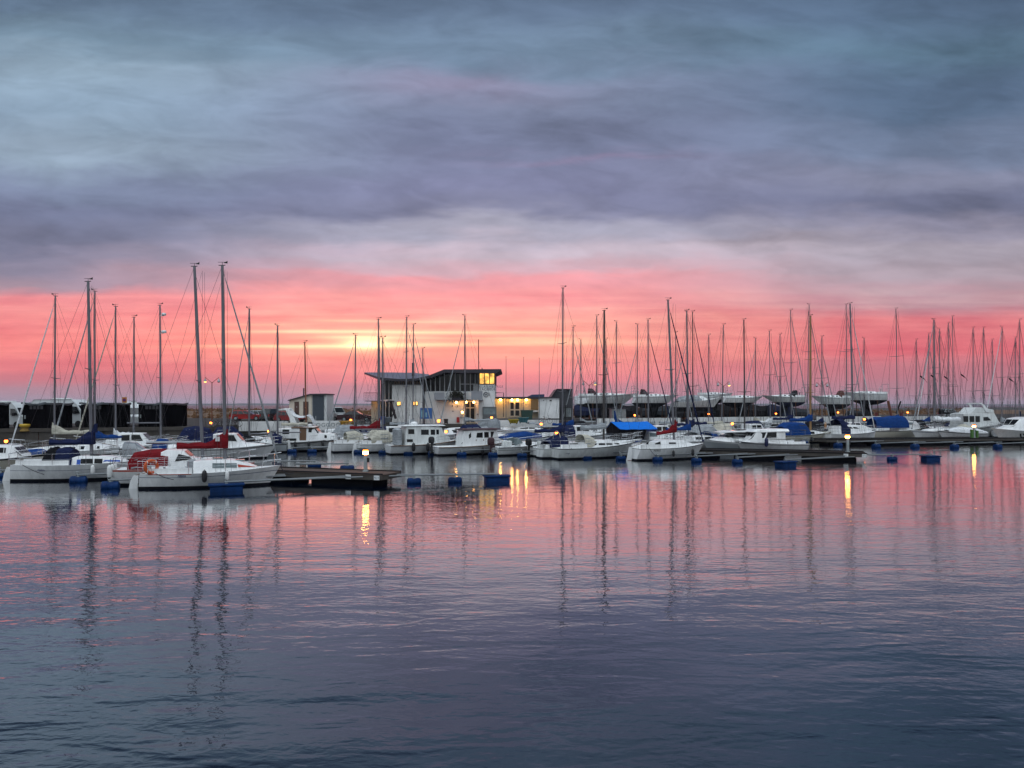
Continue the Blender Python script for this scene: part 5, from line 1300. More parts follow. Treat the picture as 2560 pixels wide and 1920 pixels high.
# --- white sloop with navy covers
C = Boat('sailing_boat', 'white sloop with navy sail cover, navy sprayhood and black cockpit cover at left', 'sailing boat', G1, 30, 356, 1202, 12, beam=2.4, F=.92, Fb=1.05)
C.hull([white, antif, stripe_n], bands=[(.60, .625)], sw=.5, tr=-.15, rake=.12, draft=.5)
C.pcabin([(190,1142), (205,1138), (275,1139), (300,1144), (330,1156)], wf=.68, tf=.84)
C.pwin([(202,1147,232,1159), (236,1147,256,1158.5)]); C.pwin([(192,1149,201,1161)], stripe_b, 'stripe'); C.pwin([[(262,1150), (300,1150), (300,1154), (258,1154)]], stripe_b, 'stripe')
C.hatch([(C.tx(240), 0)]); C.coaming(.4, C.tx(188), .25)
C.pcanopy('sprayhood', [(152,1120), (172,1117), (186,1123), (192,1141)], c_navy, .74, .85)
C.pcanopy('cockpit_cover', [(113,1150), (126,1122), (142,1116), (153,1126)], c_black, .72, .8)
tm = C.tx(229); C.mast(tm, C.tz(tm, 704), -.18, .068, mastw, C.dz(tm)+.3, (.5,), .6)
C.rig(.985); C.boom(C.tx(124), C.tz(tm, 1108), mastw, C.tz(C.tx(124), 1109)); C.cover(c_navy, 1.0, .22, .2, up=.5)
C.rails(hgt=.62); C.rudder(white, .5, -.15, .4); C.name_mark('Galina', 94, 1178, .15, stripe_n)
# --- grey cabin cruiser cut by the left edge
D = Boat('cabin_cruiser', 'pale grey cabin cruiser with long dark window cut by the left picture edge', 'motor boat', G2, -75, 119, 1186, 10, beam=2.5, F=.95, Fb=1.22)
D.hull([cream, antif, stripe_k], bands=[(.88, .93)], sw=.85, tr=.06, rake=.16)
D.pcabin([(-60,1116), (-20,1112), (38,1112), (44,1114), (66,1136)], wf=.74, tf=.86)
D.pwin([(-8,1119,8,1132), [(10,1119), (40,1118), (54,1131), (10,1132)]]); D.fwin(3, .15, .85, .85, 2); D.rails(hgt=.75, push=False, p0=.62, guard=False); D.rubrail(stripe_k)
# --- small boat with a blue cover behind it
E0 = Boat('small_motor_boat', 'small open boat with a low blue cover behind the pale grey cabin cruiser', 'motor boat', G2, 52, 128, None, 8, Y=49, F=.78, Fb=.95)
E0.hull([white2, antif, stripe_b], bands=[(.86, .95)], sw=.85, tr=.05); E0.pcanopy('boat_cover', [(56,1126), (70,1122), (100,1122), (114,1128)], c_blue, .9); E0.outboard(); E0.rails(push=False, guard=False, p0=.7)
# --- middle left: white cruiser with a brown door
Fb_ = Boat('cabin_cruiser', 'white cabin cruiser with a brown door, black rubbing strake and three black fenders', 'motor boat', G2, 664, 852, 1128, 7, beam=2.7, F=.82, Fb=1.15)
Fb_.hull([white, antif], sw=.86, tr=.12, rake=.16); Fb_.rubrail(stripe_k, .93, .075)
B_ = Fb_; xa, xb_, xc, xd, xe, xf, xg = (B_.tx(p) for p in (688, 700, 744, 790, 801, 838, 845)); hw = 1.05
B_.house('cabin', [(xa, hw, hw*.9, B_.tz(xa, 1090)), (xb_, hw, hw*.9, B_.tz(xb_, 1071)), (xc, hw, hw*.9, B_.tz(xc, 1068)), (xd, hw, hw*.86, B_.tz(xd, 1065.5)), (xe, hw*.95, hw*.84, B_.tz(xe, 1082)), (xf, hw*.72, hw*.6, B_.tz(xf, 1083)), (xg, hw*.62, hw*.5, B_.tz(xg, 1096))])
B_.pwin([(706,1074,723,1085), (708,1096,741,1102), [(771,1070), (789,1070), (797,1080.5), (771,1080.5)], [(811,1087), (843,1087), (843,1094), (811,1095)]]); B_.pwin([(749,1071,765.5,1101)], teak, 'door'); B_.fwin(3, .15, .8, .9, 2)
g = MB(); g.box(B_.tx(733), B_.tx(795), -hw*.98, hw*.98, B_.tz(xc, 1069)-.03, B_.tz(xc, 1069)+.06, 0, .02); g.build('roof_visor', [teak], B_.cab)
B_.rails(push=True, guard=False, hgt=.5, p0=.6)
g = MB(); g.lathe([(.05,0),(.2,.03),(.2,.12),(.05,.16)], (B_.tx(775), 0, B_.tz(xd, 1064)), 10); g.tube([(B_.tx(745), .2, B_.tz(xc, 1067)), (B_.tx(744), .2, B_.tz(xc, 1058))], .02, 4); g.build('roof_fittings', [white], B_.cab, True)
# --- flybridge boat with a white arch and bimini behind it
V = Boat('flybridge_boat', 'motor boat with swept white arch and white bimini behind the cream hut end', 'motor boat', G2, 716, 812, None, 7, Y=74, F=.95, Fb=1.3, beam=2.6)
V.hull([white, antif], sw=.88, tr=.1); V.house('cabin', [(V.tx(720), .95, .9, V.tz(2, 1066)), (V.tx(735), .95, .88, V.tz(2, 1060)), (V.tx(782), .95, .82, V.tz(3, 1060)), (V.tx(792), .8, .7, V.tz(3, 1075))]); V.swin([[(V.tx(738), .5), (V.tx(775), .5), (V.tx(775), .85), (V.tx(738), .85)]])
g = MB()
for sg in (-1, 1):
    P = [(V.tx(700), sg*.95, V.tz(1, 1025)), (V.tx(722), sg*1.0, V.tz(1, 1022)), (V.tx(733), sg*1.05, V.tz(2, 1042)), (V.tx(740), sg*1.08, V.tz(2, 1062))]
    g.loft([[(x-w, y, z-.06), (x+w, y, z-.06), (x+w, y-.06*sg, z+.06), (x-w, y-.06*sg, z+.06)] for (x, y, z), w in zip(P, (.08, .16, .2, .3))], 0, True, True, True)
g.box(V.tx(698), V.tx(722), -1, 1, V.tz(1, 1025), V.tz(1, 1022)); g.build('radar_arch', [white], V.o, True)
rows = []
for px, py in ((728,1026), (738,1036), (750,1040), (762,1040), (774,1036), (782,1045), (788,1060)): x = V.tx(px); rows.append([(x, -1.02, V.tz(x, py)-.15), (x, -.6, V.tz(x, py)), (x, .6, V.tz(x, py)), (x, 1.02, V.tz(x, py)-.15)])
g = MB(); g.loft(rows, 0, False); g.loft([[(x, y, z-.03) for x, y, z in r] for r in rows], 0, False)
for px in (740, 786):
    for sg in (-1, 1): g.tube([(V.tx(px), sg*1., V.tz(2, 1062)), (V.tx(px), sg*1., V.tz(2, 1040))], .02, 4)
g.build('bimini', [c_white], V.o, True)
# two sloops lying bow left beyond the near boats
for xs, xb, Y, h, lb, hm_ in ((648, 567, 63, 192, 'grey sloop with black stripe lying bow left below the red estate car', greyhull), (718, 634, 66, 192, 'grey hulled small sloop lying bow left beside the white cruiser stern', greyhull)):
    b = Boat('sailing_boat', lb, 'sailing boat', G1, xs, xb, None, h, Y=Y, F=.82, Fb=1.05); b.hull([hm_, antif, stripe_k], bands=[(.78, .9)], tr=.1)
    b.house('cabin', [(b.L*.3, .62, .52, 1.2), (b.L*.5, .66, .54, 1.25), (b.L*.7, .5, .4, 1.15), (b.L*.8, .35, .25, 1.0)]); b.swin([[(b.L*.36, .35), (b.L*.62, .4), (b.L*.62, .8), (b.L*.36, .8)]], glassl)
    b.canopy('cockpit_cover', [(.4, .8, .8, 1.4), (1.2, .85, .8, 1.75), (b.L*.34, .7, .9, 1.7)], c_navy if xs > 700 else c_black); b.rails(); b.rudder()
    zt = wZ(773 if xs < 700 else 815, Y); tm = b.tx(682 if xs < 660 else 694)
    tm = min(max(tm, .8), b.L*.7); b.mast(tm, zt, .0, .062, mastw, 1.1, (.5,), .7); b.rig(.97, jib=(xs < 700), jr=.035); b.boom(tm-2., 1.75, mastw)
# small white boat with wind screen + yellowish tender near its lamp
b = Boat('dinghy', 'mustard yellow dinghy by the lit lamp behind the white cruiser stern', 'dinghy', G2, 640, 680, None, 8, Y=70.5, F=.55, Fb=.75, beam=1.4); b.hull([mat('dinghy_yellow', (.24,.16,.03), .5), antif], sw=.8)
g = MB(); g.box(.3, .6, -.5, .5, .3, .42); g.box(.8, 1.1, -.5, .5, .3, .42); g.build('thwart', [teak], b.o)
# --- white fishing style boats, sterns toward the camera, along the middle pontoon (bow right and away)
H2 = 25.
def transom_boat(xs, yw, label, L=6.6, F=.78, hood=None, hoodpts=None, cab=True, mast=None, cov=None, jib=None, rud=True, mm=None, beam=2.3, lean=0, hm=None, fs=.97, band=None, up=0., spread=(.55,), frac=.58, boomy=None, hmast=.75):
    b = Boat('sailing_boat', label, 'sailing boat', G1, xs, None, yw, H2, L=L, beam=beam, F=F, Fb=F*1.3); b.hull([hm or white, antif, band or stripe_k], bands=[(.84, .87)], sw=.62, tr=-.15)
    zc = F*1.15+.32
    b.house('cabin', [(L*.30, beam*.31, beam*.26, zc), (L*.46, beam*.32, beam*.27, zc+.03), (L*.62, beam*.3, beam*.24, zc), (L*.78, beam*.24, beam*.18, b.dz(L*.78)+.06)]); b.swin([[(L*.36, .3), (L*.48, .3), (L*.48, .78), (L*.36, .8)], [(L*.51, .3), (L*.61, .35), (L*.61, .78), (L*.51, .78)]]); b.coaming(.3, L*.3)
    if hood: b.canopy('sprayhood', [(L*.24, beam*.34, F+.1, zc+.66), (L*.33, beam*.34, F+.1, zc+.62), (L*.43, beam*.3, zc-.05, zc+.02)], hood, [(L*.26, L*.32, .3, .7)])
    if mast:
        px, top = mast; tm = b.tx(px); b.mast(tm, b.tz(tm, top), lean, .056, mm, zc-.05, spread, .75); b.rig(fs, jib=bool(jib), jm=jib)
        z = b.tz(tm, boomy) if boomy else zc+.8; b.boom(tm-L*.36, z, mm)
        if cov: b.cover(cov, hmast, up=up)
    b.rails()
    if rud: b.rudder(white, .45, .1, .3)
    return b
T1 = transom_boat(829, 1131, 'white sloop with round white transom and maroon sail cover left of the clubhouse', 7.2, .82, None, mast=(946, 798), cov=c_red, boomy=1070, hmast=.95, spread=(.5,))
T1.canopy('cockpit_hood', [(1.2, .8, .9, 1.75), (2.0, .85, .9, 1.9), (2.7, .75, .9, 1.6)], c_beige, [(1.4, 1.9, .35, .7)])
T2 = transom_boat(892, 1132, 'white sloop with round transom and beige cockpit tent beside the cream wheelhouse boat', 6.8, .80, None, mast=(957, 845), rud=True)
T2.canopy('cockpit_tent', [(1.1, .82, .85, 1.3), (1.7, .86, .85, 1.95), (2.7, .82, .9, 1.95), (3.1, .7, 1.0, 1.55)], c_beige, [(1.9, 2.6, .3, .7)])
def wheelhouse_boat(xs, xb, yw, label, F, hpts, wins, roof, rover=(10, 6), h=H2, beam=2.5, hullm=None, roofm_=None, houseM=None, visor=True, fw=None, strake=teak, sw=.86, wf=.74, name='wheelhouse_boat', Y=None):
    b = Boat(name, label, 'motor boat', G2, xs, xb, yw, h, beam=beam, F=F, Fb=F*1.45, Y=Y); b.hull([hullm or white, antif], sw=sw, tr=.08, rake=.15)
    if strake: b.rubrail(strake, .95, .04)
    st = []
    for px, py in hpts: t = b.tx(px); hw = min(beam*.36, b.half(t)*wf); st.append((t, hw, hw*.9, b.tz(t, py)))
    b.house('wheelhouse', sorted(st), houseM); b.pwin(wins)
    if fw is not None: b.fwin(fw, .12, .8, .88, 3)
    if roof:
        (px0, px1, py) = roof; a, c = b.tx(px0), b.tx(px1); hw = beam*.37; z = b.tz((a+c)/2, py)
        g = MB(); g.loft([[(a, -hw*.8, z), (c-.1, -hw*.75, z), (c-.1, hw*.75, z), (a, hw*.8, z)], [(a-.06, -hw, z+.03), (c, -hw*.92, z+.03), (c, hw*.92, z+.03), (a-.06, hw, z+.03)], [(a, -hw*.85, z+.12), (c-.2, -hw*.75, z+.12), (c-.2, hw*.75, z+.12), (a, hw*.85, z+.12)]], 0, True, True, True); g.build('roof', [roofm_ or white], b.cab, True)
    b.rails(push=False, guard=False, hgt=.5, p0=.6)
    return b
G = wheelhouse_boat(969, 1148, 1136, 'cream white wheelhouse boat with teak strake in front of the clubhouse', .80, [(1007,1080), (1010,1066), (1060,1064.5), (1098,1068), (1104,1083), (1120,1092)],
    [(1021,1073,1036,1085), (1053,1074,1072,1087), (1077,1074,1088,1087), (1091,1074,1097.5,1086), (1017,1098,1032,1105)], (1003, 1106, 1065), fw=3, houseM=white2)
g = MB(); g.lathe([(.05,0),(.32,.05),(.34,.22),(.2,.34),(.03,.36)], (G.tx(1035), 0, G.tz(3, 1064)), 10); g.tube([(G.tx(1024), 0, G.tz(3, 1064)), (G.tx(1024), 0, G.tz(3, 1040))], .03, 5); g.build('radar', [white], G.cab, True)
g = MB(); g.box(G.tx(986), G.tx(1000), -.7, .7, .7, G.tz(1, 1070), 0, .15); g.build('cockpit_cover', [c_grey], G.o, True)
Hh = wheelhouse_boat(1086, 1272, 1138, 'white cabin boat with overhanging maroon roof and black outboard in front of the clubhouse', .72, [(1148,1092), (1152,1076), (1200,1073), (1236,1074), (1241,1094), (1262,1104)],
    [(1153,1081,1178,1093), [(1193,1082), (1207,1081), (1207,1094), (1191,1094)], (1211,1080,1222,1094), [(1227,1079), (1236,1079), (1231,1093), (1227,1093)]], (1147, 1246, 1074.5), roofm_=mat('roof_maroon', (.05,.02,.025), .5), fw=3, houseM=white)
Hh.outboard(.0, plastic_k, -.25, 1.0, 1.0); g = MB(); g.box(Hh.tx(1156), Hh.tx(1172), -.8, .8, 1.0, 1.12); g.build('handrail', [teak], Hh.o)
g = MB(); 
for px in (1181, 1199): g.box(Hh.tx(px)-.03, Hh.tx(px)+.03, -.86, .86, Hh.tz(2.5, 1102), Hh.tz(2.5, 1098))
g.build('trim', [teak], Hh.o)
def open_boat(xs, xb, yw, label, F, m=None, motor=None, screen=None, cov=None, stripes=None, h=H2, beam=2.1, k=1., Y=None, name='outboard_boat'):
    b = Boat(name, label, 'motor boat', G2, xs, xb, yw, h, beam=beam, F=F, Fb=F*1.5, Y=Y); b.hull([m or white, antif, stripes or stripe_k], bands=[(.55, .60)] if stripes else [], sw=.88, tr=.08, rake=.2); b.rubrail(stripe_k, .96, .03)
    if motor: b.outboard(0, motor, -.3, F+.15, k)
    L = b.L
    b.house('cuddy', [(L*.42, beam*.3, beam*.25, b.dz(L*.42)+.35), (L*.6, beam*.28, beam*.22, b.dz(L*.6)+.28), (L*.82, beam*.15, beam*.1, b.dz(L*.82)+.05)])
    if screen:
        z = b.dz(L*.42)+.3; g = MB()
        for sg in (-1, 1):
            g.face([(L*.30, sg*beam*.33, z-.25), (L*.46, sg*beam*.28, z), (L*.38, sg*beam*.25, z+screen), (L*.28, sg*beam*.30, z+screen*.8)])
        g.face([(L*.46, -beam*.28, z), (L*.46, beam*.28, z), (L*.38, beam*.25, z+screen), (L*.38, -beam*.25, z+screen)]); g.build('windscreen', [glassl], b.o)
        g = MB(); P = [(L*.28, beam*.30, z+screen*.8), (L*.38, beam*.25, z+screen), (L*.38, -beam*.25, z+screen), (L*.28, -beam*.30, z+screen*.8)]; g.tube(P, .02, 5); g.build('screen_frame', [steel], b.o)
    if cov: b.canopy('boat_cover', [(.2, beam*.40, F, F+.5), (L*.2, beam*.44, F, F+.85), (L*.38, beam*.42, F, F+.8), (L*.5, beam*.34, b.dz(L*.5), b.dz(L*.5)+.4)], cov)
    g = MB()
    for y in (-.4, .4): g.box(L*.18, L*.26, y-.22, y+.22, F, F+.5, 0, .05)
    g.build('seat', [white2], b.o)
    b.rails(push=True, guard=False, hgt=.55, p0=.5); return b
I1 = open_boat(1236, 1372, 1139, 'white open motor boat with steel rails and a large maroon black outboard', .72, motor=mat('motor_maroon', (.04,.01,.015), .3), screen=.4, stripes=stripe_k, k=1.15)
I2 = open_boat(1330, 1440, 1141, 'white motor boat with black outboard, mostly hidden by the sloop with strip windows', .75, motor=plastic_k, cov=None, stripes=stripe_k)
J0 = transom_boat(1346, 1146, 'white sloop with navy sail cover and navy cockpit cover below the annexe', 6.8, .80, None, mast=(1406, 720), cov=c_navy, boomy=1078, lean=.05, jib=None, up=.3, spread=(.33, .64), hm=white2, rud=False)
J0.canopy('cockpit_cover', [(.6, .8, .85, 1.35), (1.5, .85, .9, 1.8), (2.3, .75, .9, 1.7)], c_navy); g = MB(); g.tube([(J0.tx(1407), 0, J0.tz(3, 800)), (J0.L*.99, 0, 1.2)], .04, 5)
J = Boat('sailing_boat', 'white sloop with dark strip windows and a long pale grey sail cover', 'sailing boat', G1, 1386, 1588, 1148, 24, beam=2.5, F=.86, Fb=1.22); J.hull([white2, antif, stripe_k], bands=[(.90, .965)], sw=.74, tr=.06, rake=.15)
J.pcabin([(1455,1106), (1475,1098), (1510,1099), (1545,1104), (1578,1110)], wf=.64, tf=.84); J.pwin([[(1438,1112), (1494,1108), (1490,1112.5)], (1497,1108,1513,1112.5), (1516,1108,1531,1112), [(1535,1107.5), (1570,1107.5), (1545,1111)]]); J.coaming(.4, J.tx(1452), .3); J.hatch([(J.tx(1520), 0)], white)
J.canopy('sprayhood', [(J.tx(1450), .85, .9, J.tz(2, 1086)), (J.tx(1466), .82, .9, J.tz(2, 1087)), (J.tx(1484), .7, 1.1, J.tz(2, 1098))], c_beige, [(J.tx(1452), J.tx(1464), .25, .72)])
tm = J.tx(1509); J.mast(tm, J.tz(tm, 776), .06, .075, mastd, J.tz(tm, 1099), (.5,), .8); J.rig(.96, bow=J.L*.97); J.boom(J.tx(1452), J.tz(tm, 1070), mastw, J.tz(J.tx(1452), 1074)); J.cover(c_grey, .55, .32, .2, up=.2)
J.rails(); J.name_mark('Saga', 1414, 1135, .2, stripe_n)
g = MB(); g.torus((.2, 0, 1.55), .62, .03, 14, 4, 'x', 0, 0, pi); g.build('stern_arch', [c_beige], J.o)
K = Boat('sailing_boat', 'white sloop with small red sail cover and rounded transom above a red rudder tip', 'sailing boat', G1, 1580, 1760, 1151, 22, beam=2.4, F=.92, Fb=1.2); K.hull([white, antif, stripe_k], bands=[(.93, .97)], sw=.72, tr=-.22, rake=.16)
K.pcabin([(1632,1105), (1650,1098), (1690,1099), (1718,1106), (1735,1112)], wf=.62, tf=.84); K.pwin([(1639,1102,1652,1113)], glass, 'companionway'); K.pwin([(1673,1106,1690,1110)]); K.hatch([(K.tx(1705), .2)], white); K.coaming(.4, K.tx(1634), .3)
tm = K.tx(1685); K.mast(tm, K.tz(tm, 751), -.55, .075, mastw, K.tz(tm, 1099), (.50,), .7); K.rig(.97, jib=True, jr=.05, jm=c_navy); K.boom(K.tx(1642), K.tz(tm, 1078), mastw, K.tz(K.tx(1642), 1086)); K.cover(c_red, 1.0, .2, .2, up=.15)
K.rails(); K.rudder(white, .5, .1, .28); g = MB(); g.prism([(-.52, -.28), (-.08, -.28), (-.05, .02), (-.40, .02)], -.035, .035); g.build('rudder_tip', [redhull], K.o); K.name_mark('ADELE', 1634, 1128.5, .2, stripe_k)
# --- blue tarpaulin boat
Q = Boat('cabin_boat', 'white boat under a bright blue tarpaulin roof with black side curtains', 'motor boat', G2, 1522, 1700, None, 20, Y=69, beam=2.6, F=.9, Fb=1.2); Q.hull([white, antif, stripe_k], bands=[(.84, .93)], sw=.82)
z0 = 1.0; a, b_, c_ = Q.tx(1530), Q.tx(1556), Q.tx(1622); zr = Q.tz(3, 1053.5); ze = Q.tz(3, 1071)
g = MB(); n = 6
for sg in (-1, 1):
    rows = []
    for i in range(n+1): q = i/n; x = a+(c_-a)*q; rows.append([(x-.15+.5*(1 if 0 else 0), 0, zr-.06*sin(q*pi)), (x, sg*.8, (zr+ze)/2-.05), (x+.1, sg*1.42, ze-.05*abs(sin(q*9)))])
    g.loft(rows, 0, False); g.loft([[(x, y, z-.025) for x, y, z in r] for r in rows], 0, False)
g.build('tarpaulin', [c_bright], Q.o, True)
g = MB()
for sg in (-1, 1): g.face([(a+.1, sg*1.25, z0), (c_-1.2, sg*1.2, z0), (c_-1.0, sg*1.3, ze-.05), (a+.1, sg*1.33, ze-.05)])
g.face([(a+.06, -1.25, z0), (a+.06, 1.25, z0), (a+.06, 1.33, ze-.06), (a, 0, zr-.05), (a+.06, -1.33, ze-.06)]); sc_ = g.build('side_curtain', [c_black], Q.o)
for sg in (-1, 1):
    for u in (.3, 1.5): g = MB(); g.face([(a+u, sg*1.345, z0+.3), (a+u+.6, sg*1.34, z0+.3), (a+u+.6, sg*1.35, ze-.4), (a+u, sg*1.355, ze-.4)]); g.build('window', [clear], sc_)
Q.house('cabin', [(Q.tx(1612), .9, .8, Q.tz(4, 1078)), (Q.tx(1630), .9, .78, Q.tz(4, 1079)), (Q.tx(1660), .7, .55, Q.tz(4, 1092))]); Q.swin([[(Q.tx(1613), .4), (Q.tx(1632), .4), (Q.tx(1628), .85), (Q.tx(1613), .85)]], glassl); Q.rails(push=True, guard=True)
# --- white hulls just behind K and beyond
b = Boat('sailing_boat', 'white sloop bow peeping out below the bright blue tarpaulin', 'sailing boat', G1, 1470, 1606, None, 23, Y=64.5, F=.95, Fb=1.15); b.hull([white, antif, stripe_b], bands=[(.78, .9)]); b.rails(push=False)
# --- sloop with blue cover, its sprayhood
S1 = transom_boat(1672, 1128, 'white sloop with bright blue boom cover and blue sprayhood left of the grey sport boat', 7.0, .9, None, mast=(1722, 778), cov=c_blue, boomy=1074, spread=(.5,), lean=-.25, hm=white, rud=False)
tmS = S1.mt
S1.canopy('sprayhood', [(S1.tx(1765), .9, 1.0, S1.tz(5, 1078)), (S1.tx(1780), .85, 1.1, S1.tz(5, 1082)), (S1.tx(1793), .6, 1.2, S1.tz(5, 1094))], c_blue)
# --- sport boat with hardtop, bow left
M1 = Boat('sport_boat', 'grey hulled sport boat with white hardtop lying bow left beside the white pilothouse boat', 'motor boat', G2, 1884, 1752, None, 190, Y=66, F=.9, Fb=1.22, beam=2.7); M1.hull([white, antif, greyhull], bands=[(.05, .82)], sw=.88, tr=.06, rake=.2)
M1.house('cabin', [(M1.tx(1868), 1.0, .9, 1.3), (M1.tx(1840), 1.05, .9, 1.4), (M1.tx(1800), .9, .75, M1.tz(2, 1092)), (M1.tx(1765), .45, .3, M1.tz(4, 1103))][::1])
g = MB()
for sg in (-1, 1):
    g.face([(M1.tx(1868), sg*1.0, 1.25), (M1.tx(1815), sg*.95, 1.35), (M1.tx(1832), sg*.85, M1.tz(2, 1081)), (M1.tx(1866), sg*.9, M1.tz(2, 1081))])
g.face([(M1.tx(1808), -.9, 1.35), (M1.tx(1808), .9, 1.35), (M1.tx(1830), .8, M1.tz(2, 1081)), (M1.tx(1830), -.8, M1.tz(2, 1081))]); g.build('windscreen', [glass], M1.o)
g = MB(); x0, x1 = M1.tx(1874), M1.tx(1798); z = M1.tz(2, 1080); g.loft([[(x0, -.95, z), (x1, -.7, z-.08), (x1, .7, z-.08), (x0, .95, z)], [(x0-.1, -1.1, z+.08), (x1+.2, -.85, z-.02), (x1+.2, .85, z-.02), (x0-.1, 1.1, z+.08)], [(x0, -.9, z+.2), (x1-.2, -.7, z+.06), (x1-.2, .7, z+.06), (x0, .9, z+.2)]], 0, True, True, True); g.build('hardtop', [white], M1.o, True)
g = MB(); g.box(M1.tx(1862), M1.tx(1838), -.5, .5, z+.17, z+.22, 0, .02); g.build('roof_hatch', [glass], M1.o); M1.rails(push=False, guard=False, p0=.55)
M2 = Boat('pilothouse_boat', 'white pilothouse boat with three slanted windows lying bow left in front of the boom', 'motor boat', G2, 2006, 1834, 1131, 190, F=.82, Fb=1.15, beam=2.7)
M2.hull([white, antif, stripe_k], bands=[(.78, .83)], sw=.88, tr=.1, rake=.2); hw = 1.08
M2.house('pilothouse', [(M2.tx(1948), hw, hw*.92, M2.tz(2, 1072)), (M2.tx(1940), hw, hw*.9, M2.tz(2, 1071)), (M2.tx(1882), hw*.97, hw*.84, M2.tz(3, 1073)), (M2.tx(1863), hw*.93, hw*.75, M2.tz(4, 1097)), (M2.tx(1845), hw*.6, hw*.45, M2.tz(5, 1107))])
M2.pwin([[(1870,1095), (1878,1082), (1888,1082), (1883,1095)], [(1887,1095), (1892,1082), (1916,1081), (1910,1095)], [(1914,1095), (1920,1081), (1942,1080.5), (1941,1094.5)]]); M2.fwin(2, .1, .7, .9, 3)
g = MB(); x0, x1 = M2.tx(1955), M2.tx(1872); z = M2.tz(2, 1080); g.loft([[(x0, -1.0, z), (x1, -.75, z-.02), (x1, .75, z-.02), (x0, 1.0, z)], [(x0-.05, -1.14, z+.1), (x1+.15, -.9, z+.06), (x1+.15, .9, z+.06), (x0-.05, 1.14, z+.1)], [(x0, -1.0, z+.3), (x1-.3, -.75, z+.26), (x1-.3, .75, z+.26), (x0, 1.0, z+.3)]], 0, True, True, True); g.build('roof', [white], M2.cab, True)
M2.rails(push=True, guard=False, p0=.45, hgt=.5); M2.coaming(.3, 2.0, .2)
g = MB(); 
for sg in (-1, 1): g.tube([(M2.tx(1960), sg*1.05, 1.2), (M2.tx(1900), sg*1.1, 1.28)], .02, 4)
g.build('handrail', [stripe_k], M2.o)
# ------------------------------------------------------------------ right hand boats
N = Boat('sailing_boat', 'cream sloop with varnished wooden mast, blue sail cover and blue cockpit tent', 'sailing boat', G1, 1905, 2082, None, 20, Y=80, beam=2.6, F=.85, Fb=1.25); N.hull([cream, antif, stripe_k], bands=[(.86, .95)], sw=.6, tr=-.2, rake=.18)
N.pcabin([(2000,1078), (2030,1076), (2052,1080), (2066,1087)], wf=.6); N.pwin([(2025,1079,2036,1085)]); tm = N.tx(2026); N.mast(tm, N.tz(tm, 790), .0, .095, mat('mast_wood', (.30,.17,.07), .35, stretch=(3,3,.3)), N.tz(tm, 1076), (.33, .62), .8)
N.rig(.97, jib=True, jr=.05, jm=c_grey); N.boom(N.tx(1974), N.tz(tm, 1051), mastw, N.tz(N.tx(1974), 1053)); N.cover(c_blue, .9, .3, .2, up=.1)
N.pcanopy('cockpit_tent', [(1950,1066), (1962,1056), (1985,1055), (2003,1057), (2012,1072)], c_blue, .78, .9, [(N.tx(1985), N.tx(2003), .35, .8)], plastic_k); N.rails(); N.rudder(teak)
O = Boat('sailing_boat', 'modern white sloop with two dark cabin windows behind the middle right lamp post', 'sailing boat', G1, 2060, 2189, None, 20, Y=82, beam=2.9, F=1.02, Fb=1.25); O.hull([white, antif, stripe_n], bands=[(.88, .91)], sw=.85, tr=.08, rake=.04)
O.pcabin([(2085,1065), (2110,1061), (2145,1062), (2172,1070)], wf=.68); O.pwin([[(2116,1067), (2128,1067), (2133,1071.5), (2120,1071.5)], [(2132,1067), (2142,1068), (2148,1071.5), (2136,1071.5)]]); tm = O.tx(2133); O.mast(tm, O.tz(tm, 760), -.45, .085, mastw, O.tz(tm, 1061), (.33, .62), 1.0)
O.rig(.97, jib=True, jm=c_white); O.boom(O.tx(2080), O.tz(tm, 1046), mastw); O.cover(c_navy, .5, .25); O.pcanopy('sprayhood', [(2088,1049), (2098,1046), (2110,1062)], c_navy, .7, 1.0); O.rails()
Pp = Boat('cabin_boat', 'cream cabin boat under a long blue cover lying bow right', 'motor boat', G2, 2176, 2303, None, 10, Y=92, beam=2.6, F=.95, Fb=1.25); Pp.hull([cream, antif, stripe_k], bands=[(.90, .97)], sw=.8, rake=.16)
Pp.pcabin([(2236,1053), (2250,1051), (2285,1053), (2298,1063)], wf=.7); Pp.pwin([(2269,1056,2282,1062), (2252,1056,2264,1062)], glassl); Pp.pcanopy('boat_cover', [(2179,1047), (2188,1042), (2212,1043), (2230,1039.5), (2252,1040), (2258,1048)], c_blue, .95, 1.35); Pp.rails(guard=False)
Qr = Boat('sailing_boat', 'white sloop lying bow left behind the far right pontoon, white folded covers on deck', 'sailing boat', G1, 2437, 2277, None, 188, Y=90, beam=2.6, F=.95, Fb=1.2); Qr.hull([white, antif, stripe_n], bands=[(.78, .84)], sw=.7, tr=-.1)
Qr.pcabin([(2420,1076), (2400,1072), (2340,1070), (2312,1074), (2300,1081)], wf=.64); Qr.pwin([(2360,1078,2372,1083), (2385,1078,2396,1083), (2338,1078,2346,1082)]); tm = Qr.tx(2337); Qr.mast(tm, Qr.tz(tm, 800), .1, .08, mastw, Qr.tz(tm, 1070), (.5,), .9)
Qr.rig(.97, jib=True, jm=c_grey); Qr.boom(Qr.tx(2400), Qr.tz(tm, 1050), mastw); Qr.cover(c_white, .55, .35, .25); Qr.canopy('sprayhood', [(Qr.tx(2425), .8, .9, Qr.tz(1, 1068)), (Qr.tx(2408), .9, .9, Qr.tz(1, 1060)), (Qr.tx(2390), .8, 1.1, Qr.tz(1, 1072))], c_beige); Qr.rails()
Rr = Boat('flybridge_yacht', 'white flybridge yacht with dark saloon windows and raked arch at right', 'motor yacht', G2, 2388, 2494, None, 6, Y=97, beam=3.0, F=1.2, Fb=1.9); Rr.hull([white2, antif, stripe_k], bands=[(.84, .88)], sw=.9, rake=.16, tr=.1)
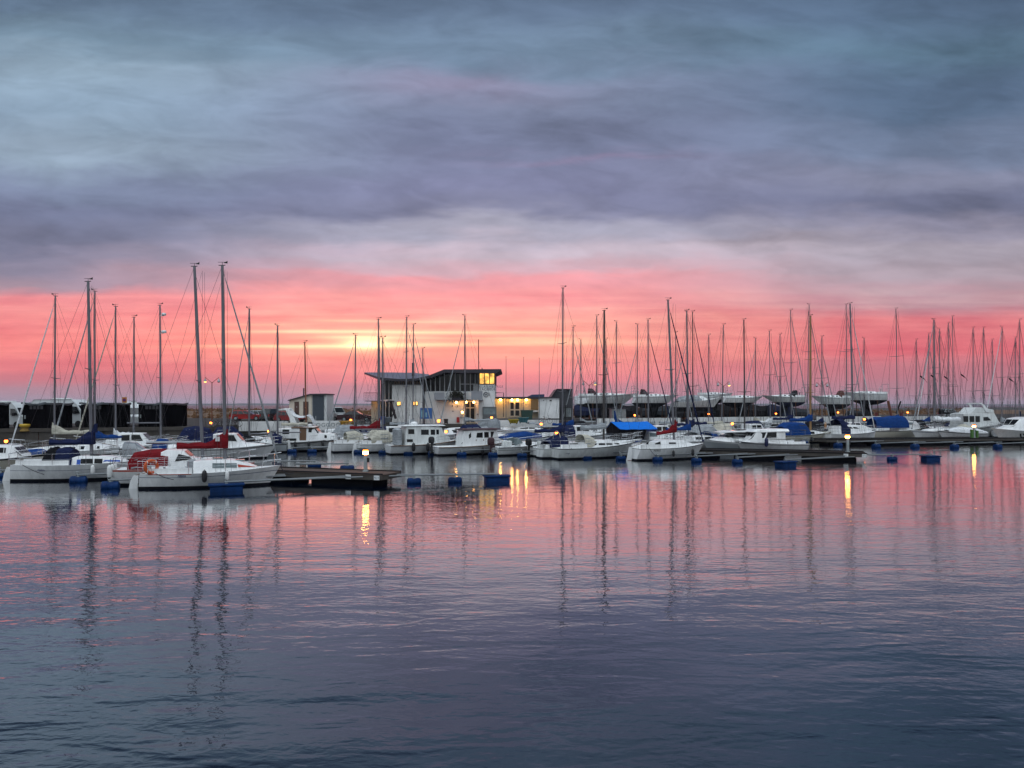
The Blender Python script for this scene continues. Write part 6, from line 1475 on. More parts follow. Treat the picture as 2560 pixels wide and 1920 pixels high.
Rr.house('cabin', [(Rr.tx(2392), 1.35, 1.25, Rr.tz(1, 1034)), (Rr.tx(2400), 1.35, 1.25, Rr.tz(1, 1032)), (Rr.tx(2470), 1.3, 1.15, Rr.tz(3, 1033)), (Rr.tx(2482), 1.15, 1.0, Rr.tz(4, 1051)), (Rr.tx(2490), .8, .6, Rr.tz(4, 1060))], white2); Rr.pwin([(2409,1040,2421,1055), (2424,1040,2436,1055), (2439,1040,2450,1055), [(2459,1043), (2470,1042), (2478,1051), (2459,1052)]])
Rr.fwin(2, .15, .85, .9, 3); g = MB(); z = Rr.tz(2, 1032); g.loft([[(Rr.tx(2412), -1.2, z), (Rr.tx(2470), -1.1, z), (Rr.tx(2470), 1.1, z), (Rr.tx(2412), 1.2, z)], [(Rr.tx(2425), -1.15, z+.7), (Rr.tx(2468), -1.1, z+.4), (Rr.tx(2468), 1.1, z+.4), (Rr.tx(2425), 1.15, z+.7)], [(Rr.tx(2428), -1.0, z+.72), (Rr.tx(2440), -1.0, z+.72), (Rr.tx(2440), 1.0, z+.72), (Rr.tx(2428), 1.0, z+.72)]], 0, True, True, True); g.build('flybridge', [white2], Rr.o, True)
g = MB()
for sg in (-1, 1): g.loft([[(Rr.tx(px)-w, sg*1.2-.04, Rr.tz(2, py)), (Rr.tx(px)+w, sg*1.2-.04, Rr.tz(2, py)), (Rr.tx(px)+w, sg*1.2+.04, Rr.tz(2, py)), (Rr.tx(px)-w, sg*1.2+.04, Rr.tz(2, py))] for px, py, w in ((2434,1008,.12), (2441,1012,.16), (2452,1030,.22))], 0, True, True, True)
g.box(Rr.tx(2432), Rr.tx(2438), -1.2, 1.2, Rr.tz(2, 1010), Rr.tz(2, 1007)); g.build('radar_arch', [white], Rr.o); Rr.rails(push=True, guard=False, p0=.55); Rr.rubrail(stripe_k, .86, .04)
Ss = Boat('sport_cruiser', 'white sport cruiser with long dark hull window cut by the right picture edge', 'motor boat', G2, 2640, 2478, None, 190, Y=84, beam=3.1, F=1.15, Fb=1.6); Ss.hull([white, antif, glass], bands=[], sw=.9, rake=.2); Ss.stripe(.8, Ss.L*.72, .35, .72, glass, 'hull_window')
Ss.house('cabin', [(Ss.tx(2620), 1.3, 1.15, Ss.tz(1, 1042)), (Ss.tx(2560), 1.3, 1.1, Ss.tz(2, 1042)), (Ss.tx(2534), 1.2, 1.0, Ss.tz(4, 1046)), (Ss.tx(2520), 1.0, .8, Ss.tz(5, 1064)), (Ss.tx(2495), .5, .35, Ss.tz(6, 1072))]); Ss.pwin([[(2528,1060), (2538,1049), (2575,1048), (2575,1060)]]); Ss.fwin(2, .15, .9, .9, 2); Ss.rails(push=False, guard=False, p0=.5)
# white long sloop below the annexe (no mast), and covered boats behind
U1 = Boat('sailing_yacht', 'long white mastless sloop with dark deck windows below the annexe', 'sailing boat', G1, 1225, 1400, None, 6, Y=88, beam=2.9, F=1.25, Fb=1.3); U1.hull([white, antif, stripe_k], bands=[(.82, .845)], sw=.72, tr=.1, rake=.12)
U1.pcabin([(1248,1070), (1280,1066), (1330,1067), (1362,1072), (1380,1078)], wf=.6); U1.pwin([[(1300,1069.5), (1321,1068), (1320,1072), (1302,1072)], [(1323,1068), (1338,1069), (1336,1072), (1323,1072)]]); U1.rails(guard=True); U1.canopy('windscreen_hood', [(U1.tx(1320), .8, 1.9, U1.tz(5, 1055)), (U1.tx(1335), .8, 1.9, U1.tz(5, 1054)), (U1.tx(1345), .6, 1.9, U1.tz(5, 1064))], c_grey)
b = Boat('covered_boat', 'white boat under a clear plastic canopy in front of the clubhouse display case', 'motor boat', G2, 1168, 1262, None, 8, Y=84, F=.9, Fb=1.2, beam=2.4); b.hull([white2, antif], sw=.85); b.pcanopy('canopy', [(1192,1058), (1204,1050), (1222,1046), (1240,1046), (1250,1053)], clear, .9, .9); b.rails(push=False, guard=False)
b = Boat('motor_yacht', 'white motor yacht half hidden between the cream wheelhouse boat and the maroon roofed boat', 'motor boat', G2, 1080, 1180, None, 8, Y=80, F=1.0, Fb=1.35, beam=2.6); b.hull([white, antif, stripe_k], bands=[(.6, .75)], sw=.86); b.pcabin([(1110,1074), (1122,1070), (1150,1068), (1165,1082)], wf=.7); b.pwin([(1118,1075,1142,1082)]); b.rails(guard=False)
b = Boat('workboat', 'grey hulled boat with a white deck edge behind the bow of the white cruiser', 'motor boat', G2, 790, 880, None, 5, Y=78, F=1.2, Fb=1.75, beam=2.5); b.hull([greyhull, antif, deckw], bands=[(.92, 1.)], sw=.8); b.rails(hgt=.6); b.house('cabin', [(1.0, .7, .6, 1.6), (2.0, .7, .6, 1.7), (2.6, .5, .4, 1.5)])
# navy tented motor boat and blue covered ones at the left
b = Boat('tented_motor_boat', 'motor boat under a navy tent with large clear windows, left of the red sail cover', 'motor boat', G2, 440, 545, None, 10, Y=62, F=.9, Fb=1.25, beam=2.5); b.hull([white, antif], sw=.86)
b.pcanopy('cockpit_tent', [(449,1092), (463,1069), (485,1065), (505,1066), (525,1072), (534,1092)], c_navy, .9, 1.0, [(b.tx(459), b.tx(473), .22, .85), (b.tx(479), b.tx(496), .22, .85), (b.tx(505), b.tx(522), .25, .75)]); b.rails(push=False, guard=False); b.outboard()
b = open_boat(380, 470, None, 'motor boat under a rounded blue cover below the rightmost black shed', .8, cov=c_blue, h=8, Y=56); b2 = b
b = Boat('sailing_boat', 'low white sloop deck with a black side stripe behind the red hooded motor sailer', 'sailing boat', G1, 268, 460, None, 10, Y=47, F=.95, Fb=1.15); b.hull([deckw, antif, stripe_k], bands=[(.40, .86)], sw=.7); b.house('cabin', [(1.8, .7, .6, 1.35), (3., .72, .62, 1.4), (4.2, .5, .4, 1.25)]); b.swin([[(2., .3), (3.6, .3), (3.6, .75), (2., .75)]], glassl); b.rails(); b.canopy('sprayhood', [(1.1, .75, .9, 1.85), (1.7, .75, .9, 1.8), (2.2, .65, 1.2, 1.4)], clear)
b = Boat('sailing_boat', 'white sloop deck with small grey sprayhood below the black sheds', 'sailing boat', G1, 150, 300, None, 10, Y=53, F=.95, Fb=1.15); b.hull([white2, antif, stripe_k], bands=[(.5, .58)], sw=.7); b.house('cabin', [(1.4, .7, .6, 1.4), (2.4, .72, .62, 1.42), (3.4, .5, .4, 1.25)]); b.swin([[(1.6, .3), (2.8, .3), (2.8, .75), (1.6, .75)]]); b.rails()

# ------------------------------------------------------------------ rear rows: mostly rigs
Rl = 196.
def S(*a, **k): return sail_auto(*a, **k)
S('sloop with beige sail cover, its forestay slanting left past the leftmost camper van', 136, 740, 55, Rl, 7.0, c_beige, 2, jib=True, jm=c_white, bz_px=1083, hm=.85, spread=(.45,), boom_len=.33)
S('sloop with bright blue sail cover behind the mast of the navy covered sloop', 237, 728, 57, Rl, 7.2, c_blue, 0, jib=True, jm=c_grey, bz_px=1094, hm=.8, spread=(.42,), boom_len=.3)
S('sloop with white bundled sail and pale furled jib in front of the third black shed', 289, 766, 60, Rl, 7.2, c_white, 0, jib=True, jm=c_beige, bz_px=1087, hm=.6, boom_len=.14, spread=(.42,))
S('sloop with short slender mast just right of the orange traffic sign', 334, 793, 62, 14, 6.6, None, 1, spread=(.32,), bz_px=1088)
S('sloop with two radar fittings on its mast in front of the rightmost black shed', 402, 763, 64, 13, 7.4, None, -2, spread=(.46,), bz_px=1057, radar=((11.9, .2), (10.4, .22)), r=.06)
S('dark masted small sloop in front of the cream hut', 766, 856, 73, 12, 6.5, c_beige, -4, mm=mastbrown, spread=(.3,), bz_px=1062, hm=.3)
S('sloop with bare slender mast between the cream hut and the clubhouse', 886, 838, 72, 196, 6.8, None, 3, jib=True, bz_px=1082)
S('sloop whose tall mast rises before the middle of the clubhouse left block', 1015, 793, 80, 24, 7.6, None, 2, jib=True, fs=.93, bz_px=1068, spread=(.4, .7), r=.062)
S('sloop with mast beside the clubhouse chimney pipe', 1032, 812, 84, 24, 7.4, c_grey, 2, jib=True, fs=.94, bz_px=1060)
S('sloop with grey sail cover whose mast stands before the clubhouse door', 1163, 790, 82, 196, 7.6, c_grey, -1, bz_px=1052, spread=(.35,), jib=True, fs=.95, hm=.5)
S('small sloop with thin mast close left of the maroon sail cover mast', 950, 845, 77, 24, 6.6, c_grey, -2, fs=.9)
# right half
S('sloop with thin mast beside the gabled shed', 1431, 818, 84, 24, 7., c_blue, 2, jib=True, bz_px=1062, fs=.9, spread=(.33,))
S('sloop with pale grey mast rising left of the long grey sail cover', 1492, 790, 86, 24, 7.8, None, 0, jib=True, fs=.93, bz_px=1060, spread=(.4,))
S('sloop with slim mast and two short spreaders behind the long grey sail cover', 1541, 805, 90, 200, 7.4, c_blue, 0, spread=(.35, .62), up=1.1)
S('sloop with slim grey mast over the bow of the leftmost stored yacht', 1592, 812, 92, 200, 7.2, c_grey, 2, jib=True, fs=.8, spread=(.3,))
S('sloop with pale mast and long navy furled jib above the bright blue tarpaulin', 1621, 800, 78, 24, 8., None, -1, jib=True, jm=c_navy, fs=.9, bz_px=1066, spread=(.36,), r=.062)
S('sloop with straight pale mast, close left of a dark forestay', 1718, 780, 88, 200, 7.6, c_navy, -1, jib=True, fs=.75, spread=(.33,))
S('sloop with mast and navy jib slanting right above the blue boom cover', 1733, 780, 84, 24, 7.8, c_navy, -2, jib=True, jm=c_navy, fs=.97, spread=(.38,), bz_px=1062, mm=mastd)
S('sloop with slender leaning mast by the second twin street lamp', 1804, 812, 90, 24, 7.2, c_beige, 6, spread=(.33,), bz_px=1058, boom_len=.5, hm=.35)
S('sloop with a dark mast in front of the black gap under the stored yachts', 1862, 800, 82, 24, 7.6, None, -3, spread=(.36,), bz_px=1056, mm=mastd, r=.07)
S('sloop with mast left of a pair of close masts, under the stored yachts', 1926, 828, 96, 24, 7.4, c_white, -3, jib=True, fs=.9)
S('short masted sloop between two taller masts, grey sail cover', 1951, 836, 98, 24, 7., c_grey, -1, jib=True, fs=.85, hm=.4)
S('sloop with double spreader mast left of the wooden mast', 1979, 776, 92, 24, 8.2, c_navy, -3, jib=True, fs=.97, spread=(.30, .56), bz_px=1048)
S('sloop with white mast nearly touching the wooden mast from behind', 2018, 762, 98, 200, 8.2, c_grey, 6, spread=(.35, .62))
S('sloop with plain mast just right of the wooden mast', 2055, 842, 94, 24, 7.2, c_navy, 0, jib=True, fs=.85)
S('sloop with tall mast close left of the modern white sloop mast', 2117, 762, 99, 24, 8.4, None, -2, spread=(.3, .62), jib=True, fs=.95)
S('sloop with lone tall mast between the stored yachts and the far right boats', 2244, 773, 100, 24, 8.2, c_blue, -6, spread=(.33, .6), bz_px=1048)
S('sloop with pale leaning furled jib left of the bow left sloop', 2334, 800, 104, 196, 7.6, c_grey, 0, jib=True, jm=c_white, fs=.97)
S('sloop with black folded sail cover beside the silver hatchback', 2350, 823, 101, 200, 7.4, c_black, -2, spread=(.32,), bz_px=1034)
S('sloop with mast left of two close masts above the flybridge yacht', 2371, 808, 106, 24, 7.6, c_white, 0, spread=(.4,))
S('sloop with slightly leaning tall mast above the flybridge yacht', 2384, 792, 108, 24, 8., c_grey, -4, spread=(.36,))
S('sloop with bead on its mast above the right part of the flybridge yacht', 2433, 820, 104, 24, 7.6, c_grey, 0, spread=(.36,))
S('sloop with mast right of the flybridge yacht arch', 2459, 820, 108, 24, 7.6, c_white, 0, spread=(.36,))
S('sloop with broad pale furled jib, second mast from the right edge', 2505, 818, 100, 196, 7.8, c_grey, 0, jib=True, jm=c_white, fs=.98, spread=(.5,))
S('sloop with thin shorter mast near the right picture edge', 2539, 845, 108, 24, 7.2, None, -1)
S('sloop with navy sail cover and tall mast at the right picture edge', 2548, 800, 98, 24, 8., c_navy, 2, spread=(.5,), up=.8, bz_px=1052)

# motor boats and mastless hulls filling the rows between the rigs
def filler(label, px, Y, L, h, kind, cov=None, hm=None, F=.85, beam=2.4, band=None):
    c_, s_ = cos(R(h)), sin(R(h)); X = wX(px, Y)-L/2*c_; Ys = Y-L/2*s_
    b = Boat({'cab': 'cabin_boat', 'tent': 'tented_motor_boat', 'open': 'outboard_boat', 'cover': 'covered_boat'}[kind], label, 'motor boat', G2, X/Ys*FPX+1280, None, h=h, Y=Ys, L=L, beam=beam, F=F, Fb=F*1.4)
    b.hull([hm or white, antif, band or stripe_k], bands=[(.82, .90)], sw=.86, tr=.08, rake=.18); zc = F+.75
    if kind == 'cab':
        hw = beam*.36; b.house('cabin', [(L*.24, hw, hw*.9, zc+.35), (L*.30, hw, hw*.88, zc+.42), (L*.50, hw*.97, hw*.82, zc+.40), (L*.60, hw*.9, hw*.7, b.dz(L*.6)+.32), (L*.84, hw*.45, hw*.3, b.dz(L*.84)+.05)])
        b.swin([[(L*.28, .52), (L*.37, .52), (L*.37, .88), (L*.28, .88)], [(L*.39, .52), (L*.52, .52), (L*.48, .88), (L*.39, .88)]]); b.fwin(2, .1, .8, .9, 3)
        if cov: b.canopy('cockpit_cover', [(.2, beam*.38, F, F+.7), (L*.12, beam*.4, F, zc+.3), (L*.25, beam*.36, F, zc+.42)], cov, [(L*.13, L*.22, .35, .8)])
    elif kind == 'tent':
        b.house('cuddy', [(L*.42, beam*.34, beam*.28, b.dz(L*.42)+.4), (L*.62, beam*.3, beam*.22, b.dz(L*.6)+.34), (L*.86, beam*.12, beam*.08, b.dz(L*.86)+.04)]); b.swin([[(L*.46, .35), (L*.6, .4), (L*.58, .75), (L*.46, .75)]])
        b.canopy('cockpit_tent', [(L*.03, beam*.38, F, F+.6), (L*.12, beam*.42, F, zc+.55), (L*.34, beam*.4, F, zc+.62), (L*.50, beam*.28, b.dz(L*.5)+.3, b.dz(L*.5)+.36)], cov or c_navy, [(L*.13, L*.21, .3, .8), (L*.23, L*.33, .3, .8), (L*.36, L*.44, .35, .7)])
    elif kind == 'cover':
        b.canopy('boat_cover', [(.1, beam*.42, F-.05, F+.2), (L*.2, beam*.46, F-.05, F+.55), (L*.5, beam*.42, b.dz(L*.5)-.05, F+.75), (L*.8, beam*.2, b.dz(L*.8)-.05, b.dz(L*.8)+.2)], cov or c_blue)
    else:
        b.house('console', [(L*.35, .35, .3, F+.7), (L*.45, .35, .28, F+.65), (L*.5, .3, .2, F+.2)]); b.outboard()
        g = MB(); g.box(L*.18, L*.26, -.7, .7, F-.02, F+.35, 0, .05); g.build('seat', [c_grey], b.o)
    b.rails(push=(kind != 'cover'), guard=False, hgt=.5, p0=.55); return b
for a in (('white cabin boat with beige cockpit cover under the leaning navy furled jib', 1660, 80, 6.6, 24, 'cab', c_beige), ('tented grey white motor boat just right of the bright blue tarpaulin', 1648, 73, 6.2, 24, 'tent', c_navy), ('white cabin boat with pale windows behind the blue boom cover', 1700, 92, 6.8, 200, 'cab', None),
    ('grey tented motor boat behind the grey sport boat with hardtop', 1792, 76, 6.4, 24, 'tent', c_grey), ('pale tented boat behind the white pilothouse boat roof', 1838, 80, 6.2, 24, 'tent', c_beige), ('white cabin boat left of the cream sloop with wooden mast', 1893, 86, 6.6, 24, 'cab', None), ('navy covered motor boat below the middle of the long white quay wall', 1908, 94, 6.4, 24, 'tent', c_navy),
    ('black tented boat just right of the wooden mast', 2062, 90, 6.2, 24, 'tent', c_black), ('white cabin cruiser behind the modern white sloop', 2140, 95, 7.0, 20, 'cab', c_navy), ('black canopied boat left of the bow left sloop', 2312, 98, 6.4, 24, 'tent', c_black), ('white open boat between blue covered cabin boat and flybridge yacht', 2372, 101, 6.2, 200, 'open', None),
    ('small white cabin boat behind the bow of the bow left sloop', 2268, 103, 6.6, 200, 'cab', None), ('navy covered boat between the flybridge yacht and the right edge cruiser', 2520, 94, 6.4, 200, 'tent', c_navy), ('white cabin boat at the far right behind the sport cruiser', 2540, 103, 6.8, 200, 'cab', c_grey), ('pale covered boat left of the flybridge yacht stern', 2400, 88.5, 6., 188, 'cover', c_white),
    ('white boat with pale blue cover behind the long white mastless sloop', 1432, 88, 6.4, 24, 'cover', c_blue), ('white cabin boat right of the kiosk posts behind the navy boom cover', 1462, 80, 6.4, 24, 'cab', c_navy), ('black covered boat left of the bright blue tarpaulin', 1474, 92, 6.2, 24, 'tent', c_black), ('white open boat in front of the long low dark wall left of the clubhouse', 1000, 82, 6.0, 24, 'open', None),
    ('grey tented boat between the two white round transoms', 905, 75, 6.2, 24, 'tent', c_grey), ('white cabin boat behind the beige cockpit tent', 1000, 76, 6.2, 24, 'cab', c_navy), ('white boat with navy tent behind the maroon roofed cabin boat', 1215, 76, 6.4, 24, 'tent', c_navy), ('blue covered boat between the two outboard motors', 1312, 73, 5.6, 24, 'cover', c_blue),
    ('white cabin boat behind the red sail cover mast at left', 592, 58, 6.2, 12, 'cab', c_navy), ('navy tented boat below the bicycles at left', 610, 69, 6.0, 12, 'tent', c_navy), ('white open boat below the middle black shed', 300, 57, 6., 12, 'open', None), ('white cabin boat left of the navy tent at left', 360, 58.5, 6.4, 12, 'cab', None)):
    filler(*a)
for a in (('short masted sloop between the leaning navy jib and the second twin lamp', 1690, 832, 93, 24, 7., c_grey, -1), ('thin masted sloop left of the leaning slender mast', 1772, 838, 99, 24, 7., None, 0), ('thin masted sloop right of the dark slender mast', 1888, 846, 100, 200, 7., c_beige, 1), ('thin masted sloop right of the tall pair of masts', 2160, 846, 103, 200, 7.2, c_navy, 0), ('small masted sloop right of the lone tall mast', 2290, 850, 106, 24, 7., None, 1),
    ('slim masted sloop left of the pale leaning furled jib', 2322, 835, 103, 24, 7., c_blue, 0), ('slim masted sloop between the flybridge yacht and the right edge', 2480, 850, 107, 24, 7., None, 1), ('thin masted sloop just right of the gabled shed', 1452, 850, 94, 200, 7., c_grey, 0), ('thin masted sloop left of the bright blue tarpaulin ridge', 1515, 848, 96, 24, 7., None, 0), ('thin masted sloop behind the cream wheelhouse boat', 1058, 872, 86, 24, 6.6, None, -1)):
    sail_auto(*a, jib=bool(a[6]), fs=.9, spread=(.35,), r=.052)
# ------------------------------------------------------------------ boats laid up ashore behind the quay
GD = 'boats stored ashore for winter'
def cradle(b, label, n=2, zk=1.4):
    zf = b.z0-QZ
    rt = thing('boat_cradle', label, 'cradle', (b.o.location.x, b.o.location.y, QZ), b.h, 'cradles under the stored boats')
    for q in ((.25, .7) if n == 2 else (.2, .5, .8)):
        x = b.L*q; w = b.half(x)*.8
        g = MB(); g.box(x-.12, x+.12, -w-.3, w+.3, 0, .18); g.build('base_beam', [dark], rt)
        for sg in (-1, 1):
            g = MB(); g.tube([(x, sg*(w+.2), .15), (x, sg*w*.8, zf-.1)], .07, 6); g.box(x-.18, x+.18, sg*w*.8-.08, sg*w*.8+.08, zf-.12, zf-.02); g.build('prop', [mat('prop_rust', (.07,.03,.015), .8)], rt)
    g = MB(); g.box(.5, b.L*.9, -.1, .1, .02, .16); g.build('spine_beam', [dark], rt)
def dry_sail(xs, xb, Y, ydeck, yw, h, label, F=.95, hm=None, sh=None, cab=True, beam=None, sw=.7, tr=-.3, kd=2.2, af=None, rake=.12):
    z0 = wZ(yw, Y); b = Boat('stored_yacht', label, 'sailing boat', GD, xs, xb, None, h, Y=Y, z0=z0, F=wZ(ydeck, Y)-z0, Fb=(wZ(ydeck, Y)-z0)*1.32, beam=beam)
    b.hull([hm or white2, af or antif, stripe_n], bands=[(.80, .83)], sw=sw, tr=tr, rake=rake, draft=.8, boot=-.02, rocker=.95, keel=(.38, .58, min(kd, z0-QZ-.2), 0)); L = b.L; zc = b.dz(L*.5)+.28
    b.house('cabin', [(L*.28, b.half(L*.3)*.6, b.half(L*.3)*.5, zc), (L*.5, b.half(L*.5)*.62, b.half(L*.5)*.5, zc+.05), (L*.64, b.half(L*.64)*.56, b.half(L*.64)*.44, zc-.03), (L*.8, b.half(L*.8)*.4, b.half(L*.8)*.3, b.dz(L*.8)+.05)], deckw)
    for i in range(3): x = L*(.36+.10*i); b.swin([[(x, .45), (x+L*.05, .48), (x+L*.045, .8), (x, .8)]])
    if sh: b.canopy('sprayhood', [(L*.2, b.half(L*.3)*.62, b.dz(L*.25), zc+.75), (L*.26, b.half(L*.3)*.62, b.dz(L*.25), zc+.7), (L*.33, b.half(L*.3)*.5, zc-.05, zc)], sh)
    b.rails(hgt=.75); b.coaming(L*.04, L*.26)
    g = MB(); g.torus((L*.12, 0, b.dz(L*.1)+.75), .45, .03, 14, 4, 'x'); g.tube([(L*.12, 0, b.dz(L*.1)), (L*.12, 0, b.dz(L*.1)+.75)], .09, 5); g.build('steering_wheel', [steel], b.o)
    g = MB(); g.tube([(L*.02, -.9, b.dz(0)), (L*.02, -.85, b.dz(0)+1.5), (L*.02, .85, b.dz(0)+1.5), (L*.02, .9, b.dz(0))], .04, 5); g.build('stern_arch', [steel], b.o)
    cradle(b, 'cradle of props under the '+label.split(',')[0]); return b
d1 = dry_sail(1441, 1594, 112, 989, 1008, 3, 'leftmost stored yacht with white tarpaulin over its stern', sh=mat('hood_maroon', (.04,.012,.018), .8), hm=white, rake=.2)
g = MB(); rows = []
for x, w, z0_, z1_ in ((-.35, .9, -.05, .95), (.1, 1.12, -.15, 1.12), (1.0, 1.22, -.1, 1.2), (1.6, 1.2, .2, 1.1)): rows.append([(x, -w, z0_), (x+.1, -w*1.02, z0_+.5), (x, -w*.8, z1_), (x, w*.8, z1_), (x+.1, w*1.02, z0_+.5), (x, w, z0_)])
g.loft(rows, 0, True, True, True); g.build('stern_tarpaulin', [c_white], d1.o, True)
dry_sail(1581, 1694, 109, 991, 1007, 9, 'stored yacht with a round white transom and maroon hood, second from left', sh=mat('hood_maroon', (.04,.012,.018), .8), sw=.85, tr=-.4, hm=white, rake=.2)
dm = Boat('stored_motor_yacht', 'stored white motor yacht with grey canopy windows ashore, low among the yachts', 'motor boat', GD, 1688, 1803, None, 4, Y=106, z0=wZ(1020, 106), F=.85, Fb=1.55, beam=3.); dm.hull([white, antif], sw=.9, tr=.1, rake=.22, draft=.5)
dm.pcanopy('cockpit_tent', [(1692,1002), (1700,992), (1720,988), (1740,988), (1748,996)], c_grey, .9, .85, [(dm.tx(1696), dm.tx(1708), .3, .85), (dm.tx(1712), dm.tx(1724), .3, .85), (dm.tx(1728), dm.tx(1741), .3, .85)], glass); dm.pcabin([(1744,990), (1752,990), (1768,1000), (1784,1005)], wf=.7); dm.rails(push=False, guard=False, p0=.5); cradle(dm, 'cradle of props under the stored white motor yacht')
dry_sail(1742, 1832, 117, 986, 998, 2, 'stored white yacht peeping out behind the stored motor yacht', hm=white)
dry_sail(1806, 1908, 114, 994, 1006, 10, 'stored white yacht left of a raked bow, over the black gap', af=antif, kd=2.4, hm=white, rake=.2)
dry_sail(2012, 1902, 118, 992, 1005, 181, 'stored yacht with raked bow pointing left and navy bottom', sh=c_black, af=antifb, rake=.26)
dry_sail(2124, 2026, 112, 994, 1010, 190, 'stored yacht with grey raked bow pointing left, overlapped by the rightmost one', sh=mat('hood_brown', (.08,.025,.02), .8), hm=white2, rake=.26)
dry_sail(2216, 2100, 119, 984, 1000, 183, 'rightmost stored yacht, open transom facing right, on tall dark props', hm=white, rake=.2, sw=.8, tr=-.4)
# dark covered boats added to fill the dark hull bottoms and shadow under the yachts
def tented(x0, x1, yr, Y, m, label, h=0.):
    a, b = wX(x0, Y), wX(x1, Y); L = b-a; zr = wZ(yr, Y)-QZ; rt = thing('covered_boat', label, 'covered boat', (a, Y, QZ), R(h), 'dark covered boats added for the shade under the yachts')
    rows = []; n = 10; rg = random.Random(int(x0))
    for i in range(n+1):
        q = i/n; w = 1.25*(1-.75*max(0, (q-.55)/.45)**2); zt = zr*(1-.10*sin(q*pi*3+x0)*.5-.12*q)*(1 if 0 < i < n else .93); zb = .55+.25*q; d = rg.uniform(-.06,.06)
        rows.append([(q*L, -w, zb+d), (q*L, -w*.96, zb+(zt-zb)*.45+d), (q*L, -.12, zt), (q*L, .12, zt), (q*L, w*.96, zb+(zt-zb)*.45-d), (q*L, w, zb-d)])
    g = MB(); g.loft(rows, 0, True, True, True); g.build('cover', [m], rt, True)
    g = MB(); g.loft([[(q*L, -w*.9, z), (q*L, -w*.3, z-.5), (q*L, w*.3, z-.5), (q*L, w*.9, z)] for q, w, z in ((.02, 1.15, .7), (.5, 1.2, .75), (.85, .7, .85), (.99, .1, .9))], 0, True, True, True); g.build('hull', [antif], rt, True)
    for q in (.25, .65):
        g = MB(); g.box(q*L-.12, q*L+.12, -1., 1., 0, .3); g.build('trestle', [brownp], rt)
cov_k = mat('cover_black', (.010,.010,.012), .8, var=.5, scale=1.5, spec=.12, bump=.6); cov_n = mat('cover_navy', (.010,.016,.05), .8, var=.5, scale=1.5, spec=.12, bump=.6); cov_g = mat('cover_slate', (.03,.034,.04), .8, var=.5, scale=1.5, spec=.12, bump=.6)
for k, (x0, x1, yr, Y, m, lb) in enumerate(((1436, 1520, 1012, 119, cov_n, 'added navy covered boat filling the shade under the leftmost stored yacht'), (1516, 1596, 1010, 120, cov_k, 'added black covered boat filling the shade under the leftmost stored yacht bow'), (1600, 1690, 1013, 121, cov_g, 'added slate covered boat filling the shade under the yacht with round white transom'),
    (1690, 1770, 1024, 119, cov_k, 'added black covered boat filling the shade under the stored motor yacht'), (1762, 1850, 1008, 121, cov_k, 'added tall black covered boat filling the shade right of the stored motor yacht'), (1842, 1925, 1010, 122, cov_k, 'added black covered boat filling the shade above the dark slender mast boom'), (1920, 1985, 1012, 121, cov_n, 'added navy covered boat filling the shade under the yacht with navy bottom'), (1975, 2032, 1020, 122, cov_g, 'added low slate covered boat filling the shade left of the grey raked bow'),
    (2120, 2182, 1026, 123, cov_g, 'added low slate covered boat filling the shade under the rightmost stored yacht'))): tented(x0, x1, yr, Y, m, lb, 2-k % 3)
c = thing('site_container', 'grey box container behind the bright blue tarpaulin', 'container', (wX(1548, 101), 101, QZ)); g = MB(); wbox(g, 1530, 1565, 1023, 1052, 101, 104, 101); pb(g, 'body', zinc, c); g = MB()
for i in range(7): q = 1531+i*5.3; wbox(g, q, q+1.5, 1024, 1052, 100.94, 101, 101)
pb(g, 'ribs', zinc, c); g = MB(); wbox(g, 1527, 1568, 1020.5, 1022.8, 100.8, 104.2, 101); pb(g, 'lid', fascia, c)
t = thing('timber_stack', 'leaning dark timber posts on the quay right of the stored yachts', 'timber', (wX(2230, 118), 118, QZ))
for a, b in (((2220,1002),(2228,1024)), ((2252,1003),(2240,1018))):
    g = MB(); g.tube([(wX(a[0], 118), 118, wZ(a[1], 118)), (wX(b[0], 118), 118, wZ(b[1], 118)-1.)], .22 if a[0] < 2240 else .12, 5); pb(g, 'post', brownp if a[0] < 2240 else dark, t)
# ------------------------------------------------------------------ fenders, lifebuoys and mooring lines
def fender(b, px, py, label, m, k=1.):
    y = b.near*b.B*.48; t = b.tx(px, y); t = max(.3, min(b.L*.92, t)); hb = b.half(t); y = b.near*(hb*.985+.14*k); t = b.tx(px, y); z = b.tz(t, py, y)
    w = b.o.location + Vector((b.c*t - b.s*y, b.s*t + b.c*y, z))
    o = thing('fender', label, 'fender', w, b.h, 'fenders hanging along the boats'); g = MB(); g.lathe([(.02,-.30),(.09,-.26),(.125,-.15),(.125,.15),(.09,.26),(.03,.31)], (0,0,0), 9); e = g.build('body', [m], o, True)
    g = MB(); g.tube([(0,0,.3), (0,-.04*b.near,max(.35, b.dz(t)-z+.02))], .012, 4); g.build('line', [rope], o)
    if k != 1: o.scale = (k, k, k)
fw_ = mat('fender_white', (.70,.71,.70), .5); fk = mat('fender_black', (.012,.012,.015), .5); fb = mat('fender_navy', (.01,.015,.06), .5)
fender(A, 511, 1191, 'black fender amidships on the red covered sloop', fk); fender(A, 568, 1190, 'white fender amidships on the red covered sloop', fw_, .8)
fender(C, 232, 1175, 'white fender amidships on the navy covered sloop', fw_, .9)
for px, lb in ((738, 'aftmost'), (772, 'middle'), (807, 'foremost')): fender(Fb_, px, 1112, lb+' of three black fenders on the white cruiser with a brown door', fk)
fender(G, 1034, 1118, 'black fender on the cream wheelhouse boat near its stern', fk, 1.2); fender(G, 1070, 1118, 'black fender on the cream wheelhouse boat near its bow', fk, 1.2)
fender(Hh, 1207, 1128, 'black fender on the maroon roofed cabin boat', fk); fender(K, 1684, 1134, 'dark fender amidships on the sloop with a small red sail cover', fk, .8); fender(K, 1732, 1131, 'dark fender near the bow of the sloop with a small red sail cover', fk, .9)
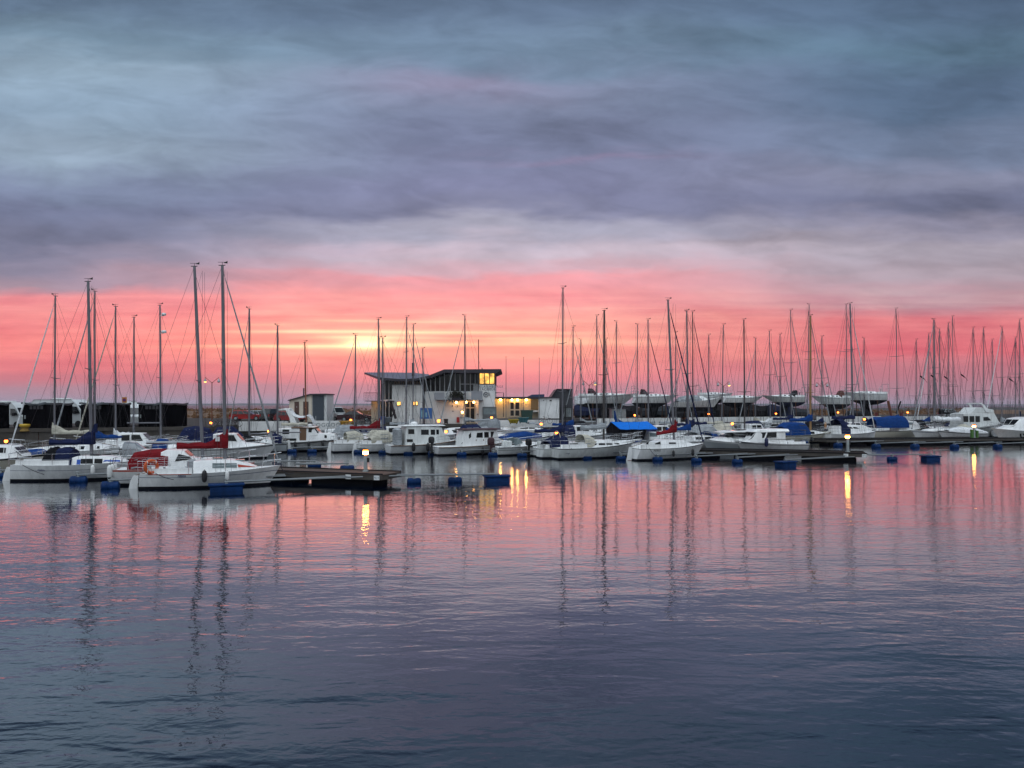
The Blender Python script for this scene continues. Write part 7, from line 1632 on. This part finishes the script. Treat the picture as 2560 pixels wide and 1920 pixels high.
fender(M2, 1916, 1106, 'navy fender on the side of the white pilothouse boat', fb, 1.3); fender(N, 2029, 1098, 'dark fender on the cream sloop with the wooden mast', fk, .9)
def lifebuoy(b, px, py, label, m, y=None, R0=.30):
    yy = b.near*(b.B*.30) if y is None else y; t = b.tx(px, yy); z = b.tz(t, py, yy); w = b.o.location + Vector((b.c*t - b.s*yy, b.s*t + b.c*yy, z))
    o = thing('lifebuoy', label, 'lifebuoy', w, b.h+R(35), 'lifebuoys on the boats'); g = MB(); g.torus((0,0,0), R0, .085, 20, 7, 'y'); r_ = g.build('ring', [m], o, True)
    g = MB()
    for a in range(4):
        an = R(45+90*a); g.torus((R0*cos(an), 0, R0*sin(an)), .088, .02, 8, 4, 'x')
    g.build('strap', [white], r_)
lifebuoy(A, 378, 1167, 'orange lifebuoy on the stern rail of the red covered sloop', orange); lifebuoy(N, 2064, 1064, 'tan lifebuoy right of the wooden mast', mat('buoy_tan', (.35,.17,.07), .6), 0.)
for i, (px, dy) in enumerate(((311, 0), (322, 2), (331, 0))):
    yy = B.near*(.9-.55*i); w = B.o.location + Vector((B.c*-.12 - B.s*yy, B.s*-.12 + B.c*yy, .78))
    o = thing('fender', ('leftmost', 'middle', 'rightmost')[i]+' of three white fenders on the stern of the red hooded motor sailer', 'fender', w, B.h, 'fenders hanging along the boats'); g = MB(); g.lathe([(.02,-.34),(.10,-.28),(.13,-.15),(.13,.15),(.10,.28),(.03,.34)], (0,0,0), 9); g.build('body', [fw_], o, True); g = MB(); g.tube([(0,0,.3), (.05,0,.65)], .012, 4); g.build('line', [rope], o)
def mline(p, q, label, sag=.25):
    g = MB(); p, q = Vector(p), Vector(q); P = [p.lerp(q, i/8) - Vector((0,0,sag*4*(i/8)*(1-i/8))) for i in range(9)]; g.tube(P, .016, 4)
    o = g.build('mooring_line', [rope]); tag(o, label, 'rope', 'mooring lines')
def bp(b, t, y, z): return b.o.location + Vector((b.c*t - b.s*y, b.s*t + b.c*y, z))
mline(bp(A, .9, -1.0, .85), at(434, 1199, 36.6), 'dark mooring line from the stern quarter of the red covered sloop', .05)
mline(bp(A, A.L*.99, 0, 1.0), at(735, 1181, 39.5), 'dark mooring line from the bow of the red covered sloop to the pontoon', .25)
mline(bp(C, .9, -1.0, .95), at(110, 1186, 40.3), 'dark mooring line from the stern quarter of the navy covered sloop', .05)
mline(bp(K, .9, -1.0, .95), at(1640, 1141, 55.5), 'dark mooring line from the stern quarter of the small red covered sloop', .05)
mline(bp(J, .9, -1.0, .9), at(1458, 1136, 57.5), 'dark mooring line from the stern quarter of the long grey covered sloop', .05)
# ------------------------------------------------------------------ dusk haze over the sea
hm_ = bpy.data.materials.new('haze'); hm_.use_nodes = True; t = hm_.node_tree; t.nodes.clear()
pv = t.nodes.new('ShaderNodeVolumePrincipled'); ho = t.nodes.new('ShaderNodeOutputMaterial'); t.links.new(pv.outputs[0], ho.inputs['Volume'])
pv.inputs['Color'].default_value = (.80, .80, .96, 1); pv.inputs['Density'].default_value = .00009; pv.inputs['Anisotropy'].default_value = 0.
mb = MB(); mb.box(-8000, 8000, -120, 8000, -2.6, 45)
tag(mb.build('haze', hm_), 'thin violet dusk haze over the sea and the far coast', 'haze', kind='stuff')
